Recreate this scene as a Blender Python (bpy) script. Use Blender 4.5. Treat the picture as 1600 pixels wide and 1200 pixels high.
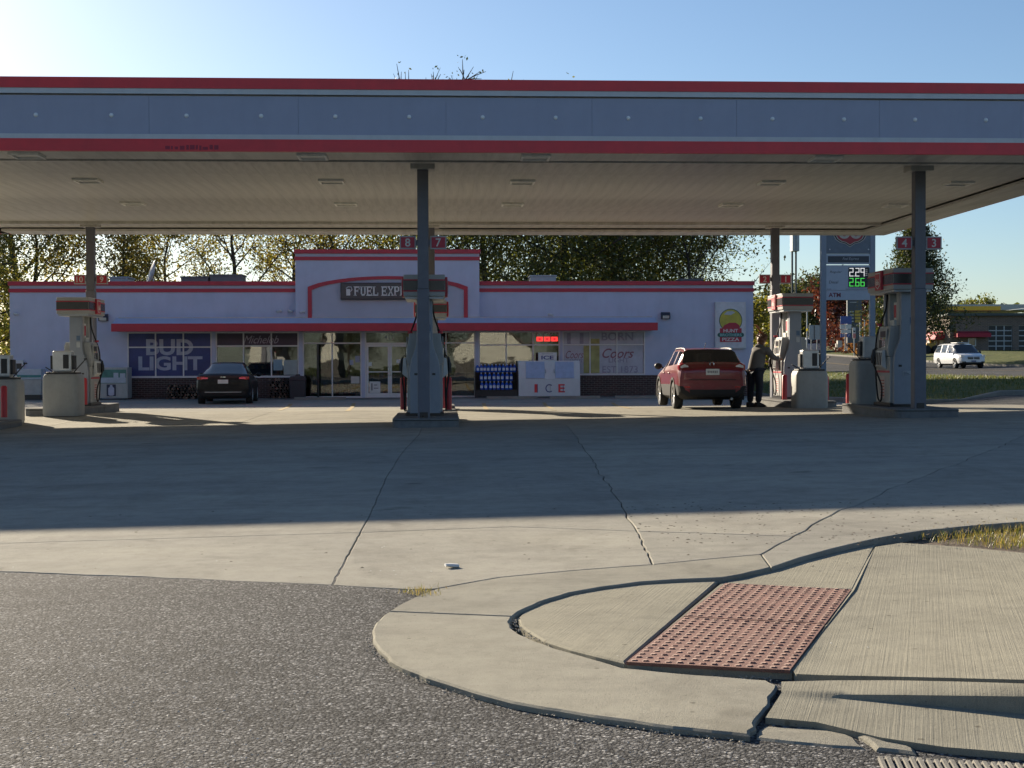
import bpy, bmesh, math, random
import numpy as np
from mathutils import Vector, Matrix
from mathutils.geometry import tessellate_polygon
S = bpy.context.scene
for _o in list(bpy.data.objects): bpy.data.objects.remove(_o)
COL = S.collection
rad, sin, cos, pi = math.radians, math.sin, math.cos, math.pi
# ------------------------------------------------------------------ camera
FPX, YAW, PIT, ROL = 2100.0, math.atan(105 / 2100), math.atan(35 / 2100), 0.0035
CAM = Vector((0, 0, 1.10))
_F0, _R0, _Z = Vector((sin(YAW), cos(YAW), 0)), Vector((cos(YAW), -sin(YAW), 0)), Vector((0, 0, 1))
CF = _F0 * cos(PIT) - _Z * sin(PIT)
_U = _Z * cos(PIT) + _F0 * sin(PIT)
CR = _R0 * cos(ROL) - _U * sin(ROL)
CU = _U * cos(ROL) + _R0 * sin(ROL)
cam = bpy.data.cameras.new('camera'); camo = bpy.data.objects.new('camera', cam); COL.objects.link(camo)
m3 = Matrix((CR, CU, -CF)).transposed()
camo.matrix_world = Matrix.Translation(CAM) @ m3.to_4x4()
cam.sensor_width = 36; cam.lens = 36 * FPX / 1600; cam.clip_start = 0.05; cam.clip_end = 3000
S.camera = camo
# ------------------------------------------------------------------ light
SUN_AZ, SUN_EL = 31.0, 20.6            # azimuth: degrees to the left of +Y
w = bpy.data.worlds.new('World'); S.world = w; w.use_nodes = True
nt = w.node_tree; nt.nodes.clear()
sky = nt.nodes.new('ShaderNodeTexSky'); sky.sky_type = 'NISHITA'; sky.sun_disc = False
sky.sun_elevation = rad(SUN_EL); sky.sun_rotation = rad(-SUN_AZ)
sky.air_density = 1.0; sky.dust_density = 0.5; sky.ozone_density = 3.6; sky.altitude = 100
bg = nt.nodes.new('ShaderNodeBackground'); bg.inputs[1].default_value = 0.053
wo = nt.nodes.new('ShaderNodeOutputWorld')
nt.links.new(sky.outputs[0], bg.inputs[0]); nt.links.new(bg.outputs[0], wo.inputs[0])
sl = bpy.data.lights.new('sun', 'SUN'); sl.energy = 5.0; sl.angle = rad(0.55); sl.color = (1.0, 0.87, 0.68)
so = bpy.data.objects.new('sun', sl); COL.objects.link(so)
SUNV = Vector((-sin(rad(SUN_AZ)) * cos(rad(SUN_EL)), cos(rad(SUN_AZ)) * cos(rad(SUN_EL)), sin(rad(SUN_EL))))
so.rotation_euler = SUNV.to_track_quat('Z', 'Y').to_euler(); so.location = (-30, 60, 40)
S.view_settings.view_transform = 'Standard'; S.view_settings.look = 'None'
S.view_settings.exposure = 1.25; S.view_settings.gamma = 1.0; S.view_settings.use_curve_mapping = False
S.render.engine = 'CYCLES'; S.cycles.max_bounces = 8; S.cycles.transparent_max_bounces = 16
S.cycles.use_denoising = True
S.cycles.caustics_reflective = False; S.cycles.caustics_refractive = False

# ------------------------------------------------------------------ projection helpers (used to measure the place)
def ray(px, py):
    return CF + CR * ((px - 800) / FPX) + CU * ((600 - py) / FPX)
def at(px, py, Y):
    d = ray(px, py); t = Y / d.y
    return CAM + d * t
def X(px, Y): return at(px, 585, Y).x
def lerp(a, b, t): return a + (b - a) * t
KN = [(-200, 0, .0135), (7, 0, .0135), (25, -.095, .0135), (33, -.085, .0045), (42, -.30, 0), (400, -.31, 0)]
def G(x, y):
    x = max(-30, min(16, x))
    for (a, p, c), (b, q, e) in zip(KN, KN[1:]):
        if y <= b or b == 400:
            t = max(0, min(1, (y - a) / (b - a)))
            return lerp(p, q, t) + lerp(c, e, t) * x
def gp(px, py, off=0.0):
    d = ray(px, py); z = off
    for _ in range(25):
        t = (z - CAM.z) / d.z; p = CAM + d * t; z = G(p.x, p.y) + off
    return Vector((p.x, p.y, z))

# ------------------------------------------------------------------ mesh helpers
class MB:
    def __init__(s): s.v = []; s.f = []; s.m = []
    def add(s, vs, fs, m=0):
        o = len(s.v); s.v += [tuple(q) for q in vs]
        for f in fs: s.f.append([i + o for i in f]); s.m.append(m)
        return s
    def box(s, c, d, m=0, rz=0, rx=0):
        x, y, z = d[0] / 2, d[1] / 2, d[2] / 2
        vs = [Vector((a * x, b * y, e * z)) for e in (-1, 1) for b in (-1, 1) for a in (-1, 1)]
        if rx: vs = [Matrix.Rotation(rx, 3, 'X') @ v for v in vs]
        if rz: vs = [Matrix.Rotation(rz, 3, 'Z') @ v for v in vs]
        c = Vector(c)
        return s.add([v + c for v in vs], [(0, 2, 3, 1), (4, 5, 7, 6), (0, 1, 5, 4), (2, 6, 7, 3), (0, 4, 6, 2), (1, 3, 7, 5)], m)
    def bx(s, x0, x1, y0, y1, z0, z1, m=0):
        return s.box(((x0 + x1) / 2, (y0 + y1) / 2, (z0 + z1) / 2), (abs(x1 - x0), abs(y1 - y0), abs(z1 - z0)), m)
    def prism(s, pts, axis, lo, hi, m=0):
        n = len(pts)
        def P(a, b, k): return (a, k, b) if axis == 'y' else ((k, a, b) if axis == 'x' else (a, b, k))
        vs = [P(a, b, lo) for a, b in pts] + [P(a, b, hi) for a, b in pts]
        tr = tessellate_polygon([[Vector((a, b, 0)) for a, b in pts]])
        ar = sum(pts[i][0] * pts[(i + 1) % n][1] - pts[(i + 1) % n][0] * pts[i][1] for i in range(n))
        fl = (ar > 0) != (axis == 'y')
        fs = []
        for t in tr:
            a, b, c = t
            u = Vector((pts[b][0] - pts[a][0], pts[b][1] - pts[a][1])); v = Vector((pts[c][0] - pts[a][0], pts[c][1] - pts[a][1]))
            ccw = (u.x * v.y - u.y * v.x > 0)
            if ccw == (axis != 'y'): fs.append((c, b, a)); fs.append((a + n, b + n, c + n))
            else: fs.append((a, b, c)); fs.append((c + n, b + n, a + n))
        for i in range(n):
            j = (i + 1) % n
            fs.append((i, j, j + n, i + n) if fl else (j, i, i + n, j + n))
        return s.add(vs, fs, m)
    def tube(s, pts, r, n=8, m=0, cap=True):
        pts = [Vector(p) for p in pts]; k = len(pts)
        rs = r if isinstance(r, (list, tuple)) else [r] * k
        vs = []; up = Vector((0, 0, 1)); prev = None
        for i, p in enumerate(pts):
            d = (pts[min(i + 1, k - 1)] - pts[max(i - 1, 0)]).normalized()
            if prev is None:
                a = d.cross(up if abs(d.z) < .9 else Vector((1, 0, 0))).normalized()
            else:
                a = (prev - d * prev.dot(d)).normalized()
            prev = a; b = d.cross(a)
            vs += [p + (a * cos(2 * pi * j / n) + b * sin(2 * pi * j / n)) * rs[i] for j in range(n)]
        fs = [(i * n + j, i * n + (j + 1) % n, (i + 1) * n + (j + 1) % n, (i + 1) * n + j) for i in range(k - 1) for j in range(n)]
        if cap: fs += [tuple(range(n - 1, -1, -1)), tuple((k - 1) * n + j for j in range(n))]
        return s.add(vs, fs, m)
    def cyl(s, c, r, z0, z1, n=16, m=0, r2=None):
        return s.tube([(c[0], c[1], z0), (c[0], c[1], z1)], [r, r if r2 is None else r2], n, m)
    def lathe(s, prof, n=24, c=(0, 0, 0), axis='z', m=0):
        vs = []
        for r, h in prof:
            for j in range(n):
                a = 2 * pi * j / n
                p = (r * cos(a), r * sin(a), h) if axis == 'z' else ((h, r * cos(a), r * sin(a)) if axis == 'x' else (r * sin(a), h, r * cos(a)))
                vs.append((p[0] + c[0], p[1] + c[1], p[2] + c[2]))
        k = len(prof)
        fs = [(i * n + j, i * n + (j + 1) % n, (i + 1) * n + (j + 1) % n, (i + 1) * n + j) for i in range(k - 1) for j in range(n)]
        return s.add(vs, fs, m)
    def ell(s, c, r, nu=12, nv=8, m=0):
        return s.lathe([(max(1e-4, sin(pi * i / nv)), -cos(pi * i / nv)) for i in range(nv + 1)], nu, m=m) and s._scale_last(c, r, nu * (nv + 1))
    def _scale_last(s, c, r, k):
        for i in range(len(s.v) - k, len(s.v)):
            v = s.v[i]; s.v[i] = (v[0] * r[0] + c[0], v[1] * r[1] + c[1], v[2] * r[2] + c[2])
        return s
    def mesh(s, name, mats, smooth=None):
        me = bpy.data.meshes.new(name); me.from_pydata(s.v, [], s.f)
        for q in (mats if isinstance(mats, (list, tuple)) else [mats]): me.materials.append(q)
        if any(s.m): me.polygons.foreach_set('material_index', s.m)
        if smooth is not None:
            me.polygons.foreach_set('use_smooth', [True] * len(s.f))
            if smooth < 180: me.set_sharp_from_angle(angle=rad(smooth))
        me.validate(); me.update()
        return me
    def build(s, name, mats, parent=None, smooth=None, bevel=0, loc=None, fixn=False):
        me = s.mesh(name, mats, smooth)
        if fixn:
            bm = bmesh.new(); bm.from_mesh(me); bmesh.ops.recalc_face_normals(bm, faces=bm.faces); bm.to_mesh(me); bm.free()
        return link(name, me, parent, bevel, loc)
def link(name, me, parent=None, bevel=0, loc=None, rz=0):
    o = bpy.data.objects.new(name, me); COL.objects.link(o)
    if parent is not None: o.parent = parent
    if loc is not None: o.location = loc
    if rz: o.rotation_euler = (0, 0, rz)
    if bevel:
        b = o.modifiers.new('bevel', 'BEVEL'); b.width = bevel; b.segments = 2; b.limit_method = 'ANGLE'; b.angle_limit = rad(40)
    return o
def tag(o, label=None, cat=None, group=None, kind=None):
    if label: o['label'] = label
    if cat: o['category'] = cat
    if group: o['group'] = group
    if kind: o['kind'] = kind
    return o
def thing(name, label, cat, loc=(0, 0, 0), rz=0, group=None):
    o = bpy.data.objects.new(name, None); COL.objects.link(o); o.empty_display_size = .2
    o.location = loc; o.rotation_euler = (0, 0, rz)
    return tag(o, label, cat, group)
def copy_tree(o, parent=None):
    c = o.copy(); COL.objects.link(c); c.parent = parent
    for ch in list(o.children): copy_tree(ch, c)
    return c
_fontcache = {}
def text_mesh(body, size=1.0, extrude=.004, bold=0.0, shear=0.0, align='CENTER', space=1.0):
    cu = bpy.data.curves.new('lettering', 'FONT'); cu.body = body; cu.size = size; cu.extrude = extrude
    cu.offset = bold; cu.shear = shear; cu.align_x = align; cu.align_y = 'CENTER'; cu.space_character = space; cu.resolution_u = 4
    o = bpy.data.objects.new('lettering', cu); COL.objects.link(o)
    me = bpy.data.meshes.new_from_object(o.evaluated_get(bpy.context.evaluated_depsgraph_get()))
    bpy.data.objects.remove(o); bpy.data.curves.remove(cu)
    return me
def text(body, mat, parent, loc, w=None, h=None, rz=0, name='lettering', **k):
    """lettering that faces -Y (rz turns it), fitted to width w and height h, centred on loc"""
    me = text_mesh(body, **k)
    vs = np.empty(len(me.vertices) * 3); me.vertices.foreach_get('co', vs); vs = vs.reshape(-1, 3)
    mn, mx = vs.min(0), vs.max(0); c = (mn + mx) / 2; d = mx - mn
    sx = w / d[0] if w else (h / d[1] if h else 1); sy = h / d[1] if h else sx
    out = np.empty_like(vs); out[:, 0] = (vs[:, 0] - c[0]) * sx; out[:, 2] = (vs[:, 1] - c[1]) * sy; out[:, 1] = -(vs[:, 2])
    me.vertices.foreach_set('co', out.ravel()); me.materials.clear(); me.materials.append(mat); me.update()
    return link(name, me, parent, 0, loc, rz)

# ------------------------------------------------------------------ materials
def nodes(name):
    m = bpy.data.materials.new(name); m.use_nodes = True; t = m.node_tree
    return m, t, t.nodes['Principled BSDF'], t.nodes['Material Output']
def N(t, typ, **k):
    n = t.nodes.new(typ)
    for a, b in k.items():
        if a.startswith('i_'):
            key = a[2:]; key = int(key) if key.isdigit() else key
            n.inputs[key].default_value = b
        else: setattr(n, a, b)
    return n
def rgba(c): return (c[0], c[1], c[2], 1.0)
def ramp(t, fac, stops):
    r = t.nodes.new('ShaderNodeValToRGB'); e = r.color_ramp.elements
    while len(e) < len(stops): e.new(.5)
    for q, (p, c) in zip(e, stops): q.position = p; q.color = rgba(c)
    t.links.new(fac, r.inputs[0]); return r.outputs[0]
def noise(t, scale, detail=3, rough=.6, vec=None, dist=0):
    n = N(t, 'ShaderNodeTexNoise'); n.inputs['Scale'].default_value = scale; n.inputs['Detail'].default_value = detail
    n.inputs['Roughness'].default_value = rough; n.inputs['Distortion'].default_value = dist
    if vec is not None: t.links.new(vec, n.inputs['Vector'])
    return n.outputs['Fac']
def coords(t, which='Object', scale=None):
    c = N(t, 'ShaderNodeTexCoord').outputs[which]
    if scale is not None:
        mp = N(t, 'ShaderNodeMapping'); mp.inputs['Scale'].default_value = scale; t.links.new(c, mp.inputs[0]); c = mp.outputs[0]
    return c
def mixc(t, fac, a, b, mode='MIX'):
    x = t.nodes.new('ShaderNodeMix'); x.data_type = 'RGBA'; x.blend_type = mode
    for s_, q in ((0, fac), (6, a), (7, b)):
        if hasattr(q, 'is_linked') or hasattr(q, 'links'): t.links.new(q, x.inputs[s_])
        else: x.inputs[s_].default_value = q if s_ == 0 else rgba(q)
    return x.outputs[2]
def bump(t, p, h, strength=.3, dist=.01):
    b = N(t, 'ShaderNodeBump'); b.inputs['Strength'].default_value = strength; b.inputs['Distance'].default_value = dist
    t.links.new(h, b.inputs['Height']); t.links.new(b.outputs[0], p.inputs['Normal'])
_mats = {}
def M(name, col, rough=.55, metal=0, var=.12, scale=5, bmp=0, bscale=60, coat=0, emit=0, spec=.5, dirt=0):
    if name in _mats: return _mats[name]
    m, t, p, o = nodes(name)
    p.inputs['Roughness'].default_value = rough; p.inputs['Metallic'].default_value = metal
    p.inputs['Coat Weight'].default_value = coat; p.inputs['Specular IOR Level'].default_value = spec
    if emit:
        p.inputs['Emission Color'].default_value = rgba(col); p.inputs['Emission Strength'].default_value = emit
        p.inputs['Base Color'].default_value = rgba([c * .3 for c in col])
    else:
        v = coords(t); f = noise(t, scale, 4, .65, v)
        c = ramp(t, f, [(.3, [q * (1 - var) for q in col]), (.7, [min(1, q * (1 + var)) for q in col])])
        if dirt:
            d = ramp(t, noise(t, 1.7, 5, .7, coords(t, 'Object', (1.5, 1.5, .35))), [(.45, (0, 0, 0)), (.75, (dirt, dirt, dirt))])
            c = mixc(t, d, c, [q * .35 + .02 for q in col])
        t.links.new(c, p.inputs['Base Color'])
        r = N(t, 'ShaderNodeMapRange'); t.links.new(f, r.inputs[0]); r.inputs[3].default_value = max(0, rough - .08); r.inputs[4].default_value = min(1, rough + .08)
        t.links.new(r.outputs[0], p.inputs['Roughness'])
        if bmp: bump(t, p, noise(t, bscale, 3, .6, v), bmp, .01)
    _mats[name] = m
    return m
def mat_concrete(name, base, broom=None, stain=.6, agg=.5):
    m, t, p, o = nodes(name); v = coords(t)
    big = noise(t, .35, 5, .6, v); mid = noise(t, 2.2, 6, .7, v); fine = noise(t, 90, 3, .7, v); grit = noise(t, 420, 2, .5, v)
    c = ramp(t, mid, [(.25, [q * .86 for q in base]), (.5, base), (.8, [q * 1.1 for q in base])])
    c = mixc(t, .8, c, ramp(t, big, [(.3, (.80, .80, .82)), (.65, (1.06, 1.05, 1.02))]), 'MULTIPLY')
    c = mixc(t, stain, c, ramp(t, noise(t, .9, 8, .75, coords(t, 'Object', (1, .45, 1)), 1.2), [(.28, (.68, .67, .66)), (.5, (1, 1, 1))]), 'MULTIPLY')
    c = mixc(t, agg, c, ramp(t, grit, [(.35, (.55, .55, .55)), (.5, (1, 1, 1)), (.72, (1.25, 1.25, 1.22))]), 'MULTIPLY')
    if not broom:      # faint sweeps left by tyres and drains, and old oil drips
        c = mixc(t, .8, c, ramp(t, noise(t, 1.0, 6, .7, coords(t, 'Object', (.16, 1.5, 1)), .5), [(.3, (.80, .80, .81)), (.5, (1, 1, 1)), (.72, (1.08, 1.08, 1.07))]), 'MULTIPLY')
        c = mixc(t, .75, c, ramp(t, noise(t, 1.9, 3, .5, v, .4), [(.24, (.55, .54, .53)), (.33, (1, 1, 1))]), 'MULTIPLY')
    sp = N(t, 'ShaderNodeTexVoronoi'); sp.inputs['Scale'].default_value = 6.5; t.links.new(v, sp.inputs['Vector'])
    c = mixc(t, .7, c, ramp(t, sp.outputs['Distance'], [(.0, (.42, .4, .38)), (.055, (.5, .48, .46)), (.075, (1, 1, 1))]), 'MULTIPLY')
    c = mixc(t, .8, c, ramp(t, noise(t, 7, 7, .78, v), [(.3, (.80, .80, .80)), (.5, (1, 1, 1)), (.7, (1.10, 1.10, 1.08))]), 'MULTIPLY')
    pit = N(t, 'ShaderNodeTexVoronoi'); pit.inputs['Scale'].default_value = 38; t.links.new(v, pit.inputs['Vector'])
    c = mixc(t, .8, c, ramp(t, pit.outputs['Distance'], [(.0, (.45, .43, .42)), (.09, (.62, .6, .58)), (.13, (1, 1, 1))]), 'MULTIPLY')
    t.links.new(c, p.inputs['Base Color']); p.inputs['Roughness'].default_value = .95; p.inputs['Specular IOR Level'].default_value = .04
    h = N(t, 'ShaderNodeMath', operation='ADD'); t.links.new(fine, h.inputs[0])
    if broom:
        mp = N(t, 'ShaderNodeMapping'); mp.inputs['Rotation'].default_value = (0, 0, broom); t.links.new(v, mp.inputs[0])
        mp2 = N(t, 'ShaderNodeMapping'); mp2.inputs['Scale'].default_value = (120, .9, 1); t.links.new(mp.outputs[0], mp2.inputs[0])
        mu = N(t, 'ShaderNodeMath', operation='MULTIPLY'); mu.inputs[1].default_value = 2.2
        bn = noise(t, 1, 4, .7, mp2.outputs[0]); t.links.new(bn, mu.inputs[0]); t.links.new(mu.outputs[0], h.inputs[1])
        t.links.new(mixc(t, ramp(t, noise(t, .8, 4, .6, v), [(.38, (.04, .04, .04)), (.68, (.36, .36, .36))]), c, mixc(t, 1.0, c, ramp(t, bn, [(.28, (.66, .65, .63)), (.45, (1, 1, 1)), (.75, (1.07, 1.07, 1.05))]), 'MULTIPLY')), p.inputs['Base Color'])
        bump(t, p, h.outputs[0], .34, .005)
    else:
        t.links.new(grit, h.inputs[1]); bump(t, p, h.outputs[0], .5, .005)
    return m
def mat_asphalt(name, base, sc=1.0, contrast=1.0):
    m, t, p, o = nodes(name); v = coords(t)
    vo = N(t, 'ShaderNodeTexVoronoi'); vo.inputs['Scale'].default_value = 95 * sc; t.links.new(v, vo.inputs['Vector'])
    v2 = N(t, 'ShaderNodeTexVoronoi'); v2.inputs['Scale'].default_value = 230 * sc; t.links.new(v, v2.inputs['Vector'])
    sep = N(t, 'ShaderNodeSeparateColor'); t.links.new(vo.outputs['Color'], sep.inputs[0])
    k = contrast
    c = ramp(t, sep.outputs[0], [(.0, [q * (1 - .55 * k) for q in base]), (.6, base), (.9, [q * (1 + .9 * k) for q in base]), (1, [q * (1 + 2.6 * k) for q in base])])
    c = mixc(t, .85, c, ramp(t, vo.outputs['Distance'], [(.1, (1.15, 1.15, 1.15)), (.65, (.35, .35, .36))]), 'MULTIPLY')
    c = mixc(t, .7, c, ramp(t, noise(t, .7, 5, .6, v), [(.3, (.70, .70, .71)), (.7, (1.18, 1.17, 1.15))]), 'MULTIPLY')
    c = mixc(t, .7, c, ramp(t, noise(t, .35, 7, .72, coords(t, 'Object', (.5, 1.6, 1)), .8), [(.35, (.62, .62, .62)), (.5, (1, 1, 1)), (.75, (1.12, 1.12, 1.1))]), 'MULTIPLY')
    t.links.new(c, p.inputs['Base Color']); p.inputs['Roughness'].default_value = .85; p.inputs['Specular IOR Level'].default_value = .06
    ad = N(t, 'ShaderNodeMath', operation='MULTIPLY_ADD'); t.links.new(v2.outputs['Distance'], ad.inputs[0]); ad.inputs[1].default_value = -.5
    iv = N(t, 'ShaderNodeMath', operation='MULTIPLY'); iv.inputs[1].default_value = -1; t.links.new(vo.outputs['Distance'], iv.inputs[0]); t.links.new(iv.outputs[0], ad.inputs[2])
    bump(t, p, ad.outputs[0], .75, .006)
    return m
def mat_brick(name, a, b, mortar, scale=1.0):
    m, t, p, o = nodes(name)
    v = coords(t); mp = N(t, 'ShaderNodeCombineXYZ'); sp = N(t, 'ShaderNodeSeparateXYZ'); t.links.new(v, sp.inputs[0])
    ad = N(t, 'ShaderNodeMath', operation='ADD'); t.links.new(sp.outputs[0], ad.inputs[0]); t.links.new(sp.outputs[1], ad.inputs[1])
    t.links.new(ad.outputs[0], mp.inputs[0]); t.links.new(sp.outputs[2], mp.inputs[1])
    br = N(t, 'ShaderNodeTexBrick'); t.links.new(mp.outputs[0], br.inputs['Vector'])
    br.inputs['Color1'].default_value = rgba(a); br.inputs['Color2'].default_value = rgba(b); br.inputs['Mortar'].default_value = rgba(mortar)
    br.inputs['Scale'].default_value = 1; br.inputs['Brick Width'].default_value = .215 * scale; br.inputs['Row Height'].default_value = .075 * scale
    br.inputs['Mortar Size'].default_value = .007 * scale; br.inputs['Bias'].default_value = 0
    c = mixc(t, .6, br.outputs['Color'], ramp(t, noise(t, 9, 4, .7, v), [(.3, (.7, .7, .7)), (.7, (1.2, 1.2, 1.2))]), 'MULTIPLY')
    t.links.new(c, p.inputs['Base Color']); p.inputs['Roughness'].default_value = .85
    iv = N(t, 'ShaderNodeMath', operation='SUBTRACT'); iv.inputs[0].default_value = 1; t.links.new(br.outputs['Fac'], iv.inputs[1])
    bump(t, p, iv.outputs[0], .8, .01)
    return m
def mat_glass(name, tint=.55, refl=1.0):
    m, t, p, o = nodes(name); t.nodes.remove(p)
    tr = N(t, 'ShaderNodeBsdfTransparent'); tr.inputs[0].default_value = (tint, tint * 1.02, tint * 1.0, 1)
    gl = N(t, 'ShaderNodeBsdfGlossy'); gl.inputs['Roughness'].default_value = .015; gl.inputs[0].default_value = (.92, .95, .96, 1)
    n_ = N(t, 'ShaderNodeBump'); n_.inputs['Strength'].default_value = .11; n_.inputs['Distance'].default_value = .02
    t.links.new(noise(t, 1.1, 2, .5, coords(t)), n_.inputs['Height']); t.links.new(n_.outputs[0], gl.inputs['Normal'])
    fr = N(t, 'ShaderNodeFresnel'); fr.inputs[0].default_value = 1.52
    mu = N(t, 'ShaderNodeMath', operation='MULTIPLY_ADD'); mu.inputs[1].default_value = refl; mu.inputs[2].default_value = .05; mu.use_clamp = True
    t.links.new(fr.outputs[0], mu.inputs[0])
    mx = N(t, 'ShaderNodeMixShader'); t.links.new(mu.outputs[0], mx.inputs[0]); t.links.new(tr.outputs[0], mx.inputs[1]); t.links.new(gl.outputs[0], mx.inputs[2])
    t.links.new(mx.outputs[0], o.inputs[0])
    return m
def mat_leaf(name, cols, transl=.45):
    m, t, p, o = nodes(name); t.nodes.remove(p)
    g = N(t, 'ShaderNodeNewGeometry'); k = len(cols)
    c = ramp(t, g.outputs['Random Per Island'], [(i / max(1, k - 1), q) for i, q in enumerate(cols)])
    d = N(t, 'ShaderNodeBsdfDiffuse'); t.links.new(c, d.inputs[0])
    tl = N(t, 'ShaderNodeBsdfTranslucent'); t.links.new(mixc(t, 1.0, c, (1.5, 1.4, .8), 'MULTIPLY'), tl.inputs[0])
    mx = N(t, 'ShaderNodeMixShader'); mx.inputs[0].default_value = transl
    t.links.new(d.outputs[0], mx.inputs[1]); t.links.new(tl.outputs[0], mx.inputs[2])
    gl = N(t, 'ShaderNodeBsdfGlossy'); gl.inputs['Roughness'].default_value = .45
    m2 = N(t, 'ShaderNodeMixShader'); m2.inputs[0].default_value = .05
    t.links.new(mx.outputs[0], m2.inputs[1]); t.links.new(gl.outputs[0], m2.inputs[2]); t.links.new(m2.outputs[0], o.inputs[0])
    return m
def mat_grass(name, cols):
    m, t, p, o = nodes(name); v = coords(t)
    f = noise(t, 1.3, 8, .75, v); c = ramp(t, f, [(.3, cols[0]), (.5, cols[1]), (.7, cols[2])])
    c = mixc(t, .8, c, ramp(t, noise(t, 30, 3, .7, v), [(.3, (.5, .5, .5)), (.7, (1.35, 1.3, 1.2))]), 'MULTIPLY')
    t.links.new(c, p.inputs['Base Color']); p.inputs['Roughness'].default_value = .9; p.inputs['Specular IOR Level'].default_value = .2
    bump(t, p, noise(t, 40, 4, .8, v), .9, .05)
    return m
def mat_paint(name, col, rough=.28, flake=0.0, coat=.5):
    m, t, p, o = nodes(name)
    c = ramp(t, noise(t, 3, 4, .6, coords(t)), [(.3, [q * .9 for q in col]), (.7, [min(1, q * 1.08) for q in col])])
    d = ramp(t, noise(t, 5, 5, .7, coords(t, 'Object', (1, 1, 2.5))), [(.5, (0, 0, 0)), (.8, (.18, .18, .18))])
    c = mixc(t, d, c, (.16, .14, .12))
    t.links.new(c, p.inputs['Base Color']); p.inputs['Roughness'].default_value = rough; p.inputs['Coat Weight'].default_value = coat; p.inputs['Specular IOR Level'].default_value = .5 if coat > .3 else .25
    p.inputs['Coat Roughness'].default_value = .06; p.inputs['Metallic'].default_value = flake
    return m
def mat_soffit(name):
    m, t, p, o = nodes(name)
    base = (.58, .575, .55)
    c = ramp(t, noise(t, 1.0, 6, .7, coords(t, 'Object', (4.5, .35, 1)), .6), [(.25, [q * .62 for q in base]), (.5, [q * .92 for q in base]), (.75, [q * 1.12 for q in base])])
    c = mixc(t, .8, c, ramp(t, noise(t, .22, 5, .65, coords(t)), [(.3, (.62, .6, .57)), (.6, (1.05, 1.03, 1.0))]), 'MULTIPLY')
    t.links.new(c, p.inputs['Base Color']); p.inputs['Roughness'].default_value = .42
    bump(t, p, noise(t, 14, 3, .6, coords(t)), .12, .01)
    return m
GLASS = mat_glass('store_glass', .62, 1.0)
LAMPGLASS = M('lamp_lens', (.55, .55, .5), .3)
CONC = mat_concrete('forecourt_concrete', (.350, .336, .292))
CONC_B = mat_concrete('band_concrete', (.315, .302, .256), agg=.35)
BROOM = mat_concrete('broomed_concrete', (.285, .272, .222), broom=.35, stain=.35)
CURBM = mat_concrete('curb_concrete', (.26, .25, .225))
ASPH = mat_asphalt('asphalt', (.130, .129, .128), 1.05, 1.0)
ROADM = mat_asphalt('road_asphalt', (.115, .114, .113), .5, .5)
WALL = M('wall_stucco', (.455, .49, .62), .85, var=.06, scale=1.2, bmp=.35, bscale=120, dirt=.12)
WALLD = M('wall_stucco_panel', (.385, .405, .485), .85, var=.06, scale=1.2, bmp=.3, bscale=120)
REDS = M('store_red_trim', (.40, .024, .046), .5, var=.10, scale=2.2, dirt=.12)
RED = M('red_trim', (.68, .04, .05), .45, var=.10, scale=2.2, dirt=.12)
WHITE = M('white_trim', (.55, .56, .58), .4, var=.06, dirt=.1)
FRAME = M('window_frame_metal', (.62, .62, .62), .45, var=.05)
GREY = M('canopy_panel_grey', (.33, .345, .45), .42, var=.05, scale=1.0, dirt=.08)
DGREY = M('column_grey', (.130, .132, .16), .5, var=.1, dirt=.2)
SOFF = mat_soffit('soffit_metal')
PUMPG = M('pump_grey', (.36, .36, .35), .45, var=.05, dirt=.25)
PUMPE = M('pump_end_panel', (.27, .295, .345), .4, var=.06, dirt=.2)
BLACK = M('black_plastic', (.018, .018, .02), .5)
RUBBER = M('rubber', (.014, .014, .015), .8)
DARK = M('dark_panel', (.025, .024, .026), .3)
CHROME = M('bright_metal', (.6, .6, .6), .25, 1.0)
STEEL = M('galvanised_steel', (.38, .39, .40), .45, .7)
PAPER = M('paper_white', (.62, .62, .6), .8)
SOIL = M('soil', (.09, .065, .045), .95, var=.5, scale=20, bmp=.9, bscale=50)
# ================================================================== GROUND
rnd = random.Random(7)
for _m in (CONC, CONC_B, BROOM):      # slabs were poured in batches: a slight difference between slabs
    t = _m.node_tree; p = t.nodes['Principled BSDF']; lk = p.inputs['Base Color'].links[0].from_socket
    oi = N(t, 'ShaderNodeObjectInfo')
    t.links.new(mixc(t, 1.0, lk, ramp(t, oi.outputs['Random'], [(0, (.93, .93, .94)), (1, (1.05, 1.04, 1.03))]), 'MULTIPLY'), p.inputs['Base Color'])
def rise(y): return .024 * max(0, min(y, 300) - 100)
def terr(x, y):
    if x < 14: e = -.45
    elif x < 27: e = lerp(-.1, .2, (x - 14) / 13)
    elif x < 41: e = .2 + .022 * (x - 27)
    elif x < 46: e = lerp(.5, 1.4, (x - 41) / 5)
    else: e = 1.4
    return e + rise(y) * (1 if x > 14 else .7)
mb = MB()
xs = [-400, -250, -150, -90, -60, -40, -30, -20, -10, 0, 10, 13.9, 15.5, 20, 27, 34, 41, 43, 46, 60, 90, 140, 220, 400, 700]
ys = [-250, -120, -60, -30, -10, 0, 10, 20, 30, 40, 50, 60, 80, 100, 120, 150, 180, 220, 260, 300, 400, 700, 1200]
for j in range(len(ys) - 1):
    for i in range(len(xs) - 1):
        q = [(xs[i], ys[j]), (xs[i + 1], ys[j]), (xs[i + 1], ys[j + 1]), (xs[i], ys[j + 1])]
        mb.add([(a, b, terr(a, b) - (.28 if 27 <= a <= 41 else .12)) for a, b in q], [(0, 1, 2, 3)])
GRASSM = mat_grass('mown_grass', [(.045, .062, .014), (.075, .092, .022), (.13, .12, .045)])
tag(mb.build('ground', GRASSM), kind='structure')

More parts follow.
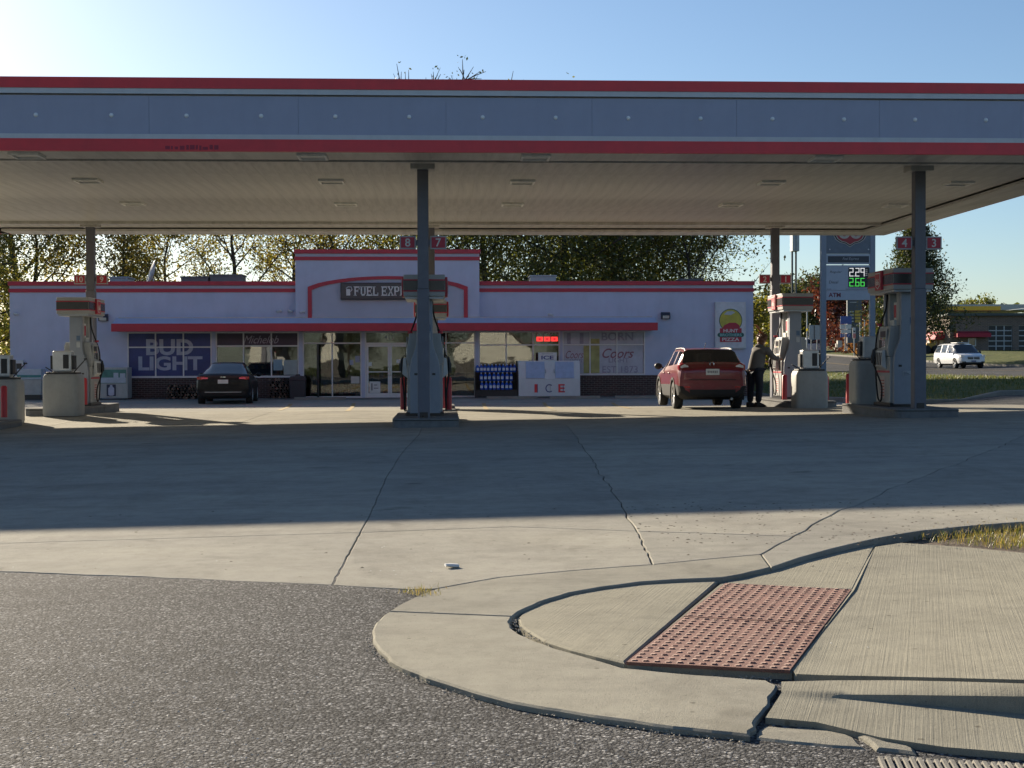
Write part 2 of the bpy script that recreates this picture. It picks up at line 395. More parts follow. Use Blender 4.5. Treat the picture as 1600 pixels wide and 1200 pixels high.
def jag(pts, amp=.006, step=.25, seed=1):
    r = random.Random(seed); out = [pts[0]]
    for a, b in zip(pts, pts[1:]):
        n = max(1, int((b - a).length / step))
        d = (b - a); pr = Vector((-d.y, d.x, 0)).normalized()
        for k in range(1, n + 1):
            q = a + d * (k / n)
            if k < n: q = q + pr * r.uniform(-amp, amp)
            out.append(q)
    return out
def inset(poly, d):
    n = len(poly); ar = sum(poly[i].x * poly[(i + 1) % n].y - poly[(i + 1) % n].x * poly[i].y for i in range(n))
    sgn = 1 if ar > 0 else -1; out = []
    for i in range(n):
        a, b, c = poly[i - 1], poly[i], poly[(i + 1) % n]
        u = Vector((b.x - a.x, b.y - a.y)); v = Vector((c.x - b.x, c.y - b.y))
        if u.length < 1e-6 or v.length < 1e-6: out.append(b.copy()); continue
        u.normalize(); v.normalize()
        n1 = Vector((-u.y, u.x)) * sgn; n2 = Vector((-v.y, v.x)) * sgn
        bis = n1 + n2; k = bis.length
        if k < .35: bis = n1; s_ = 1
        else: bis /= k; s_ = min(2.0, 1 / max(.35, bis.dot(n1)))
        out.append(Vector((b.x + bis.x * d * s_, b.y + bis.y * d * s_, b.z)))
    return out
def slab(name, poly, mat, parent, depth=.16, gap=.006, ease=.008):
    cl = []
    for q in poly:
        if not cl or (Vector((q.x, q.y)) - Vector((cl[-1].x, cl[-1].y))).length > .012: cl.append(q)
    if (cl[0] - cl[-1]).length < .012: cl.pop()
    n = len(cl)
    if sum(cl[i].x * cl[(i + 1) % n].y - cl[(i + 1) % n].x * cl[i].y for i in range(n)) < 0: cl.reverse()
    o = inset(cl, gap); i_ = inset(cl, gap + ease)
    vs = [tuple(q) for q in i_] + [(q.x, q.y, q.z - ease * .7) for q in o] + [(q.x, q.y, q.z - depth) for q in o]
    fs = []
    for t in tessellate_polygon([[Vector((q.x, q.y, 0)) for q in i_]]):
        a, b, c = [i_[k] for k in t]
        fs.append(tuple(t) if (b.x - a.x) * (c.y - a.y) - (b.y - a.y) * (c.x - a.x) > 0 else tuple(reversed(t)))
    for k in range(n):
        l = (k + 1) % n
        fs.append((k + n, l + n, l, k)); fs.append((k + 2 * n, l + 2 * n, l + n, k + n))
    m = MB(); m.add(vs, fs)
    return m.build(name, mat, parent)
def L(*pp, off=0.0): return [gp(a, b, off) for a, b in pp]
def W(x, y, off=0): return Vector((x, y, G(x, y) + off))

# forecourt base: one dark bed under the slabs, seen only in the joints
mb = MB(); yy = [6.9, 9, 12, 18, 25, 29, 33, 37.5, 42, 46, 52.7, 90]; xx = [-30, -20, -10, 0, 5, 10, 14.3]
def base_y(x, y): return y if y > 7 else (11.0 if x > 4 else 7.6 if x > -1 else 7.4)
for j in range(len(yy) - 1):
    for i in range(len(xx) - 1):
        q = [(xx[i], base_y(xx[i], yy[j])), (xx[i + 1], base_y(xx[i + 1], yy[j])), (xx[i + 1], yy[j + 1]), (xx[i], yy[j + 1])]
        if xx[i] >= 5 and yy[j] < 11: continue
        mb.add([(a, b, G(a, b) - .03) for a, b in q], [(0, 1, 2, 3)])
FORE = tag(mb.build('forecourt', M('joint_fill', (.05, .047, .042), .95)), kind='structure')

A = jag([W(-16, 7.55)] + L((-120, 886), (0, 893), (200, 900), (400, 909), (519, 914)), .012, .12, 3)
A2 = jag(L((519, 914), (640, 921), (680, 920)), .01, .1, 4)
BT1 = jag(L((680, 920), (780, 902), (900, 891), (1020, 882)), .008, .15, 5)
BT2 = jag(L((1020, 882), (1100, 874), (1190, 866)), .008, .2, 6)
J1a = jag(L((519, 914), (540, 875), (563, 832)), .004, .12, 8); J1b = jag(L((563, 832), (580, 800), (604, 745), (630, 705), (655, 679)) + [W(-.42, 24.9)], .006, .3, 9)
J2a = jag(L((1020, 882), (1008, 855), (995, 830)), .012, .1, 10); J2b = jag(L((995, 830), (965, 780), (935, 735), (900, 682)) + [W(2.25, 24.9)], .02, .25, 11)
J3a = jag(L((1190, 866), (1240, 838)), .012, .15, 12); J3b = jag(L((1240, 838), (1300, 805), (1400, 760), (1560, 700)) + [W(11.7, 24.9)], .03, .3, 13)
H0a = jag([W(-16, 8.7)] + L((0, 849), (300, 840), (563, 832)), .004, .3, 14); H0b = jag(L((563, 832), (800, 823), (995, 830)), .004, .3, 15)
H1 = jag(L((995, 830), (1100, 833), (1240, 838)), .01, .15, 16)
RET = jag(L((1205, 886), (1250, 871), (1300, 857), (1370, 841), (1440, 829), (1520, 821), (1600, 815), (1720, 808)) + [W(14.2, 10.6)], .006, .2, 17)
R = lambda l: list(reversed(l))
slab('concrete_slab', A + J1a[1:] + R(H0a)[1:], CONC, FORE, ease=.005, gap=.0025)
slab('concrete_slab', H0a + J1b[1:] + [W(-16, 24.9)], CONC, FORE, ease=.005, gap=.0025)
slab('concrete_slab', A2 + BT1[1:] + J2a[1:] + R(H0b)[1:] + R(J1a)[1:-1], CONC, FORE, ease=.005, gap=.004)
slab('concrete_slab', H0b + J2b[1:] + R(J1b)[:-1], CONC, FORE, ease=.005, gap=.0025)
slab('concrete_slab', BT2 + J3a[1:] + R(H1)[1:] + R(J2a)[1:-1], CONC, FORE, ease=.005, gap=.004)
slab('concrete_slab', H1 + J3b[1:] + R(J2b)[:-1], CONC, FORE, ease=.006, gap=.006)
slab('concrete_slab', [J3a[0]] + RET + [W(14.2, 24.9)] + R(J3b) + R(J3a)[1:-1], CONC, FORE, ease=.005, gap=.0025, depth=.25)
gx = [-22, -16, -12.5, -8.0, -4.2, -.42, 3.4, 6.9, 10.6, 14.2]
gy = [24.9, 29, 33, 37.5, 42, 46.2, 50.4]
for j in range(len(gy) - 1):
    for i in range(len(gx) - 1):
        x0, x1 = gx[i], gx[i + 1]
        if gy[j] > 44 and x0 > 10: x1 = 12.1
        slab('concrete_slab', [W(x0, gy[j]), W(x1, gy[j]), W(x1, gy[j + 1]), W(x0, gy[j + 1])], CONC, FORE, ease=.005, gap=.0025)
wk = [-18 + 3.05 * k for k in range(11)]
for i in range(10):
    slab('walkway_slab', [W(wk[i], 50.42, .02), W(wk[i + 1], 50.42, .02), W(wk[i + 1], 52.46, .02), W(wk[i], 52.46, .02)], CURBM, FORE, gap=.006)
# painted stall lines
YEL = M('yellow_line_paint', (.30, .21, .07), .8, var=.5, scale=14)
for (a, b, c, d) in [(553, 630, 543, 642), (756, 630, 761, 642), (850, 629, 866, 641), (957, 629, 984, 638), (455, 631, 436, 641), (660, 630, 655, 641)]:
    p, q = gp(a, b, .005), gp(c, d, .005); n_ = Vector((.06, 0, 0)); m = MB()
    p2, q2 = Vector((p.x, min(p.y, 50.2), 0)), q
    z = lambda v: (v.x, v.y, G(v.x, v.y) + .005)
    k = 5; pts = [p2.lerp(q2, i / k) for i in range(k + 1)]
    m.add([z(v - n_) for v in pts] + [z(v + n_) for v in pts], [(i, i + 1, i + k + 2, i + k + 1) for i in range(k)])
    tag(m.build('stall_line', YEL, FORE))
# asphalt of the street in front
mb = MB(); ax = [-18, -12, -8, -6] + [-5 + .25 * k for k in range(48)] + [7.5, 10, 14, 20, 30]; ay = [-12, -6, -2, 0, 1.5, 2.2] + [2.6 + .2 * k for k in range(26)]
ay = [a for a in ay if a < 7.75]
def aoff(x, y):
    if x > .1 and y > 4.75: return -.26
    return -.004 - .016 * max(0, min(1, (6.5 - y) / 1.6)) + .004 * sin(x * 2.1 + y) * sin(y * 1.7)
for j in range(len(ay) - 1):
    for i in range(len(ax) - 1):
        q = [(ax[i], ay[j]), (ax[i + 1], ay[j]), (ax[i + 1], ay[j + 1]), (ax[i], ay[j + 1])]
        mb.add([(a, b, G(a, b) + aoff(a, b)) for a, b in q], [(0, 1, 2, 3)])
STREET = tag(mb.build('street', ASPH, smooth=180), kind='structure')

# pavement, ramp and curb round the corner
mb = MB(); mb.add([(.2, 4.2, -.22), (16, 3.2, -.1), (16, 10.5, -.05), (.2, 7.5, -.22)], [(0, 1, 2, 3)])
PAVE = tag(mb.build('pavement', SOIL), kind='structure')
outer_hi = L((606, 955), (622, 945), (640, 936), (660, 927), (680, 920))
outer_lo = L((1174, 1149), (1050, 1136), (900, 1114), (800, 1097), (740, 1081), (680, 1062), (640, 1047), (608, 1031), (590, 1013), (581, 998), (580, 985), (586, 972), (606, 955))
inner_hi = L((1205, 886), (1160, 897), (1130, 902), (1060, 905), (1000, 909), (940, 917), (890, 926), (845, 940), (812, 955), (802, 963))
inner_lo = L((802, 963), (797, 972), (801, 981), (815, 991), (840, 1002), (870, 1013), (900, 1021), (975, 1043), (1090, 1054), (1200, 1062))
outer_lo = jag(outer_lo, .005, .06, 51); inner_lo = jag(inner_lo, .004, .06, 53); inner_hi = jag(inner_hi, .003, .08, 52)
slab('curb_band', outer_hi + BT1[1:] + BT2[1:] + inner_hi + [outer_hi[0]], CONC_B, PAVE, gap=.003, ease=.008, depth=.2)
cr = jag(L((1203, 1062), (1217, 1070), (1205, 1094), (1195, 1112), (1184, 1124), (1184, 1136), (1174, 1149)), .010, .035, 21)
slab('curb_band', inner_lo + cr[1:] + outer_lo[1:], CONC_B, PAVE, gap=.004, ease=.009, depth=.2)
def P3(l): return [gp(a, b, c) for a, b, c in l]
slab('ramp_flare', P3([(976, 1035, .018), (930, 1024, .014), (890, 1014, .008), (850, 1001, 0), (824, 986, -.008), (811, 975, -.010), (808, 965, -.012), (822, 949, -.014), (856, 934, -.015),
                       (903, 922, -.015), (960, 914, -.015), (1030, 908, -.016), (1127, 904, -.018)]), BROOM, PAVE, gap=.003, ease=.009)
slab('ramp_flare', P3([(1132, 905, -.024), (1135, 911, -.02), (1235, 917, -.012), (1334, 921, -.005), (1352, 885, -.02), (1369, 847, -.034), (1310, 861, -.03), (1250, 877, -.026), (1180, 897, -.022)]), BROOM, PAVE, gap=.003, ease=.009)
def patch(name, top, bot, mat, parent, nv=8, nu=14, depth=.18, ease=.012):
    def samp(l, t):
        k = t * (len(l) - 1); i = min(int(k), len(l) - 2); return l[i].lerp(l[i + 1], k - i)
    T, B = P3(top), P3(bot)
    if not T[0].x < T[-1].x: pass
    rows = [[samp(T, u / nu).lerp(samp(B, u / nu), v / nv) for u in range(nu + 1)] for v in range(nv + 1)]
    m = MB(); vs = [q for r_ in rows for q in r_]; w_ = nu + 1
    fs = [(v * w_ + u, (v + 1) * w_ + u, (v + 1) * w_ + u + 1, v * w_ + u + 1) for v in range(nv) for u in range(nu)]
    rim = list(range(w_)) + [v * w_ + nu for v in range(1, nv + 1)] + [nv * w_ + u for u in range(nu - 1, -1, -1)] + [v * w_ for v in range(nv - 1, 0, -1)]
    k = len(vs); vs = vs + [Vector((vs[i].x, vs[i].y, vs[i].z - depth)) for i in rim]; n = len(rim)
    fs += [(rim[i], rim[(i + 1) % n], k + (i + 1) % n, k + i) for i in range(n)]
    m.add(vs, fs)
    return m.build(name, mat, parent, smooth=35)
patch('pavement_slab', [(1335, 921, -.005), (1372, 846, -.034), (1500, 854, -.038), (1600, 864, -.038), (1700, 872, -.04), (2100, 885, -.05), (3400, 930, -.05)],
      [(1238, 1047, .012), (1245, 1054, .012), (1400, 1057, .035), (1600, 1062, .07), (1700, 1064, .085), (2300, 1072, .1), (3400, 1084, .1)], BROOM, PAVE)
# curb whose face grows towards the right, with its gutter
st = [(1221, 1065, 1080, 1083, 1121, .006), (1300, 1063, 1083, 1091, 1128, .016), (1400, 1063, 1082, 1099, 1152, .036), (1500, 1065, 1081, 1109, 1167, .055), (1600, 1068, 1080, 1119, 1175, .075), (1720, 1071, 1080, 1128, 1184, .095), (2300, 1078, 1086, 1140, 1205, .12), (3400, 1092, 1100, 1156, 1225, .12)]
rows = []
for k in range(7):
    rows.append([])
for (x, a, b, c, d, h) in st:
    pa, pb, pc, pd = gp(x, a, h), gp(x, b, h), gp(x, c, .004), gp(x - 25, d, 0)
    pm = pb.lerp(pc, .35); pm.z = lerp(pb.z, pc.z, .2); pn = pb.lerp(pc, .8); pn.z = lerp(pb.z, pc.z, .93)
    for r_, q in zip(rows, (Vector((pa.x, pa.y, pa.z - .12)), pa, pa.lerp(pb, .75), pm, pn, pc.lerp(pd, .25), pd)): r_.append(q)
rows.append([Vector((q.x, q.y, q.z - .12)) for q in rows[-1]])
m = MB(); k = len(st)
for a, b in zip(rows, rows[1:]):
    for i in range(k - 1):
        n_ = 6
        for j in range(n_):
            f0, f1 = j / n_, (j + 1) / n_
            m.add([a[i].lerp(a[i + 1], f0), b[i].lerp(b[i + 1], f0), b[i].lerp(b[i + 1], f1), a[i].lerp(a[i + 1], f1)], [(0, 1, 2, 3)])
o = m.build('curb_slab', BROOM, PAVE)
bm = bmesh.new(); bm.from_mesh(o.data); bmesh.ops.remove_doubles(bm, verts=bm.verts, dist=.0005); bm.to_mesh(o.data); bm.free()
o.data.polygons.foreach_set('use_smooth', [True] * len(o.data.polygons)); o.data.set_sharp_from_angle(angle=rad(50))
slab('broken_slab', jag(P3([(1179, 1143, -.016), (1192, 1133, -.020), (1262, 1136, -.020), (1318, 1143, -.016), (1338, 1152, -.014), (1357, 1170, -.014), (1300, 1166, -.014), (1240, 1160, -.014), (1180, 1153, -.014)]), .008, .04, 30), CONC_B, PAVE, gap=.004, ease=.009)
slab('broken_slab', jag(P3([(1328, 1144, -.010), (1360, 1150, -.010), (1408, 1158, -.010), (1430, 1168, -.010), (1434, 1177, -.010), (1368, 1169, -.008), (1346, 1150, -.004)]), .005, .05, 31), CONC_B, PAVE, gap=.003, ease=.01)
# scored gutter block at the lower right corner
m = MB(); p0, p1 = gp(1371, 1175), gp(1700, 1191); d = (p1 - p0); ln = d.length; d.normalize(); f_ = Vector((-.20, -1.0, 0)).normalized()
n_ = 26
for i in range(n_):
    a = p0 + d * (ln * i / n_); b = p0 + d * (ln * (i + .78) / n_); e = f_ * .75
    a.y += .008 * sin(i * 1.7)
    top = [a, b, b + e, a + e]
    for q in top: q.z = G(q.x, q.y) - .010
    c_ = sum(top, Vector()) / 4
    ti = [q.lerp(c_, .0) for q in top]
    w_ = (b - a) * .2
    tt = [a + w_, b - w_, b + e - w_, a + e + w_]
    m.add([(q.x, q.y, q.z) for q in tt] + [(q.x, q.y, q.z - .009) for q in top] + [(q.x, q.y, q.z - .1) for q in top],
          [(3, 2, 1, 0), (0, 1, 5, 4), (1, 2, 6, 5), (2, 3, 7, 6), (3, 0, 4, 7), (4, 5, 9, 8), (5, 6, 10, 9), (6, 7, 11, 10), (7, 4, 8, 11)])
m.build('scored_block', CURBM, PAVE, fixn=True)
# tactile tiles with truncated domes
TACT = M('tactile_red', (.185, .088, .066), .75, var=.28, scale=14, bmp=.3, bscale=300)
TACW = M('tactile_worn_dome', (.46, .30, .23), .8, var=.25, scale=40)
slab('ramp_base', P3([(973, 1037, .010), (1238, 1050, .010), (1336, 920, -.012), (1130, 908, -.026)]), BROOM, PAVE, gap=0, ease=.006)
c00, c10, c11, c01 = P3([(979, 1034, .018), (1234, 1047, .018), (1330, 921, -.004), (1133, 911, -.014)])
def tq(u, v): return (c00.lerp(c10, u)).lerp(c01.lerp(c11, u), v)
for t0, t1 in ((0, .49), (.50, 1.0)):
    m = MB(); q = [tq(0, t0), tq(1, t0), tq(1, t1), tq(0, t1)]
    m.add([tuple(a) for a in q] + [(a.x, a.y, a.z - .012) for a in q], [(0, 1, 2, 3), (4, 5, 1, 0), (5, 6, 2, 1), (6, 7, 3, 2), (7, 4, 0, 3)])
    nu, nv = 14, 16
    for j in range(nv):
        for i in range(nu):
            c = tq((i + .5) / nu, t0 + (t1 - t0) * (j + .5) / nv); c.x += rnd.uniform(-.001, .001); r1, r2, hh = .0142, .0088, .0050 * rnd.uniform(.7, 1.1)
            vs = [(c.x + r1 * cos(a * pi / 4), c.y + r1 * sin(a * pi / 4), c.z) for a in range(8)] + [(c.x + r2 * cos(a * pi / 4), c.y + r2 * sin(a * pi / 4), c.z + hh) for a in range(8)]
            m.add(vs, [(a, (a + 1) % 8, 8 + (a + 1) % 8, 8 + a) for a in range(8)])
            m.add(vs[8:], [tuple(range(8))], 1 if rnd.random() < .8 else 0)
    m.build('tactile_tile', [TACT, TACW], PAVE)
# soil bed and its ragged grass at the right
m = MB(); soil = P3([(1376, 846, -.055), (1440, 835, -.05), (1520, 826, -.045), (1600, 820, -.04), (1800, 810, -.03), (2100, 800, -.03), (3400, 765, -.03), (3400, 932, -.04), (2100, 890, -.04), (1700, 874, -.045), (1600, 865, -.048), (1500, 856, -.052)])
m.prism([(q.x, q.y) for q in soil], 'z', -.3, 0); n_ = len(soil)
for i, q in enumerate(soil): m.v[n_ + i] = tuple(q)
tag(m.build('soil_bed', SOIL, fixn=True), kind='structure')
def blades(name, mat, spots, hmin, hmax, wid, label=None, seed=3, lean=.6):
    r = random.Random(seed); m = MB()
    for (x, y, z) in spots:
        h = r.uniform(hmin, hmax); a = r.uniform(0, 2 * pi); l = r.uniform(.1, lean) * h; w_ = wid * r.uniform(.6, 1.3)
        dx, dy = cos(a), sin(a); px_, py_ = -dy * w_, dx * w_
        m.add([(x - px_, y - py_, z), (x + px_, y + py_, z), (x + dx * l * .4 + px_ * .7, y + dy * l * .4 + py_ * .7, z + h * .6), (x + dx * l * .4 - px_ * .7, y + dy * l * .4 - py_ * .7, z + h * .6), (x + dx * l, y + dy * l, z + h)],
              [(0, 1, 2, 3), (3, 2, 4)])
    o = m.build(name, mat); tag(o, kind='stuff')
    return o
DRY = mat_leaf('dry_grass_blade', [(.10, .13, .02), (.24, .20, .07), (.36, .28, .13), (.15, .16, .03), (.28, .2, .1)], .4)
GRN = mat_leaf('grass_blade', [(.05, .09, .015), (.09, .12, .02), (.16, .15, .04), (.2, .17, .08)], .4)
sp = []; r = random.Random(11)
while len(sp) < 2600:
    px_, py_ = r.uniform(1400, 1760), r.uniform(822, 872)
    lo = 829 - (px_ - 1440) * .085 + 3; hi = 850 + (px_ - 1440) * .088
    if not lo < py_ < hi - 3: continue
    if r.random() > min(1, .12 + max(0, (px_ - 1420) / 130)): continue
    sp.append(gp(px_, py_, -.047))
tag(blades('dry_grass', DRY, sp[:1500], .02, .07, .0022, seed=5, lean=1.0), 'sparse dry straw coloured grass in the soil bed by the pavement', 'grass')
tag(blades('green_grass', GRN, sp[1500:], .02, .06, .002, seed=6, lean=.8), 'short green grass growing in the soil bed by the pavement', 'grass')
sp = [gp(r.gauss(655, 16), r.gauss(926, 3), .0) for _ in range(130)]
tag(blades('weed_tuft', DRY, sp, .01, .03, .0016, seed=8, lean=1.4), 'small dry weeds where the street meets the forecourt slab', 'weeds')
# pebbles and grit in the joints, leaf crumbs on the slabs
def scatter(name, pts, r0, r1, mat, label, cat, seed=2, flat=.6):
    r = random.Random(seed); m = MB()
    for p in pts:
        s_ = r.uniform(r0, r1); a = r.uniform(0, 6.28)
        vs = []
        for (dx, dy, dz) in ((1, 0, 0), (0, 1, 0), (-1, 0, 0), (0, -1, 0), (.2, .1, 1)):
            k = s_ * r.uniform(.6, 1.2); vs.append((p.x + (dx * cos(a) - dy * sin(a)) * k, p.y + (dx * sin(a) + dy * cos(a)) * k, p.z + dz * s_ * flat))
        m.add(vs, [(0, 1, 4), (1, 2, 4), (2, 3, 4), (3, 0, 4)])
    return tag(m.build(name, mat), label, cat, kind='stuff')
arc = [(802, 966), (799, 974), (804, 983), (818, 993), (843, 1004), (873, 1015), (905, 1024), (940, 1034), (968, 1040), (1030, 1048), (1100, 1055), (1170, 1060), (1205, 1064)]
pts = []
for _ in range(420):
    i = r.randrange(len(arc) - 1); t = r.random(); a, b = arc[i], arc[i + 1]
    pts.append(gp(lerp(a[0], b[0], t) + r.gauss(3, 4), lerp(a[1], b[1], t) + r.gauss(-2, 2.5), -.012))
oarc = [(640, 938), (606, 957), (586, 975), (580, 990), (590, 1015), (640, 1049), (740, 1083), (900, 1117), (1050, 1139), (1170, 1152)]
pt2 = []
for _ in range(900):
    i = r.randrange(len(oarc) - 1); t = r.random(); a, b = oarc[i], oarc[i + 1]
    pt2.append(gp(lerp(a[0], b[0], t) - abs(r.gauss(0, 7)), lerp(a[1], b[1], t) + abs(r.gauss(0, 5)), -.016))
scatter('road_grit', pt2, .0015, .006, M('grit', (.30, .27, .22), .9, var=.5, scale=90), 'grit and small stones gathered along the edge of the street', 'grit', seed=8)
pt3 = [gp(r.uniform(0, 1150), r.uniform(915, 1200), -.012) for _ in range(2200)]
pt3 = [p for p in pt3 if not (p.x > -.45 and p.y > 3.9)]
scatter('loose_stones', pt3, .0012, .0042, M('pale_stone', (.34, .335, .32), .7, var=.6, scale=120), 'loose pale chippings on the street asphalt', 'stones', seed=9)
scatter('joint_grit', pts, .002, .007, M('grit', (.30, .27, .22), .9, var=.5, scale=90), 'crumbs of grit lying in the curved joint of the ramp', 'grit')
pts = [gp(r.uniform(580, 1200) if r.random() < .5 else r.uniform(860, 1600), 0, 0) if False else gp(*pp) for pp in [(r.uniform(100, 1590), r.uniform(790, 895)) for _ in range(50)] + [(r.uniform(980, 1590), r.uniform(785, 850)) for _ in range(330)]]
pts = [p for p in pts if p.z > -.2]
scatter('leaf_crumbs', pts, .005, .015, M('leaf_crumb', (.08, .055, .035), .9, var=.5, scale=60), 'scattered brown leaf crumbs on the sunlit forecourt', 'leaf litter', flat=.3)
pts = [gp(r.uniform(0, 760), r.uniform(840, 912), 0) for _ in range(26)] + [gp(r.uniform(820, 1590), r.uniform(930, 1040), .02) for _ in range(14)]
scatter('paper_specks', pts, .002, .006, M('pale_speck', (.7, .7, .66), .8), 'tiny pale specks of litter on the pale concrete', 'litter', flat=.3)
m = MB(); c = gp(705, 882, .018)
m.lathe([(.002, -.045), (.02, -.045), (.028, .0), (.03, .05), (.026, .05), (.018, -.04)], 14, axis='x')
for i, v in enumerate(m.v): m.v[i] = (v[0], v[1] * 1.2, v[2] * .55 + .004 * sin(v[0] * 90))
o = m.build('paper_cup', PAPER, smooth=40, loc=c); o.rotation_euler = (0, .05, .3); o.scale = (.75, .75, .7); o.location.z -= .005
tag(o, 'small crushed pale cup lying on the sunlit forecourt slab', 'litter')
m = MB(); c = gp(1032, 963, -.004); m.add([(-.012, 0, 0), (0, -.005, .006), (.014, .002, .003), (.002, .006, .004)], [(0, 1, 2), (0, 2, 3)])
tag(m.build('dead_leaf', M('dead_leaf_brown', (.06, .04, .03), .8), loc=c), 'single dark dead leaf on the ramp flare', 'leaf')

# ------------------------------------------------ east side: drive, kerbs, verge, road
inner = [(14.6, 30), (14.2, 39.6), (12.95, 45.6), (11.9, 50), (12.25, 55), (12.6, 72), (12.6, 120), (12.6, 300)]
CURB_PTS = [(27.0, 43.6), (22, 42.6), (18.6, 41.3), (17.0, 40.2), (15.6, 39.7), (14.2, 39.6), (12.95, 45.6), (11.95, 50), (12.6, 56), (12.7, 80)]
m = MB()
def curbsec(p, n, z): return [(p[0], p[1], z - .1), (p[0] - n[0] * 0, p[1] - n[1] * 0, z + .12), (p[0] + n[0] * .02, p[1] + n[1] * .02, z + .145), (p[0] + n[0] * .17, p[1] + n[1] * .17, z + .145), (p[0] + n[0] * .17, p[1] + n[1] * .17, z - .1)]
secs = []
for i, p in enumerate(CURB_PTS):
    a, b = CURB_PTS[max(0, i - 1)], CURB_PTS[min(len(CURB_PTS) - 1, i + 1)]
    d = Vector((b[0] - a[0], b[1] - a[1])).normalized(); n = (d.y, -d.x)
    if n[1] < -.2 or (abs(n[1]) < .3 and n[0] < 0): n = (-n[0], -n[1])
    secs.append(curbsec(p, n, G(min(p[0], 14), p[1]) + .01 if p[0] < 16 else .02))
for a, b in zip(secs, secs[1:]): m.add(a + b, [(i, i + 1, i + 6, i + 5) for i in range(4)])
tag(m.build('station_kerb', CURBM, fixn=True), kind='structure')
m = MB(); vin = [(26.9, 43.9), (22, 42.9), (18.6, 41.6), (17, 40.5), (15.6, 39.95), (14.4, 39.85), (13.15, 45.7), (12.15, 50), (12.8, 56), (12.9, 80), (12.9, 300)]
vout = [(27, 46), (27, 50), (27, 54), (27, 58), (27, 62), (27, 66), (27, 72), (27, 82), (27, 95), (27, 130), (27, 300)]
nu = 7
for i in range(len(vin) - 1):
    for j in range(nu):
        q = []
        for (k, u) in ((i, j), (i + 1, j), (i + 1, j + 1), (i, j + 1)):
            a, b = vin[k], vout[k]; t = u / nu; x, y = lerp(a[0], b[0], t), lerp(a[1], b[1], t)
            za = (G(min(a[0], 14), a[1]) if a[0] < 16 else .02) + .14; zb = .30 + rise(b[1])
            q.append((x, y, lerp(za + rise(a[1]) * .8, zb, t) + .12 * sin(pi * t)))
        m.add(q, [(3, 2, 1, 0)])
VERGE = mat_grass('verge_grass', [(.040, .065, .012), (.085, .11, .022), (.19, .16, .055)])
tag(m.build('verge', VERGE, smooth=60, fixn=True), kind='structure')
vg = bpy.data.objects['verge'].data
rv = random.Random(21); sp = []
polys = [p for p in vg.polygons if p.center.y < 96]
wts = [p.area * (1 if p.center.y < 62 else .35) for p in polys]
for p in rv.choices(polys, weights=wts, k=9000):
    q = [vg.vertices[i].co for i in p.vertices]; u, v_ = rv.random(), rv.random()
    sp.append(tuple(q[0].lerp(q[1], u).lerp(q[3].lerp(q[2], u), v_)))
tag(blades('verge_grass', GRN, sp, .05, .15, .012, seed=22, lean=.9), 'longer grass blades on the verge between the forecourt and the road', 'grass')
# side drive (asphalt) east of the forecourt
m = MB(); m.add([(14.2, 10.6, G(14.2, 10.6) - .01), (40, 12, .2), (40, 44, .25), (27, 43.9, .06), (17, 41, .0), (14.2, 40.5, G(14.2, 40.5) - .01), (14.2, 25, G(14.2, 25) - .01)], [(0, 1, 2, 3, 4, 5, 6)])
tag(m.build('side_drive', ROADM, fixn=True), kind='structure')
def road_z(x, y): return .27 + .026 * (x - 27) + rise(y)
m = MB(); ry = [30, 44, 60, 80, 100, 110, 120, 140, 160, 200, 250, 300, 420]
for a, b in zip(ry, ry[1:]):
    for x0, x1 in ((27, 31), (31, 34), (34, 37), (37, 41)):
        m.add([(x0, a, road_z(x0, a)), (x1, a, road_z(x1, a)), (x1, b, road_z(x1, b)), (x0, b, road_z(x0, b))], [(0, 1, 2, 3)])
ROAD = tag(m.build('road', ROADM), kind='structure')
WL = M('white_line_paint', (.5, .5, .48), .7)
for x, mt, dash in ((33.9, YEL, 0), (34.15, YEL, 0), (30.5, WL, 1), (37.6, WL, 1), (27.5, WL, 0), (40.5, WL, 0)):
    m = MB()
    for k in range(14 if dash else 8):
        y0, y1 = (60 + k * 12, 63 + k * 12) if dash else (50 + k * 20, 70 + k * 20)
        f = lambda y: road_z(x, y) + .008
        ym = 100 if y0 < 100 < y1 else (y0 + y1) / 2
        for a, b in ((y0, ym), (ym, y1)):
            m.add([(x - .06, a, f(a)), (x + .06, a, f(a)), (x + .06, b, f(b)), (x - .06, b, f(b))], [(0, 1, 2, 3)])
    m.build('lane_marking', mt, ROAD)
m = MB(); fy = [40, 60, 80, 98, 104, 110, 120, 135, 160, 200, 300, 420]
def fz(x, y):
    if x < 41.2: return road_z(41, y) + .14
    return (lerp(road_z(41, y) + .14, 1.42 + rise(y), min(1, (x - 41.2) / 4.8)))
for a, b in zip(fy, fy[1:]):
    m.add([(41, a, road_z(41, a) - .05), (41, b, road_z(41, b) - .05), (41, b, road_z(41, b) + .14), (41, a, road_z(41, a) + .14), (41.2, b, fz(41.2, b)), (41.2, a, fz(41.2, a))], [(0, 1, 2, 3), (3, 2, 4, 5)])
tag(m.build('far_kerb', CURBM, fixn=True), kind='structure')
m = MB()
for a, b in zip(fy, fy[1:]):
    for x0, x1 in ((41.2, 42.2), (42.2, 44.5), (44.5, 46), (46, 80)):
        mi = 1 if x0 == 42.2 and False else 0
        m.add([(x0, a, fz(x0, a)), (x1, a, fz(x1, a)), (x1, b, fz(x1, b)), (x0, b, fz(x0, b))], [(0, 1, 2, 3)])
tag(m.build('far_lawn', GRASSM), kind='structure')
m = MB(); m.add([(44.6, 108, fz(44.6, 108) + .03), (80, 108, fz(46, 108) + .03), (80, 135, fz(46, 135) + .03), (44.6, 135, fz(44.6, 135) + .03)], [(0, 1, 2, 3)])
tag(m.build('shop_yard', CURBM), kind='structure')
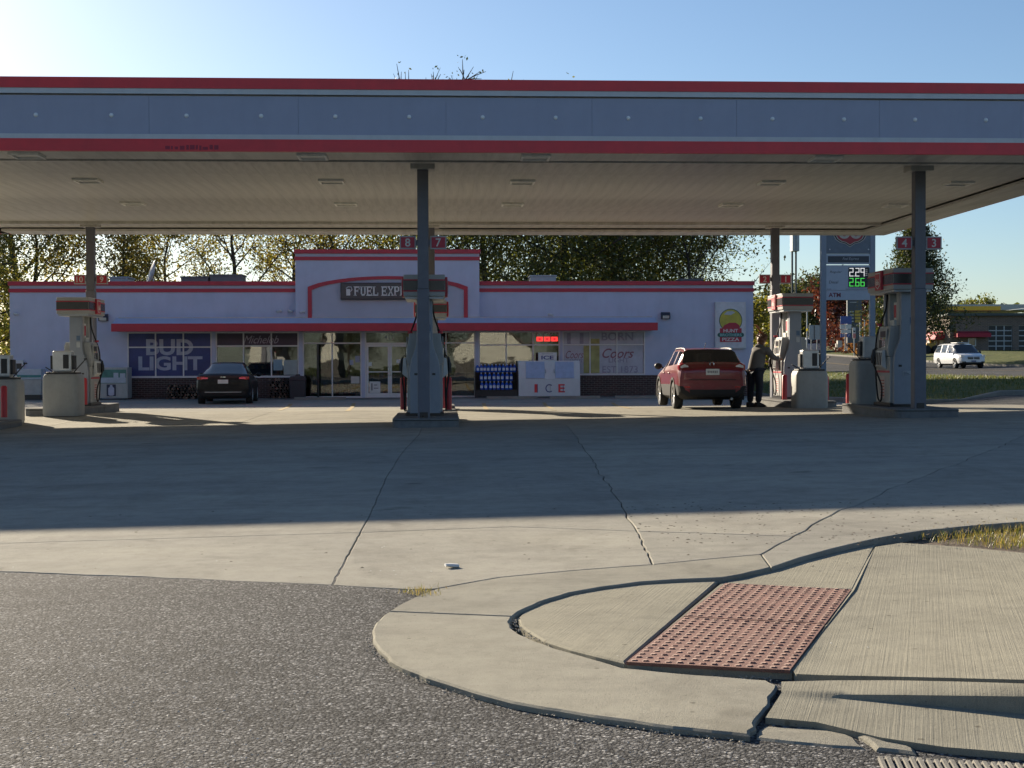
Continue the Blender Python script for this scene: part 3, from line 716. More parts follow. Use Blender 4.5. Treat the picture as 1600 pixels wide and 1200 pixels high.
# ================================================================== CANOPY
CX0, CX1, CY0, CY1, CZ, CT = -18.5, X(1382, 37.9), 22.9, 37.9, 4.65, 5.88
CAN = thing('fuel_canopy', 'long flat roofed grey canopy with red edging over the fuel pumps', 'canopy', (0, 0, 0))
def local(o): return o
H = .02
# front and back fascia panels on a core, then stripes
m = MB(); m.bx(CX0 + .06, CX1 - .06, CY0 + .06, CY1 - .06, CZ + .16, CT - .06); m.build('roof_deck', STEEL, CAN)
seam0, SEAM = X(926, 22.9), (X(1375, 22.9) - X(470, 22.9)) / 4
pan = MB(); pan.box((0, 0, 0), (SEAM - .004, .05, .66)); panme = pan.mesh('fascia_panel', GREY)
bolt = MB(); bolt.lathe([(.001, -.03), (.024, -.028), (.036, -.012), (.038, 0)], 10, axis='y'); boltme = bolt.mesh('bolt', M('bolt_white', (.8, .8, .8), .4), 60)
seam0, SEAM = X(926, 22.9), (X(1375, 22.9) - X(470, 22.9)) / 4
k0 = int(math.floor((CX0 - seam0) / SEAM)); k1 = int(math.ceil((CX1 - seam0) / SEAM))
zmid = CZ + .60
for yf, sg in ((CY0, -1), (CY1, 1)):
    for k in range(k0, k1):
        a, b = max(CX0 + .03, seam0 + SEAM * k), min(CX1 - .03, seam0 + SEAM * (k + 1))
        if b - a > SEAM - .02: o = link('fascia_panel', panme, CAN, 0, ((a + b) / 2, yf - sg * .02, zmid))
        else: mm = MB(); mm.box((0, 0, 0), (b - a - .008, .05, .66)); o = mm.build('fascia_panel', GREY, CAN, loc=((a + b) / 2, yf - sg * .02, zmid))
        if sg < 0:
            for q in (SEAM * .25, SEAM * .75):
                x = seam0 + SEAM * k + q
                if a < x < b: link('bolt', boltme, o, 0, (x - (a + b) / 2, -.025, 0))
for xf, sg in ((CX0, -1), (CX1, 1)):
    ny = 6; st = (CY1 - CY0 - .12) / ny
    for k in range(ny):
        mm = MB(); mm.box((0, 0, 0), (.05, st - .008, .66)); mm.build('fascia_panel', GREY, CAN, loc=(xf - sg * .02, CY0 + .06 + st * (k + .5), zmid))
def ringband(name, z0, z1, out, mat, th=.05):
    for yf, sg in ((CY0, -1), (CY1, 1)):
        m = MB(); m.bx(CX0 - out, CX1 + out, yf + sg * out, yf + sg * (out - th), z0 + (.034 if sg > 0 and z0 == CZ else 0), z1); m.build(name, mat, CAN)
    for xf, sg in ((CX0, -1), (CX1, 1)):
        m = MB(); m.bx(xf + sg * out, xf + sg * (out - th), CY0 - out + th + .002, CY1 + out - th - .002, z0 + (.034 if z0 == CZ else 0), z1); m.build(name, mat, CAN)
ringband('red_band', CT - .18, CT, .05, RED, .09)
ringband('white_band', CT - .27, CT - .182, .035, WHITE, .07)
ringband('white_band', CZ + .205, CZ + .285, .035, WHITE, .07)
ringband('red_band', CZ, CZ + .203, .05, RED, .09)
# perimeter soffit ring, stepped up deck panels inside
RY0, RY1, RX0, RX1, ZR, ZD = CY0 + .95, CY1 - 1.05, CX0 + .95, CX1 - .95, CZ + .012, CZ + .11
m = MB(); m.bx(CX0 + .04, CX1 - .04, CY0 + .045, RY0, ZR, ZR + .06); m.bx(RX0, RX0 + .004, 0, 0, 0, 0) if False else None
m.build('soffit_edge', SOFF, CAN)
m = MB(); m.bx(-11.9, CX1 - .04, RY1, CY1 - .045, ZR, ZR + .06); m.build('soffit_edge', SOFF, CAN)
m = MB(); m.bx(CX0 + .04, RX0, RY0 + .002, RY1 - .002, ZR + .002, ZR + .06); m.build('soffit_edge', SOFF, CAN)
m = MB(); m.bx(RX1, CX1 - .04, RY0 + .002, RY1 - .002, ZR + .002, ZR + .06); m.build('soffit_edge', SOFF, CAN)
n_ = 98; pw = (RX1 - RX0) / n_
m = MB(); m.box((0, 0, 0), (pw - .002, RY1 - RY0 - .004, .03)); deckme = m.mesh('soffit_panel', SOFF)
for k in range(n_): link('soffit_panel', deckme, CAN, 0, (RX0 + pw * (k + .5), (RY0 + RY1) / 2, ZD + .015 + rnd.uniform(-.0015, .0015)))
m = MB(); m.bx(RX0 + .01, RX1 - .01, RY0 + .01, RY1 - .01, ZD + .036, ZD + .05); m.build('deck_backing', M('joint_dark', (.16, .155, .14), .9), CAN)
m = MB()
for yb in (24.35, 35.3): m.bx(RX0 + .02, RX1 - .02, yb - .07, yb + .07, ZD - .07, ZD - .002)
m.build('deck_beam', SOFF, CAN)
# flush downlights
fr = MB()
for (a, b, c, d) in ((-.25, .25, -.25, -.21), (-.25, .25, .21, .25), (-.25, -.21, -.21, .21), (.21, .25, -.21, .21)): fr.bx(a, b, c, d, -.045, 0)
frme = fr.mesh('light_frame', M('light_frame_white', (.80, .80, .78), .5)); ln = MB(); ln.bx(-.208, .208, -.208, .208, -.02, 0); lnme = ln.mesh('light_lens', LAMPGLASS)
for yy_, zz in ((23.38, ZR), (27.3, ZD), (31.2, ZD)):
    for xx_ in (-16.0, -11.0, X(140, 27.3), X(520, 27.3), X(817, 27.3), X(1205, 27.3), X(1497, 27.3)):
        o = link('downlight', frme, CAN, 0, (xx_, yy_, zz)); link('light_lens', lnme, o, 0, (0, 0, 0))
        if zz == ZD:
            s_ = MB(); s_.bx(xx_ - .42, xx_ + .55, yy_ - .3, yy_ + .34, ZD - .004, ZD - .002)
m = MB(); m.bx(-12.15, -11.95, CY1 - .4, CY1 - .2, CZ + .01, CZ + .2); m.build('downpipe_box', DARK, CAN)
# old half peeled lettering on the lower red band
m = MB(); gx_ = at(258, 233, CY0 - .06).x; rg = random.Random(6); u = 0
while u < .9:      # remnant of removed lettering, too faint to read
    a = rg.uniform(.03, .09); m.bx(gx_ + u, gx_ + u + a, CY0 - .0535, CY0 - .051, CZ + .012 + rg.uniform(0, .02), CZ + .06 + rg.uniform(0, .05)); u += a + rg.uniform(.01, .04)
tag(m.build('lettering_ghost', M('faded_red_print', (.30, .028, .05), .6), CAN), kind='stuff')
# columns
COLS = [(-9.3, 25.0, 'f'), (X(662, 25), 25.0, 'f'), (X(1435, 25), 25.0, 'f'), (X(143.5, 35.75), 35.75, 'b'), (X(674, 35.75), 35.75, 'b'), (X(1211, 35.75), 35.75, 'b')]
for (x, y, k) in COLS:
    zb = G(x, y) + .02
    m = MB(); m.bx(x - .103, x + .103, y - .103, y + .103, 2.45 if k == 'f' else 3.0, ZD + .02); c1 = m.build('column', DGREY, CAN, bevel=.012)
    m = MB(); m.bx(x - .112, x + .112, y - .112, y + .112, zb, 2.45 if k == 'f' else 3.0); m.build('column_sleeve', DGREY, c1, bevel=.012)
    m = MB(); m.bx(x - .225, x + .225, y - .2, y + .2, CZ + .0, ZD - .004); m.build('column_collar', SOFF, c1, bevel=.01)
    m = MB(); m.bx(x - .075, x + .075, y - .118, y - .112, zb + .13, zb + .25); m.build('access_cover', DARK, c1)
# number flags
SIGNRED = M('sign_red', (.44, .03, .055), .5, var=.06)
def flag(num, x, y, z, sx, w_, h_, label):
    t = thing('pump_number_sign', label, 'sign', (x, y, z), 0, 'red pump number flags on the canopy columns')
    m = MB(); m.bx(-w_ / 2, w_ / 2, -.03, .03, -h_ / 2, h_ / 2); m.build('sign_frame', M('flag_frame', (.36, .36, .38), .5), t)
    m = MB(); m.bx(-w_ / 2 + .025, w_ / 2 - .025, -.034, -.0305, -h_ / 2 + .025, h_ / 2 - .025); m.build('sign_face', SIGNRED, t)
    m = MB(); m.bx(-sx * (w_ / 2 - .001) - sx * .03, -sx * (w_ / 2 - .002), -.03, .03, -.05, .05); m.build('bracket', DGREY, t)
    text(num, PAPER, t, (0, -.0365, 0), h=h_ * .62, bold=.012, extrude=.001)
place = {'8': 'between the plain wall gable and the front middle column', '7': '', '4': '', '3': '', '2': '', '1': '', '10': '', '9': ''}
for num, c, sx, lab in (('8', 1, -1, 'red number 8 flag on the left side of the front middle column'), ('7', 1, 1, 'red number 7 flag on the right side of the front middle column'),
                        ('4', 2, -1, 'red number 4 flag on the left side of the front right column'), ('3', 2, 1, 'red number 3 flag on the right side of the front right column'),
                        ('2', 5, -1, 'red number 2 flag beside the back right column, above the person'), ('1', 5, 1, 'red number 1 flag beside the back right column, near twin poles'),
                        ('10', 3, -1, 'red number 10 flag left of the back left column'), ('9', 3, 1, 'red number 9 flag right of the back left column')):
    x, y, k = COLS[c]
    flag(num, x + sx * (.103 + .03 + .15), y, 3.31 if k == 'f' else 3.29, sx, .30, .245, lab)

# ================================================================== STORE
SY, SS = 52.5, 40.0
def sx_(px): return at(px, 565, SY).x
def sz(py): return at(607, py, SY).z
X0, X1, ZF, ZP = sx_(16), sx_(1177), -.31, sz(439.5)
STORE = thing('store_building', 'low grey convenience store with red trim and a raised entrance gable', 'building', (0, 0, 0))
def holes_wall(name, x0, x1, z0, z1, y0, y1, holes, mat, parent):
    xs_ = sorted({x0, x1, *[h[0] for h in holes], *[h[1] for h in holes]}); zs_ = sorted({z0, z1, *[h[2] for h in holes], *[h[3] for h in holes]})
    xs_ = [a for a in xs_ if x0 <= a <= x1]; zs_ = [a for a in zs_ if z0 <= a <= z1]
    def solid(i, j):
        if not (0 <= i < len(xs_) - 1 and 0 <= j < len(zs_) - 1): return False
        cx, cz = (xs_[i] + xs_[i + 1]) / 2, (zs_[j] + zs_[j + 1]) / 2
        return not any(h[0] < cx < h[1] and h[2] < cz < h[3] for h in holes)
    m = MB()
    for i in range(len(xs_) - 1):
        for j in range(len(zs_) - 1):
            if not solid(i, j): continue
            a, b, c, d = xs_[i], xs_[i + 1], zs_[j], zs_[j + 1]
            m.add([(a, y0, c), (b, y0, c), (b, y0, d), (a, y0, d)], [(0, 1, 2, 3)]); m.add([(a, y1, c), (b, y1, c), (b, y1, d), (a, y1, d)], [(3, 2, 1, 0)])
            if not solid(i - 1, j): m.add([(a, y0, c), (a, y1, c), (a, y1, d), (a, y0, d)], [(3, 2, 1, 0)])
            if not solid(i + 1, j): m.add([(b, y0, c), (b, y1, c), (b, y1, d), (b, y0, d)], [(0, 1, 2, 3)])
            if not solid(i, j - 1): m.add([(a, y0, c), (b, y0, c), (b, y1, c), (a, y1, c)], [(3, 2, 1, 0)])
            if not solid(i, j + 1): m.add([(a, y0, d), (b, y0, d), (b, y1, d), (a, y1, d)], [(0, 1, 2, 3)])
    return m.build(name, mat, parent)
ZW, ZS1, ZS2, ZT = sz(518), sz(589), sz(621.5), sz(540)
OPEN = {'A': (sx_(199), sx_(331), ZS1, ZW), 'B': (sx_(337), sx_(467), ZS1, ZW), 'C': (sx_(473), sx_(565), ZS2, ZW), 'D': (sx_(570), sx_(648), ZS2, ZW),
        'E': (sx_(652), sx_(743), ZS2, ZW), 'F': (sx_(748), sx_(875), sz(587.5), ZW), 'G': (sx_(879), sx_(1008), sz(587.5), ZW)}
holes_wall('wall', X0, X1, ZF - .3, ZP - .4, SY, SY + .25, list(OPEN.values()), WALL, STORE)
m = MB(); m.bx(X0, X0 + .25, SY + .252, SY + 17, ZF - .3, ZP - .4); m.build('wall', WALL, STORE)
m = MB(); m.bx(X1 - .25, X1, SY + .252, SY + 17, ZF - .3, ZP - .4); m.build('wall', WALL, STORE)
m = MB(); m.bx(X0, X1, SY + 17.002, SY + 17.25, ZF - .3, ZP - .4); m.build('wall', WALL, STORE)
# parapet: red cap, grey strip, red strip
def parapet(x0, x1, y0, y1, zt, hgt, close=True):
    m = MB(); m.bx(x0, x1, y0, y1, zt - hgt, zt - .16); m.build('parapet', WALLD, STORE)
    m = MB(); m.bx(x0 - .05, x1 + .05, y0 - .06, y1 + .03, zt - .16, zt); m.build('red_cap', REDS, STORE, bevel=.01)
    m = MB(); m.bx(x0 - .03, x1 + .03, y0 - .035, y0, zt - .42, zt - .28); m.build('red_strip', REDS, STORE)
GX0, GX1, GY, GZ = sx_(464), sx_(749), SY - .38, sz(391)
parapet(X0, GX0 - .01, SY, SY + .3, ZP, .4); parapet(GX1 + .01, X1, SY, SY + .3, ZP, .4)
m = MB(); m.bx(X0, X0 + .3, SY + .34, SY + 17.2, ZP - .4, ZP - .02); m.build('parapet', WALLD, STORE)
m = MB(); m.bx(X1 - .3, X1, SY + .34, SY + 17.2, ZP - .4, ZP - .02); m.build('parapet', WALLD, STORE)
m = MB(); m.bx(X0 + .3, X1 - .3, SY + .31, SY + 17, ZP - .75, ZP - .6); m.build('roof', M('roof_membrane', (.2, .2, .2), .9), STORE)
# raised gable
AWZ0, AWZ1 = sz(516.5), sz(504)
m = MB(); m.bx(GX0, GX1, GY, SY - .003, sz(503), GZ - .4); m.build('gable_wall', WALL, STORE)
m = MB(); m.bx(GX0, GX1, SY + .003, SY + 2.2, ZP - .3, GZ - .4); m.build('gable_wall', WALL, STORE)
parapet(GX0, GX1, GY, SY + 2.2, GZ, .4)
cx = sx_(607.5); hw = sx_(731) - cx; leg = .15
prof = []
for k in range(17):
    t = -1 + 2 * k / 16; prof.append((cx + hw * t, sz(449) + (sz(432.5) - sz(449)) * (1 - t * t) ** .75))
inn = [(cx + (hw - leg) * (-1 + 2 * k / 16), sz(449) - .12 + (sz(432.5) - sz(449)) * (1 - (-1 + 2 * k / 16) ** 2) ** .75) for k in range(17)]
zb = sz(497.5)
ring = [(cx - hw, zb)] + prof + [(cx + hw, zb), (cx + hw - leg, zb)] + list(reversed(inn)) + [(cx - hw + leg, zb)]
m = MB(); m.prism(ring, 'y', GY - .05, GY - .002); m.build('arch_trim', REDS, STORE, fixn=True)
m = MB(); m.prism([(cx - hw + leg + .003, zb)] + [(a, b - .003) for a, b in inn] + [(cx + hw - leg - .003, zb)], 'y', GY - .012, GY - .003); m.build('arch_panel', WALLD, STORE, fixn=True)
# awning: red face, pale sloping top
AX0, AX1 = sx_(174) * 1.0, sx_(1028)
AY = 51.35; fA = (AY / SY)
ax0, ax1 = AX0 * fA, AX1 * fA; az = lambda py: 1.10 + (564.6 - py) / SS * fA
m = MB(); m.prism([(AY, az(516.3)), (AY, az(504)), (AY + .06, az(504)), (AY + .06, az(516.3))], 'x', ax0, ax1); m.build('awning_face', REDS, STORE, fixn=True, bevel=.008)
m = MB(); m.prism([(AY + .062, az(515.5)), (AY + .062, az(504.5)), (SY - .45, sz(497.2)), (SY - .39, sz(497.2)), (SY - .39, az(515.5))], 'x', ax0 + .02, ax1 - .02); m.build('awning_top', WALL, STORE, fixn=True)
m = MB(); m.bx(ax0 + .02, GX0 - .002, SY - .389, SY - .002, az(515.5), sz(497.4)); m.bx(GX1 + .002, ax1 - .02, SY - .389, SY - .002, az(515.5), sz(497.4)); m.build('awning_back', WALL, STORE)
m = MB(); m.bx(ax0 - .0 + .1, ax1 - .1, SY - .41, SY - .392, sz(497) - .0, sz(497) + .035); m.build('flashing', STEEL, STORE)
# brick base
BRK = mat_brick('brick_base', (.075, .04, .034), (.045, .028, .026), (.17, .155, .145))
def brick(x0, x1, ztop):
    m = MB(); m.bx(x0, x1, SY - .09, SY - .003, ZF - .2, ztop); o = m.build('brick_base', BRK, STORE)
    m = MB(); m.bx(x0, x1, SY - .10, SY - .003, ztop + .001, ztop + .035); m.build('brick_sill', WHITE if False else BRK, STORE)
brick(sx_(199), sx_(331), ZS1 - .04); brick(sx_(331) + .002, sx_(470), ZS1 - .04); brick(sx_(746), sx_(877), sz(587.5) - .04); brick(sx_(877) + .002, X1 - .02, sz(587.5) - .04)
m = MB(); m.bx(X0, X1, SY - .02, SY - .001, 0, 0) if False else None
# windows
def window(key, mull, trans, door=False):
    x0, x1, z0, z1 = OPEN[key]; yf = SY + .06; f = .05
    m = MB()
    m.bx(x0, x0 + f, yf - .06, yf + .06, z0, z1); m.bx(x1 - f, x1, yf - .06, yf + .06, z0, z1)
    m.bx(x0 + f, x1 - f, yf - .06, yf + .06, z1 - f, z1); m.bx(x0 + f, x1 - f, yf - .06, yf + .06, z0, z0 + f + .02)
    mx = [sx_(q) for q in mull]
    for q in mx: m.bx(q - f / 2, q + f / 2, yf - .055, yf + .055, z0 + f + .02, z1 - f)
    edges = [x0 + f] + sum([[q - f / 2, q + f / 2] for q in mx], []) + [x1 - f]
    cells = [(edges[i], edges[i + 1]) for i in range(0, len(edges), 2)]
    zt = sz(trans)
    for a, b in cells: m.bx(a, b, yf - .05, yf + .05, zt - f / 2, zt + f / 2)
    o = m.build('window', FRAME, STORE)
    for a, b in cells:
        for c, d in ((z0 + f + .02, zt - f / 2), (zt + f / 2, z1 - f)):
            g = MB(); g.bx(a, b, yf - .006, yf + .006, c, d); g.build('pane', GLASS, o)
    return o
winA = window('A', (243, 286.5), 541.5); winB = window('B', (380.5, 424), 540); winC = window('C', (519,), 536)
winE = window('E', (697,), 536); winF = window('F', (791, 833), 539.5); winG = window('G', (922, 964), 539.5)
# pilaster faces between windows (mauve painted steel)
for a, b, zt in ((331, 337, ZS1), (467, 473, ZS2), (565, 570, ZS2), (648, 652, ZS2), (743, 748, ZS2), (875, 879, ZS1)):
    m = MB(); m.bx(sx_(a) + .004, sx_(b) - .004, SY - .03, SY - .002, zt, ZW); m.build('pilaster', WALL, STORE)
# entrance
x0, x1, z0, z1 = OPEN['D']; yf = SY + .06; zt = sz(536.5)
m = MB(); m.bx(x0, x0 + .06, yf - .06, yf + .06, z0, z1); m.bx(x1 - .06, x1, yf - .06, yf + .06, z0, z1); m.bx(x0 + .06, x1 - .06, yf - .06, yf + .06, z1 - .05, z1); m.bx(x0 + .06, x1 - .06, yf - .06, yf + .06, zt - .05, zt + .03)
ent = m.build('door_frame', FRAME, STORE)
m = MB(); m.bx(x0 + .06, x1 - .06, yf - .006, yf + .006, zt + .03, z1 - .05); m.build('pane', GLASS, ent)
text('415', M('vinyl_numeral', (.45, .45, .45), .6), ent, (sx_(608), yf - .012, sz(527)), h=.19, bold=.005, extrude=.001)
xm = (x0 + x1) / 2
for a, b, sg in ((x0 + .065, xm - .004, 1), (xm + .004, x1 - .065, -1)):
    m = MB(); f = .075; zb = z0 + .01; zc = zt - .055
    m.bx(a, a + f, yf - .03, yf + .03, zb, zc); m.bx(b - f, b, yf - .03, yf + .03, zb, zc); m.bx(a + f, b - f, yf - .03, yf + .03, zc - f, zc); m.bx(a + f, b - f, yf - .03, yf + .03, zb, zb + .17)
    m.bx(a + f, b - f, yf - .025, yf + .025, zb + .98, zb + 1.02)
    d = m.build('door', FRAME, STORE)
    g = MB(); g.bx(a + f, b - f, yf - .006, yf + .006, zb + .17, zc - f); g.build('pane', GLASS, d)
    g = MB(); hx = b - f / 2 if sg > 0 else a + f / 2; g.tube([(hx, yf - .03, zb + .85), (hx, yf - .09, zb + .87), (hx, yf - .09, zb + 1.2), (hx, yf - .03, zb + 1.22)], .013, 8); g.build('handle', CHROME, d)
    g = MB(); g.lathe([(.13, -.012), (.16, 0), (.13, .012), (.10, .012), (.10, -.012), (.13, -.012)], 20, c=((a + b) / 2 + .1 * sg, yf + .05, sz(548)), axis='y'); g.build('door_wreath', M('wreath', (.22, .19, .14), .9, var=.4, scale=40), d)
# posters stuck on the glass: each a thin sheet on the outside of the panes
def sheet(parent, name, a, b, c, d, mat, y=SY + .046, th=.003):
    m = MB(); m.bx(sx_(a), sx_(b), y, y + th, sz(d), sz(c)); return m.build(name, mat, parent)
BUDB = M('poster_blue', (.030, .045, .165), .5, var=.25, scale=1.6); BUDL = M('poster_letter', (.33, .36, .45), .6, var=.15, scale=3)
panesA = [(201.3, 242), (244, 285.5), (287.6, 329)]
for a, b in panesA:
    for c, d in ((520.2, 540.3), (542.6, 586.3)): sheet(winA, 'poster', a, b, c, d, BUDB)
# lettering is printed across the six sheets; mullions stand in front
text('BUD', BUDL, winA, (sx_(265), SY + .0445, sz(541.5)), w=72 / SS, h=25 / SS, bold=.035, extrude=.0006)
text('LIGHT', BUDL, winA, (sx_(266), SY + .0445, sz(566.5)), w=98 / SS, h=22 / SS, bold=.035, extrude=.0006)
MICH = M('poster_maroon', (.045, .03, .055), .5, var=.2, scale=2); SILV = M('poster_silver', (.30, .28, .34), .6, var=.2)
for a, b in ((339.3, 379.3), (381.7, 422.8), (425.2, 464.6)): sheet(winB, 'poster', a, b, 520.2, 538.8, MICH)
text('Michelob', SILV, winB, (sx_(408), SY + .0445, sz(530)), w=54 / SS, h=12 / SS, shear=.45, extrude=.0006)
sheet(winB, 'notice', 427, 441, 561, 578, M('notice_blue', (.22, .34, .42), .6)); sheet(winB, 'notice', 443, 464, 562, 585, M('notice_pale', (.32, .38, .38), .6))
COOR = M('poster_grey', (.43, .43, .49), .55, var=.18, scale=1.5); COOY = M('poster_yellow', (.36, .33, .12), .6, var=.25, scale=3); COOD = M('poster_grey_letter', (.27, .25, .32), .6, var=.2); COOR2 = M('poster_red_letter', (.25, .10, .13), .6, var=.25)
for a, b in ((881.4, 920.8), (923.2, 962.8), (965.2, 1005.6)):
    for c, d in ((520.2, 538.3), (540.8, 584.2)): sheet(winG, 'poster', a, b, c, d, COOR)
sheet(winG, 'poster_bottle', 912, 921, 541, 584, COOY, SY + .0435, .002); sheet(winG, 'poster_bottle', 923.2, 937, 530, 538, COOY, SY + .0435, .002); sheet(winG, 'poster_bottle', 923.2, 937, 541, 584, COOY, SY + .0435, .002)
sheet(winG, 'poster_bottle', 886, 892, 521, 538, COOD, SY + .0435, .002); sheet(winG, 'poster_bottle', 906, 912, 521, 538, COOD, SY + .0435, .002)
text('BORN', COOD, winG, (sx_(965), SY + .0425, sz(526.5)), w=50 / SS, h=13 / SS, bold=.02, extrude=.0006)
text('Coors', COOR2, winG, (sx_(966), SY + .0425, sz(553)), w=50 / SS, h=15 / SS, shear=.4, bold=.01, extrude=.0006)
text('Coors', COOR2, winG, (sx_(898), SY + .0425, sz(555)), w=28 / SS, h=12 / SS, shear=.4, extrude=.0006)
text('LIGHT', COOD, winG, (sx_(967), SY + .0425, sz(564)), w=32 / SS, h=7.5 / SS, bold=.02, extrude=.0006)
text('LIGHT', COOD, winG, (sx_(901), SY + .0425, sz(565)), w=20 / SS, h=5 / SS, bold=.02, extrude=.0006)
text('EST 1873', COOD, winG, (sx_(969), SY + .0425, sz(578.5)), w=56 / SS, h=10.5 / SS, bold=.01, extrude=.0006)
dL = [c for c in STORE.children if c.name.startswith('door') and not c.name.startswith('door_f')]
sheet(dL[0], 'notice', 577, 594, 596, 614, PAPER); sheet(dL[0], 'notice', 575, 581, 566, 572, PAPER); sheet(dL[1], 'notice', 619.5, 635, 561.5, 567.5, PAPER)
sheet(winC, 'notice', 548, 561.5, 588, 599, M('notice_cream', (.52, .50, .46), .7)); sheet(winC, 'notice', 546, 552, 562, 570, M('notice_b', (.28, .32, .4), .7)); sheet(winC, 'notice', 555, 562, 556, 566, M('notice_c', (.3, .3, .38), .7))
m = MB(); m.bx(sx_(580), sx_(581.6), SY + .043, SY + .0445, sz(610), sz(599)); m.bx(sx_(584), sx_(589), SY + .043, SY + .0445, sz(602), sz(601)); m.bx(sx_(584), sx_(591), SY + .043, SY + .0445, sz(607), sz(606)); m.build('notice_print', DARK, dL[0])
# the shop floor seen through the glass
INT = M('interior_wall', (.32, .29, .25), .9, var=.2, scale=.8)
m = MB(); m.bx(X0 + .3, X1 - .3, SY + .3, SY + 12, ZF - .05, ZF - .0); m.build('shop_floor', M('shop_floor_tile', (.25, .23, .2), .4), STORE)
m = MB(); m.bx(X0 + .3, X1 - .3, SY + 9, SY + 9.1, ZF, ZW + .5); m.build('back_wall', INT, STORE)
m = MB(); m.bx(X0 + .3, X1 - .3, SY + .3, SY + 9, ZW + .45, ZW + .5); m.build('ceiling', M('ceiling_tile', (.35, .34, .32), .9), STORE)
SHC = [M('goods_%s' % n, c, .6, var=.5, scale=9) for n, c in (('red', (.30, .03, .03)), ('tan', (.35, .26, .14)), ('blue', (.06, .10, .3)), ('white', (.5, .5, .48)), ('green', (.06, .2, .08)))]
ri = random.Random(4)
for k, (px_, yy_, w_, h_, c) in enumerate([(497, .9, .75, 2.0, 4), (480, 1.3, .5, 1.6, 1), (528, 2.2, 1.1, .95, 0), (556, 2.4, 1.0, .9, 0), (590, 2.6, .9, 1.2, 1), (628, 2.6, .9, 1.3, 2), (360, 2.0, 1.6, 1.7, 3), (402, 2.4, 1.4, 1.4, 1), (445, 2.2, 1.0, 1.5, 2), (664, 1.0, .6, 1.6, 1), (770, 2.6, 1.8, 1.3, 1), (820, 2.6, 1.8, 1.5, 0), (855, 2.2, 1, 1.7, 2)]):
    t = thing('store_shelf', ('tall dark shelf behind the left storefront pane', 'narrow shelf at the left edge of the storefront glass', 'low red counter shelf behind the storefront glass', 'low red counter shelf just left of the doors', 'shelf behind the left door leaf', 'shelf behind the right door leaf', 'shelf behind the left pane of the maroon banner window', 'shelf behind the middle pane of the maroon banner window', 'shelf behind the right pane of the maroon banner window', 'narrow shelf just right of the doors', 'shelf behind the glass above the jug rack', 'shelf behind the glass above the ice freezer', 'shelf under the red neon sign')[k], 'shelf', (sx_(px_), SY + .4 + yy_, ZF), 0, 'shelves inside the store')
    m = MB(); m.bx(-w_ / 2, w_ / 2, -.2, .2, 0, .08); m.bx(-w_ / 2, w_ / 2, .16, .2, .081, h_); m.bx(-w_ / 2, -w_ / 2 + .03, -.2, .159, .081, h_); m.bx(w_ / 2 - .03, w_ / 2, -.2, .159, .081, h_)
    zz = .35
    while zz < h_: m.bx(-w_ / 2 + .031, w_ / 2 - .031, -.2, .158, zz, zz + .025); zz += .38
    m.build('shelf_frame', DARK, t)
    zz = .09
    while zz < h_ - .2:
        x = -w_ / 2 + .05
        while x < w_ / 2 - .15:
            ww = ri.uniform(.07, .16); m = MB(); m.bx(x, x + ww, -.17, .1, zz + .012, zz + ri.uniform(.16, .24)); tag(m.build('packet', SHC[c] if ri.random() < .5 else ri.choice(SHC), t)); x += ww + .01
        zz = .375 if zz < .2 else zz + .38
tg = thing('cigarette_carton_stack', 'pale stack of boxed drinks seen behind the glass right of the door', 'boxes', (sx_(721), SY + .75, ZF))
for i in range(3):
    for j in range(3):
        m = MB(); m.bx(-.62 + i * .41, -.23 + i * .41, -.2, .2, j * .33, j * .33 + .325); m.build('carton', M('carton_pale', (.42, .46, .46), .7, var=.25, scale=4), tg, bevel=.01)
m = MB(); m.prism([(-.55, 0), (.1, 0), (0.05, .22), (-.2, .34), (-.5, .2)], 'y', -.19, .19); m.build('wrapped_pack', M('shrink_wrap', (.5, .52, .5), .3), tg, loc=(0, 0, .99), fixn=True)
# neon lottery sign hanging behind the right window
t = thing('neon_sign', 'grey arched sign with three red lit panels hanging behind the window', 'neon sign', (sx_(855), SY - .0, sz(527)))
NEON = M('neon_red', (1.0, .035, .03), emit=.8)
for i in (-1, 0, 1):
    m = MB(); m.tube([(i * .29 + .15 * cos(a), 0, .02 + .15 * sin(a)) for a in [pi * k / 8 for k in range(9)]], .022, 6); m.build('sign_arch', M('neon_tube_off', (.3, .3, .32), .4), t)
    m = MB(); m.bx(i * .29 - .12, i * .29 + .12, -.02, .02, -.17, .0); m.build('lit_panel', NEON, t)
    m = MB(); m.bx(i * .29 - .05, i * .29 + .05, -.0225, -.0205, -.125, -.045); m.build('panel_core', M('neon_core', (.75, .02, .04), emit=.35), t)
t.location.y = SY + .02
# wall fittings
def floodlight(x, z, lab):
    t = thing('wall_floodlight', lab, 'wall light', (x, SY - .002, z))
    m = MB(); m.prism([(0, -.13), (-.16, -.13), (-.2, .0), (-.12, .13), (0, .13)], 'x', -.17, .17); m.build('housing', M('bronze_housing', (.03, .032, .045), .5), t, fixn=True)
    m = MB(); m.prism([(-.165, -.115), (-.203, -.005), (-.207, -.005), (-.169, -.115)], 'x', -.13, .13); m.build('lens', LAMPGLASS, t, fixn=True)
floodlight(sx_(1039.5), sz(494), 'dark boxy floodlight on the wall right of the awning end'); floodlight(sx_(163), sz(495.5), 'dark boxy floodlight on the wall left of the awning end')
def camera_box(x, z, y, lab, sg=1):
    t = thing('security_camera', lab, 'security camera', (x, y, z), 0, 'small cameras on the store front')
    m = MB(); m.tube([(0, 0, 0), (0, -.08, -.02), (0, -.12, .02)], .015, 6); m.build('arm', STEEL, t)
    m = MB(); m.tube([(-.02 * sg, -.10, .05), (.16 * sg, -.2, .0)], .045, 8); m.build('camera_body', M('camera_white', (.5, .5, .5), .5), t)
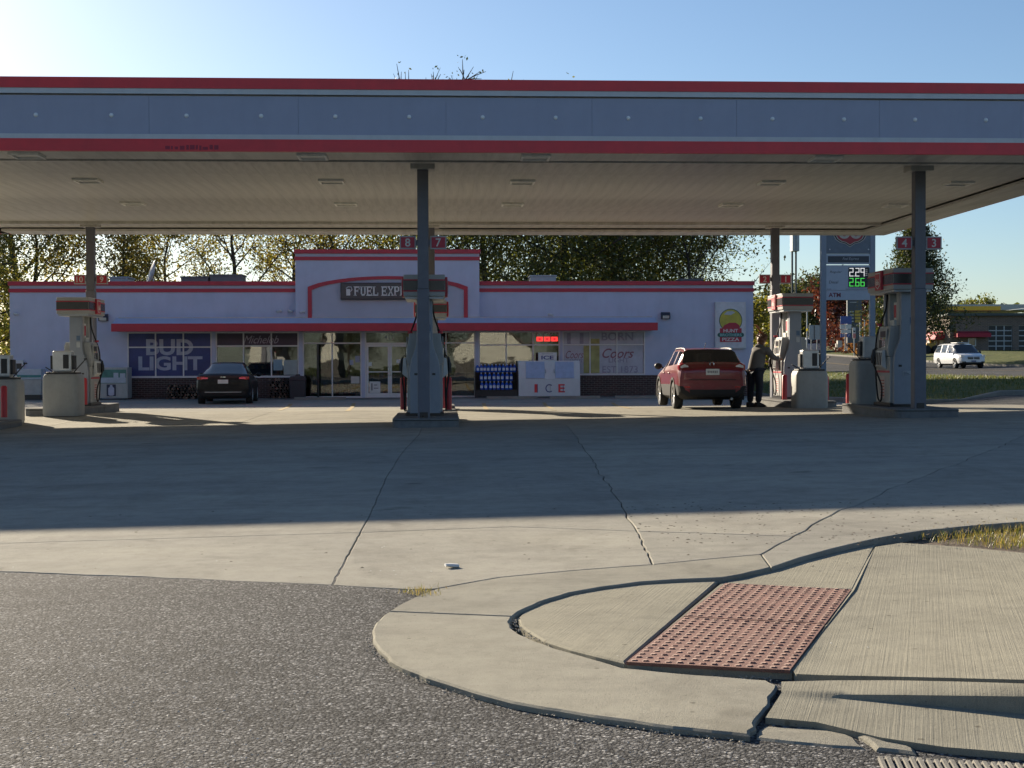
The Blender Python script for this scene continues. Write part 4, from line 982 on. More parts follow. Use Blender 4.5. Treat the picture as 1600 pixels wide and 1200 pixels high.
camera_box(sx_(440), sz(487), SY, 'pale wall camera pointing left of the gable', -1); camera_box(sx_(452), sz(487), SY, 'pale wall camera next to the gable corner pointing right', 1)
camera_box(sx_(478), sz(489), GY, 'small camera on the gable left of the red arch', -1); camera_box(sx_(25), sz(491), SY, 'small dark camera near the far left end of the wall', 1)
camera_box(sx_(856), sz(494), SY - .42, 'dark camera on a short post over the awning, above the neon sign', 1)
# the entrance sign with slab serif lettering
t = thing('store_name_sign', 'dark box sign with pale serif lettering on the entrance gable', 'sign', (cx, GY - .02, sz(456)))
SW, SH = (680 - 535) / SS, 26 / SS
m = MB(); m.bx(-SW / 2, SW / 2, -.17, 0, -SH / 2, SH / 2); m.build('sign_box', M('sign_charcoal', (.028, .029, .033), .45), t, bevel=.012)
m = MB(); m.bx(-SW / 2 + .04, SW / 2 - .04, -.176, -.171, -SH / 2 + .05, SH / 2 - .05); m.build('sign_face', M('sign_face_dark', (.05, .05, .052), .4), t)
LET = {'F': [(0, 0, .2, 1), (.2, .85, .72, 1), (.2, .45, .55, .58), (-.12, 0, .34, .09), (-.12, .91, .1, 1), (.66, .68, .76, 1), (.5, .36, .58, .67)],
       'U': [(0, .2, .2, 1), (.55, .2, .72, 1), (.1, .05, .62, .2), (-.12, .91, .34, 1), (.42, .91, .86, 1), (.2, 0, .55, .1)],
       'E': [(0, 0, .2, 1), (.2, .86, .7, 1), (.2, .44, .55, .57), (.2, 0, .72, .14), (-.12, 0, .1, .09), (-.12, .91, .1, 1), (.66, .7, .76, 1), (.68, 0, .78, .3), (.48, .34, .57, .67)],
       'L': [(0, 0, .2, 1), (.2, 0, .68, .14), (-.12, 0, .1, .09), (-.12, .91, .34, 1), (.64, 0, .75, .34)],
       'X': [(-.08, 0, .3, .09), (.5, 0, .88, .09), (-.08, .91, .3, 1), (.5, .91, .88, 1), 'X'],
       'P': [(0, 0, .2, 1), (.2, .88, .58, 1), (.2, .42, .58, .54), (.52, .5, .74, .92), (-.12, 0, .36, .09), (-.12, .91, .1, 1)],
       'R': [(0, 0, .2, 1), (.2, .88, .58, 1), (.2, .46, .58, .58), (.52, .54, .74, .92), (-.12, 0, .36, .09), (-.12, .91, .1, 1), 'R', (.6, 0, .9, .09)],
       'S': [(.06, .86, .6, 1), (0, .5, .18, .9), (.1, .44, .56, .58), (.48, .1, .68, .5), (.06, 0, .58, .14), (.58, .7, .68, 1), (0, 0, .1, .3)]}
LW_ = .70; xx = sx_(556) - cx; hh = 14.5 / SS
for wd in ('FUEL', 'EXPRESS'):
    for ch in wd:
        adv = hh * .66; m = MB()
        for q in LET[ch]:
            if q == 'X':
                for s0, s1 in (((.08, .05), (.7, .95)), ((.7, .05), (.08, .95))):
                    m.prism([(xx + (s0[0] - .09) * hh * LW_, s0[1] * hh - hh / 2), (xx + (s0[0] + .09) * hh * LW_, s0[1] * hh - hh / 2), (xx + (s1[0] + .09) * hh * LW_, s1[1] * hh - hh / 2), (xx + (s1[0] - .09) * hh * LW_, s1[1] * hh - hh / 2)], 'y', -.19, -.1765)
            elif q == 'R': m.prism([(xx + .34 * hh * LW_, -.04 * hh), (xx + .54 * hh * LW_, -.04 * hh), (xx + .86 * hh * LW_, -.46 * hh), (xx + .66 * hh * LW_, -.46 * hh)], 'y', -.189, -.1765)
            else: m.bx(xx + q[0] * hh * LW_, xx + q[2] * hh * LW_, -.188, -.1765, q[1] * hh - hh / 2, q[3] * hh - hh / 2)
        xx += adv if ch != 'L' else adv * .96
        m.build('sign_letter', M('sign_letter_pale', (.62, .62, .60), .5), t, fixn=True)
    xx += hh * .28
m = MB(); ix = sx_(547) - cx
m.bx(ix - .09, ix + .06, -.188, -.1765, -.17, .08); m.tube([(ix - .1, -.183, .1), (ix - .02, -.183, .16), (ix + .1, -.183, .16), (ix + .13, -.183, .05), (ix + .07, -.183, -.02)], .018, 6); m.build('pump_emblem', M('sign_letter_pale', (.6, .6, .6)), t)
# pizza sign on the right end: figure omitted, plain disc kept
t = thing('pizza_sign', 'white wall sign with a yellow green disc and red lettering bars', 'sign', (sx_(1140.5), SY - .02, sz(509.5)))
m = MB(); m.bx(-.61, .61, -.12, 0, -.92, .92); m.build('sign_box', WHITE, t, bevel=.012); m = MB(); m.bx(-.55, .55, -.126, -.121, -.86, .86); m.build('sign_face', M('sign_white', (.56, .57, .60), .5), t)
disc = lambda r_, y0, y1, cz, mt, n: MB().prism([(r_ * cos(2 * pi * k / 36), cz + r_ * sin(2 * pi * k / 36)) for k in range(36)], 'y', y0, y1).build(n, mt, t, fixn=True)
disc(.46, -.131, -.1265, .19, M('disc_rim', (.02, .09, .075), .5), 'disc_rim'); disc(.43, -.135, -.1315, .19, M('disc_green', (.48, .42, .055), .5, var=.2, scale=3), 'disc')
m = MB(); m.prism([(-.27, .42), (.0, .40), (.18, .50), (.05, .56), (-.15, .54)], 'y', -.138, -.1355); m.build('pale_swoosh', M('disc_pale', (.45, .48, .5), .5), t, fixn=True)
m = MB(); m.prism([(-.34, -.13), (-.26, .0), (-.05, .1), (.2, .1), (.34, .0), (.36, -.13)], 'y', -.138, -.1355); m.build('red_mound', REDS, t, fixn=True)
for z0, z1, a, mt, n in ((-.31, -.12, .43, REDS, 'red_bar'), (-.66, -.45, .43, REDS, 'red_bar')):
    m = MB(); m.bx(-a, a, -.142, -.1385, z0, z1); m.build(n, mt, t)
m = MB(); m.prism([(-.52 + .085 * (1 - abs(cos(k * pi / 8))) if False else (-.44 + .085 * cos(pi / 2 + k * pi / 8)), -.38 + .085 * sin(pi / 2 + k * pi / 8)) for k in range(9)] + [(.44 + .085 * cos(-pi / 2 + k * pi / 8), -.38 + .085 * sin(-pi / 2 + k * pi / 8)) for k in range(9)], 'y', -.146, -.1425); m.build('green_bar', M('disc_rim', (.02, .09, .075)), t, fixn=True)
text('HUNT', PAPER, t, (0, -.1435, -.215), w=.58, h=.135, bold=.02, extrude=.001); text('BROTHERS', M('aqua_print', (.25, .5, .48), .5), t, (0, -.1475, -.38), w=.86, h=.11, bold=.02, extrude=.001); text('PIZZA', PAPER, t, (0, -.1435, -.555), w=.68, h=.135, bold=.02, extrude=.001)
# roof equipment
def roofbox(name, x0, x1, zt, y, mat, lab, cat):
    t = thing(name, lab, cat, ((x0 + x1) / 2, y, ZP - .6)); w_ = x1 - x0; h_ = zt - (ZP - .6)
    m = MB(); m.bx(-w_ / 2, w_ / 2, -.6, .6, 0, h_ - .06); m.build('cabinet', mat, t, bevel=.015)
    m = MB(); m.bx(-w_ / 2 - .04, w_ / 2 + .04, -.64, .64, h_ - .058, h_); m.build('lid', mat, t)
    m = MB()
    for k in range(6): m.bx(-w_ / 2 + .1, w_ / 2 - .1, -.615, -.601, .25 + k * .09, .30 + k * .09)
    m.build('louvre', DARK, t)
fy_ = 57.5 / 52.5
roofbox('roof_unit', sx_(828) * fy_, sx_(867) * fy_, 1.1 + (564.6 - 431) / SS * fy_, 57.5, M('hvac_grey', (.30, .34, .38), .5), 'pale grey air conditioning cabinet on the roof above the ice freezer', 'roof unit')
roofbox('roof_unit', sx_(333) * fy_, sx_(382) * fy_, 1.1 + (564.6 - 429.5) / SS * fy_, 57.5, M('hvac_dark', (.12, .12, .13), .6), 'dark low air conditioning unit on the roof left of the gable', 'roof unit')
roofbox('roof_unit', sx_(288) * fy_, sx_(330) * fy_, 1.1 + (564.6 - 432.5) / SS * fy_, 57.5, M('hvac_dark', (.12, .12, .13), .6), 'low dark roof unit between the dish and the larger unit', 'roof unit')
roofbox('roof_unit', sx_(1060) * fy_, sx_(1094) * fy_, 1.1 + (564.6 - 436.5) / SS * fy_, 57.5, M('hvac_dark', (.12, .12, .13)), 'low dark roof unit near the right end of the roof', 'roof unit')
roofbox('roof_unit', sx_(178) * fy_, sx_(206) * fy_, 1.1 + (564.6 - 433) / SS * fy_, 57.5, M('hvac_grey', (.30, .34, .38)), 'small grey roof unit near the number 9 flag', 'roof unit')
t = thing('satellite_dish', 'pale satellite dish seen edge on above the roof parapet', 'satellite dish', (sx_(241) * 1.06, 55.6, ZP - .6))
m = MB(); m.tube([(0, 0, 0), (0, 0, .9)], .04, 8); m.build('mast', STEEL, t)
m = MB(); n_ = 20; vs = []; 
for i, r_ in enumerate((.02, .2, .4, .55)): vs += [(r_ * cos(2 * pi * k / n_), r_ * sin(2 * pi * k / n_), r_ * r_ * .5) for k in range(n_)]
m.add(vs, [(i * n_ + k, i * n_ + (k + 1) % n_, (i + 1) * n_ + (k + 1) % n_, (i + 1) * n_ + k) for i in range(3) for k in range(n_)])
d = m.build('dish', M('dish_grey', (.42, .44, .47), .5), t, smooth=180, loc=(0.02, 0, 1.05)); d.rotation_euler = (0, rad(-72), rad(18)); d.modifiers.new('thick', 'SOLIDIFY').thickness = .02
# ================================================================== PUMP ISLANDS
ISL = mat_concrete('island_concrete', (.22, .22, .22), stain=.8)
def island(x, y0, y1, z0, z1, name='pump_island'):
    pts = []; r = .16; hw = .61
    for cx_, cy_, a0 in ((x + hw - r, y1 - r, 0), (x - hw + r, y1 - r, 90), (x - hw + r, y0 + r, 180), (x + hw - r, y0 + r, 270)):
        for k in range(5): a = rad(a0 + k * 22.5); pts.append((cx_ + r * cos(a), cy_ + r * sin(a)))
    m = MB(); m.prism(pts, 'z', z0, z1); o = m.build(name, ISL, fixn=True, bevel=.025); tag(o, kind='structure')
    m = MB(); out = [(a + (.006 if a > x else -.006), b + (.006 if b > (y0 + y1) / 2 else -.006)) for a, b in pts]
    m.prism(out, 'z', z1 - .045, z1 - .028); m.build('edge_strip', DARK, o, fixn=True)
    return z1
ISLS = {'f': {}, 'b': {}}
for i, (x, y, k) in enumerate(COLS):
    if k == 'f': y0, y1 = 24.55, 28.1
    else: y0, y1 = 32.0, 36.3
    z = G(x, y0 if k == 'f' else 33); dz = .165
    if i == 4: dz = .05
    ISLS[k][round(x)] = island(x + (.04 if k == 'f' else .0), y0, y1, z - .3, z + dz)

# ------------------------------------------------------------------ dispenser
def hose_curve(pts, n=8):
    P = [Vector(p) for p in pts]; out = []
    for i in range(len(P) - 1):
        a, b, c, d = P[max(0, i - 1)], P[i], P[i + 1], P[min(len(P) - 1, i + 2)]
        for k in range(n):
            t = k / n
            out.append(.5 * ((2 * b) + (c - a) * t + (2 * a - 5 * b + 4 * c - d) * t * t + (3 * b - a - 3 * c + d) * t ** 3))
    return out + [P[-1]]
def make_dispenser(label):
    t = thing('fuel_dispenser', label, 'fuel pump', (0, 0, 0), 0, 'fuel pumps under the canopy')
    m = MB(); m.bx(-.36, .36, -.50, .50, 0, .07); m.build('plinth', DARK, t)
    m = MB(); m.bx(-.335, .335, -.42, .42, .072, .98); m.build('cabinet', PUMPG, t, bevel=.015)
    m = MB(); m.prism([(-.335, .985), (-.36, 1.12), (-.30, 1.58), (.30, 1.58), (.36, 1.12), (.335, .985)], 'y', -.36, .36); m.build('head', PUMPG, t, bevel=.012, fixn=True)
    for sg in (-1, 1):
        half = []
        for a, b in ((.29, .05), (.292, .80), (.282, .95), (.255, 1.08), (.215, 1.2), (.175, 1.3), (.155, 1.42), (.15, 1.60), (.15, 2.27)): half.append((a, b))
        poly = [(a, b) for a, b in half] + [(-a, b) for a, b in reversed(half)]
        m = MB(); y0, y1 = (.425, .53) if sg > 0 else (-.53, -.425); m.prism(poly, 'y', y0, y1); e = m.build('end_panel', PUMPE, t, bevel=.012, fixn=True)
        m = MB(); yy_ = sg * .533
        m.bx(-.20, -.14, yy_ - .006, yy_ + .006, .78, .82); m.bx(.14, .20, yy_ - .006, yy_ + .006, .78, .82); m.build('panel_lock', DARK, e)
        m = MB(); m.bx(.02, .11, yy_ - .004, yy_ + .004, 1.62, 1.74); m.build('sticker', M('sticker_blue', (.10, .16, .26), .5), e); m = MB(); m.bx(.02, .11, yy_ - .004, yy_ + .004, 1.45, 1.58); m.build('sticker', M('sticker_pale', (.42, .44, .46), .5), e)
        m = MB(); m.bx(-.12, .05, yy_ - .004, yy_ + .004, .60, .70); lbl = m.build('warning_label', M('label_faint', (.36, .38, .42), .5), e)
        m = MB()
        for k in range(3): m.bx(-.105, .03 - .03 * k, yy_ - .0055, yy_ + .0055, .615 + k * .027, .627 + k * .027)
        m.build('label_print', M('label_ink', (.10, .11, .14), .6), lbl)
        # fuelling side
        x = sg * .35
        m = MB(); m.bx(sg * .336, sg * .352, -.27, .20, 1.13, 1.52); f = m.build('display_bezel', M('bezel_grey', (.36, .36, .35), .5), t)
        m = MB(); m.bx(sg * .3525, sg * .357, -.20, .10, 1.36, 1.48); m.build('screen', DARK, f)
        m = MB(); m.bx(sg * .3525, sg * .362, -.2, .0, 1.17, 1.31); m.build('keypad', CHROME, f)
        m = MB(); m.bx(sg * .3525, sg * .362, .04, .16, 1.15, 1.31); m.build('card_reader', BLACK, f)
        for k, cc in enumerate(((.45, .42, .1), (.5, .5, .5), (.4, .06, .06))): m = MB(); m.bx(sg * .3525, sg * .36, -.18 + k * .1, -.11 + k * .1, 1.325, 1.35); m.build('grade_button', M('grade_button_%d' % k, cc, .5), f)
        m = MB(); m.prism([(sg * .336, .72), (sg * .44, .80), (sg * .42, 1.10), (sg * .362, 1.12)], 'y', -.22, .22); c = m.build('nozzle_console', M('console_pale', (.55, .55, .54), .45), t, bevel=.01, fixn=True)
        for k in range(4):
            m = MB(); m.prism([(sg * .439, .815), (sg * .446, .815), (sg * .428, 1.06), (sg * .421, 1.06)], 'y', -.19 + k * .10, -.135 + k * .10); m.build('nozzle_slot', BLACK, c, fixn=True)
        m = MB(); m.bx(sg * .336, sg * .342, -.40, .40, .665, .705); m.build('red_stripe', SIGNRED, t)
        m = MB(); m.bx(sg * .336, sg * .3395, -.13, .17, .16, .6); lb = m.build('notice', M('notice_reddish', (.50, .40, .38), .6), t)
        m = MB()
        for k in range(6): m.bx(sg * .340, sg * .342, -.09, .13, .2 + k * .06, .222 + k * .06)
        m.build('notice_print', M('print_red', (.35, .08, .07), .6), lb)
        # nozzle and hose
        m = MB(); nz = [(sg * .45, .22, 1.12), (sg * .465, .20, 1.02), (sg * .47, .19, .90), (sg * .45, .19, .80)]
        m.tube(nz, [.022, .036, .034, .02], 8); m.tube([(sg * .46, .22, 1.10), (sg * .41, .22, 1.16), (sg * .37, .22, 1.14)], .012, 6); m.box((sg * .50, .19, .93), (.02, .03, .16)); m.build('nozzle', BLACK, t, smooth=40)
        m = MB(); m.tube(hose_curve([(sg * .14, .31, 2.25), (sg * .17, .31, 1.95), (sg * .28, .31, 1.62), (sg * .36, .31, 1.35), (sg * .385, .30, .95), (sg * .39, .24, .50), (sg * .40, .10, .16), (sg * .40, -.08, .12), (sg * .41, -.14, .4), (sg * .45, .08, .70), (sg * .455, .19, .82)], 6), .017, 7); m.build('hose', RUBBER, t, smooth=60)
        m = MB(); m.cyl((sg * .30, .31), .05, 1.59, 1.64, 10); m.build('breakaway', SIGNRED, t)
    m = MB(); m.bx(-.13, .13, -.34, -.20, 1.585, 2.26); m.build('post', PUMPG, t, bevel=.012)
    m = MB(); m.bx(-.13, .13, .20, .34, 1.585, 2.26); m.build('post', PUMPG, t, bevel=.012)
    m = MB(); m.bx(-.15, .15, -.12, .14, 1.585, 1.70); m.bx(-.09, .09, -.08, .08, 1.70, 2.05); m.build('topper_notice', PAPER, t)
    m = MB(); m.bx(-.092, -.0905, -.07, .07, 1.75, 2.0); m.bx(.0905, .092, -.07, .07, 1.75, 2.0); m.build('topper_print', SIGNRED, t)
    # lit header box with stripes and shield
    m = MB(); m.bx(-.39, .39, -.78, .78, 2.27, 2.68); hd = m.build('header', PUMPG, t, bevel=.012)
    m = MB(); m.bx(-.36, .36, -.74, .74, 2.225, 2.268); m.build('header_tray', STEEL, hd)
    for y0, y1 in ((-.792, -.7805), (.7805, .792)):
        m = MB(); m.bx(-.385, .385, y0, y1, 2.385, 2.565); m.build('header_panel', M('header_smoke', (.055, .05, .048), .25), hd)
        m = MB(); m.bx(-.395, .395, y0 - .002, y1 + .002, 2.36, 2.383); m.bx(-.395, .395, y0 - .002, y1 + .002, 2.567, 2.59); m.build('header_stripe', SIGNRED, hd)
    for sg in (-1, 1):
        a, b = sorted((sg * .3905, sg * .402))
        for y0, y1 in ((-.76, -.20), (.20, .76)):
            m = MB(); m.bx(a, b, y0, y1, 2.385, 2.565); m.build('header_panel', M('header_smoke', (.055, .05, .048), .25), hd)
            m = MB(); m.bx(a - .002, b + .002, y0 - .02, y1, 2.36, 2.383); m.bx(a - .002, b + .002, y0 - .02, y1, 2.567, 2.59); m.build('header_stripe', SIGNRED, hd)
        a, b = sorted((sg * .3905, sg * .44)); m = MB(); m.bx(a, b, -.19, .19, 2.29, 2.67); m.build('shield_block', SIGNRED if sg < 0 else SIGNRED, hd, bevel=.01)
        sh = [(-.15, 2.63), (.15, 2.63), (.13, 2.55), (.155, 2.45), (.11, 2.36), (0, 2.31), (-.11, 2.36), (-.155, 2.45), (-.13, 2.55)]
        a, b = sorted((sg * .4405, sg * .446)); m = MB(); m.prism(sh, 'x', a, b); m.build('shield', PAPER, hd, fixn=True)
        a, b = sorted((sg * .4465, sg * .45)); m = MB(); m.prism([(q * .86, 2.47 + (z - 2.47) * .86) for q, z in sh], 'x', a, b); m.build('shield_face', SIGNRED, hd, fixn=True)
        text('66', PAPER, hd, (sg * .4515, 0, 2.45), w=.19, h=.13, bold=.02, extrude=.001, rz=rad(-90) if sg < 0 else rad(90))
    return t
DISP = [('front', X(663.5, 25.4), 26.2, 'f', 0, 'grey pump behind the front middle column, below flags 8 and 7'), ('', COLS[2][0] + .05, 26.2, 'f', 8.79, 'grey pump at the front right column with a hose loop on its left face'),
        ('', COLS[0][0], 26.2, 'f', -9.45, 'grey pump on the leftmost front island'), ('', X(117.5, 33.7), 34.3, 'b', -9.38, 'grey pump beside the back left column under flags 10 and 9'),
        ('', X(674, 34), 34.5, 'b', -.33, 'grey pump half hidden behind the front middle pump'), ('', X(1244, 33.7), 34.3, 'b', 8.77, 'sunlit pump which the standing person reaches to')]
proto = None
for (_, x, y, k, cxx, lab) in DISP:
    z = min(ISLS[k].items(), key=lambda q: abs(q[0] - x))[1]
    if proto is None: proto = make_dispenser(lab); o = proto
    else: o = copy_tree(proto); o['label'] = lab
    o.location = (x, y, z)
# ------------------------------------------------------------------ waste and windscreen stations
BING = M('bin_grey', (.33, .33, .315), .55, var=.08, dirt=.3); BINL = M('bin_lid', (.03, .03, .032), .6)
def make_bin(label):
    t = thing('waste_station', label, 'waste bin', (0, 0, 0), 0, 'grey waste and towel stations on the islands')
    pts = []
    for cx_, cy_, a0 in ((.29, .20, 0), (-.29, .20, 90), (-.29, -.20, 180), (.29, -.20, 270)):
        for k in range(4): a = rad(a0 + k * 30); pts.append((cx_ + .10 * cos(a), cy_ + .10 * sin(a)))
    n = len(pts); m = MB(); lv = [(.0, .96), (.06, 1.0), (.55, 1.0), (.80, .99), (.86, .95), (.90, .88)]
    vs = [(a * s_, b * s_, z) for z, s_ in lv for a, b in pts]
    m.add(vs, [(i * n + k, i * n + (k + 1) % n, (i + 1) * n + (k + 1) % n, (i + 1) * n + k) for i in range(len(lv) - 1) for k in range(n)] + [tuple(range(n - 1, -1, -1)), tuple((len(lv) - 1) * n + k for k in range(n))])
    m.build('bin_body', BING, t, smooth=35)
    m = MB(); m.prism([(a * .84, b * .84) for a, b in pts], 'z', .901, .945); m.build('bin_lid', BINL, t, bevel=.012, fixn=True)
    m = MB(); m.bx(-.20, .20, -.14, .14, .947, 1.40); b = m.build('towel_box', CHROME if False else M('towel_box_silver', (.55, .55, .55), .35, .3), t, bevel=.03)
    m = MB(); m.bx(.03, .15, -.146, -.141, 1.02, 1.32); m.build('towel_slot', BLACK, b)
    m = MB(); m.bx(.201, .25, -.1, .1, 1.0, 1.3); m.build('side_hopper', BLACK, b); m = MB(); m.bx(-.25, -.201, -.1, .1, 1.0, 1.3); m.build('side_hopper', BLACK, b)
    m = MB(); m.tube([(.22, .0, .94), (.47, .0, 1.22)], .012, 6); m.box((.47, 0, 1.225), (.03, .16, .03)); m.build('squeegee', BLACK, t)
    m = MB(); m.tube([(-.22, .05, .94), (-.40, .06, 1.05)], .012, 6); m.build('squeegee', BLACK, t)
    return t
pb = None
for (x, y, k, rz, lab, sc) in [(X(1266, 31.6), 32.55, 'b', 0, 'pale waste station at the near end of the back right island', 1), (X(1366, 27.3), 27.55, 'f', pi, 'waste station behind the pump on the front right island', 1),
                           (X(99, 31.8), 32.75, 'b', 0, 'large grey waste station in front of the back left pump', 1.08), (X(3, 29), 29.0, 'g', 0, 'grey waste station cut by the left edge of the picture', 1.04)]:
    if k == 'g': z = G(x, y)
    else: z = min(ISLS[k].items(), key=lambda q: abs(q[0] - x))[1]
    if lab.startswith(('large', 'pale')): z -= .165; y -= .93 if lab.startswith('large') else .87
    if pb is None: pb = make_bin(lab); o = pb
    else: o = copy_tree(pb); o['label'] = lab
    o.location = (x, y, z); o.rotation_euler = (0, 0, rz); o.scale = (sc, sc, sc)
# ------------------------------------------------------------------ bollards
BOLR = M('bollard_red', (.46, .028, .035), .45, dirt=.15)
m = MB(); m.lathe([(.001, .655), (.04, .65), (.064, .62), (.064, 0), (.001, 0)], 14); bolme = m.mesh('bollard', BOLR, 40)
def bol(x, y, z, lab):
    o = link('bollard', bolme, None, 0, (x, y, z)); tag(o, lab, 'bollard', 'red steel bollards on the islands')
def bol_px(px, py, Y, lab):
    p = at(px, py, Y); bol(p.x, Y, p.z, lab)
bol_px(630.5, 640, 26.9, 'red bollard left of the front middle pump'); bol_px(701, 640, 26.9, 'red bollard right of the front middle pump')
bol_px(691, 637.5, 28.0, 'sunlit red bollard mostly hidden behind the right bollard of the middle pump'); bol_px(1226, 626, 33.4, 'red bollard at the feet of the sunlit pump near the person')
bol_px(1291, 628, 33.2, 'red bollard on the right side of the pale waste station'); bol_px(1326.5, 631.5, 28.2, 'red bollard on the back left corner of the front right island')
bol_px(132.5, 632, 33.4, 'red bollard in front of the back left pump'); bol_px(6.5, 652, 28.2, 'red bollard at the left edge of the picture')

# ================================================================== GOODS IN FRONT OF THE STORE
def fl(px, Y): return at(px, 600, Y).x
# ice freezer
IX = fl(857, 51.9); t = thing('ice_freezer', 'white slant front ice freezer with two blue doors and lettering', 'freezer', (IX, 51.9, ZF + .02)); W_ = 96 / 40.5
m = MB(); m.prism([(-.45, .05), (-.45, .72), (-.28, 1.42), (.45, 1.42), (.45, .05)], 'x', -W_ / 2, W_ / 2); m.build('freezer_body', M('freezer_white', (.56, .58, .60), .45, var=.04, dirt=.12), t, bevel=.015, fixn=True)
m = MB(); m.bx(-W_ / 2 + .06, W_ / 2 - .06, -.38, .40, 0, .048); m.build('freezer_base', DARK, t)
for a, b in ((-.90, -.18), (.23, .95)):
    m = MB(); f = lambda z: -.45 + (z - .72) / .70 * .17
    m.prism([(f(.74) - .004, .74), (f(.74) - .03, .745), (f(1.375) - .03, 1.38), (f(1.375) - .004, 1.375)], 'x', a, b); d = m.build('door', M('freezer_door_blue', (.30, .39, .56), .4), t, bevel=.008, fixn=True)
    m = MB(); hx = b + .04 if a < 0 else a - .04; m.tube([(hx, f(.95) - .02, .95), (hx, f(.98) - .06, .98), (hx, f(1.05) - .06, 1.05), (hx, f(1.08) - .02, 1.08)], .012, 6); m.build('handle', STEEL, d)
BLUEP = M('blue_print', (.05, .06, .2), .6)
for ch, px_, c in (('I', -.52, RED), ('C', -.03, BLUEP), ('E', .47, RED)):
    text(ch, c, t, (px_, -.4525, .36), w=.11 if ch == 'I' else .25, h=.32, bold=.02 if ch != 'C' else .0, extrude=.001)
    m = MB(); m.bx(px_ + .05, px_ + .075, -.4535, -.4515, .2, .52); m.build('letter_shade', BLUEP if ch != 'C' else STEEL, t)
m = MB(); m.bx(-.40, .32, -.06, .0, 1.422, 1.74); sb = m.build('top_sign', PAPER, t, bevel=.006); text('ICE', BLUEP, sb, (-.04, -.0625, 1.54), w=.48, h=.15, bold=.03, extrude=.001); m = MB(); m.bx(-.26, .18, -.0635, -.0605, 1.675, 1.70); m.build('small_print', STEEL, sb)
# blue jug rack: every jug is a thing
RX = fl(775, 51.9); t = thing('jug_rack', 'black wire rack holding rows of blue washer fluid jugs', 'rack', (RX, 51.9, ZF + .02)); rw = 64 / 40.5
m = MB()
for z, d in ((.28, -.32), (.62, -.16), (.95, 0)): m.bx(-rw / 2, rw / 2, d - .10, d + .12, z, z + .03)
m.build('shelf', BLACK, t)
m = MB(); m.bx(-rw / 2 - .03, -rw / 2, -.40, .25, 0, 1.02); m.bx(rw / 2, rw / 2 + .03, -.40, .25, 0, 1.02); m.bx(-rw / 2, rw / 2, .2, .25, 0, 1.2); m.bx(-rw / 2, rw / 2, -.40, -.37, .04, .28); m.build('rack_side', BLACK, t)
JUG = MB(); JUG.lathe([(.001, 0), (.066, .004), (.07, .03), (.07, .17), (.06, .205), (.03, .235), (.022, .25)], 10); jme = JUG.mesh('jug', M('jug_blue', (.012, .075, .42), .25, var=.15), 50)
CAP = MB(); CAP.cyl((0, 0), .028, .25, .283, 8); CAP.bx(-.05, .05, -.0715, -.0705, .06, .15); cme = CAP.mesh('cap', M('jug_cap', (.55, .6, .68), .5))
for n, z, d, w_ in ((11, .98, 0, rw), (8, .65, -.16, rw * .84), (8, .31, -.32, rw * .8)):
    for i in range(n):
        o = link('washer_fluid_jug', jme, None, 0, (RX - w_ / 2 + w_ * (i + .5) / n + rnd.uniform(-.006, .006), 51.9 + d + rnd.uniform(-.01, .01), ZF + .02 + z + .001), rnd.uniform(-.3, .3))
        o.scale = (1.0, 1.0, 1.13)
        tag(o, 'blue washer fluid jug with a pale cap in the %s row of the black rack' % ('top' if n == 11 else 'middle' if z > .5 else 'bottom'), 'jug', 'blue jugs in the rack by the ice freezer'); link('cap', cme, o, 0, (0, 0, 0))
# machine on the far left: white and green cabinet
t = thing('ice_merchandiser', 'white and green cabinet with a jug emblem beside the first window', 'cabinet', (fl(177, 51.7), 51.7, ZF + .02)); w_ = 50 / 40.6
m = MB(); m.bx(-w_ / 2, w_ / 2, -.35, .35, .06, 1.22); m.build('cabinet', M('cabinet_pale', (.38, .39, .37), .5, dirt=.25), t, bevel=.015)
m = MB(); m.bx(-w_ / 2 + .05, w_ / 2 - .05, -.362, -.351, .62, 1.14); m.build('poster', M('poster_green', (.06, .19, .16), .5, var=.3, scale=3), t)
m = MB(); m.bx(-w_ / 2 + .06, w_ / 2 - .06, -.366, -.3625, .64, .84); m.build('pale_band', M('poster_ice', (.40, .46, .52), .5), t); m = MB(); m.bx(.1, .28, -.369, -.3665, .78, 1.02); m.bx(.34, .54, -.369, -.3665, .74, 1.0); m.build('pale_blocks', M('poster_ice', (.42, .46, .52)), t)
m = MB(); m.bx(-.16, .18, -.362, -.351, .14, .58); m.build('dark_square', M('cabinet_navy', (.03, .035, .07), .5), t); m = MB(); m.prism([(-.1, .2), (-.05, .16), (.07, .16), (.12, .2), (.12, .44), (.06, .5), (.05, .56), (-.03, .56), (-.04, .5), (-.1, .44)], 'y', -.366, -.3625); m.build('jug_emblem', M('emblem_pale', (.45, .48, .58), .5), t, fixn=True)
m = MB(); m.bx(-w_ / 2 + .03, -w_ / 2 + .1, -.3, .3, 0, .058); m.bx(w_ / 2 - .1, w_ / 2 - .03, -.3, .3, 0, .058); m.build('foot', DARK, t)
t = thing('tyre_air_machine', 'low pale and teal vending cabinet at the far left of the wall', 'cabinet', (fl(50, 51.7), 51.7, ZF + .02)); w_ = 36 / 40.6
m = MB(); m.bx(-w_ / 2, w_ / 2, -.35, .35, .2, .78); m.build('cabinet', M('cabinet_pale', (.38, .39, .37)), t, bevel=.012)
m = MB(); m.bx(-w_ / 2, w_ / 2, -.35, .35, .785, 1.18); m.build('white_top', M('poster_ice', (.42, .46, .52)), t, bevel=.012); m = MB(); m.bx(-w_ / 2, w_ / 2, -.362, -.351, .86, .95); m.build('teal_band', M('teal', (.04, .2, .2), .5), t)
m = MB(); m.bx(-w_ / 2 + .05, w_ / 2 - .05, -.3, .3, 0, .198); m.build('plinth', DARK, t)
p = at(31, 576, SY - .02); t = thing('wall_phone', 'small pale wall phone box near the far left end', 'phone', (p.x, SY - .003, p.z))
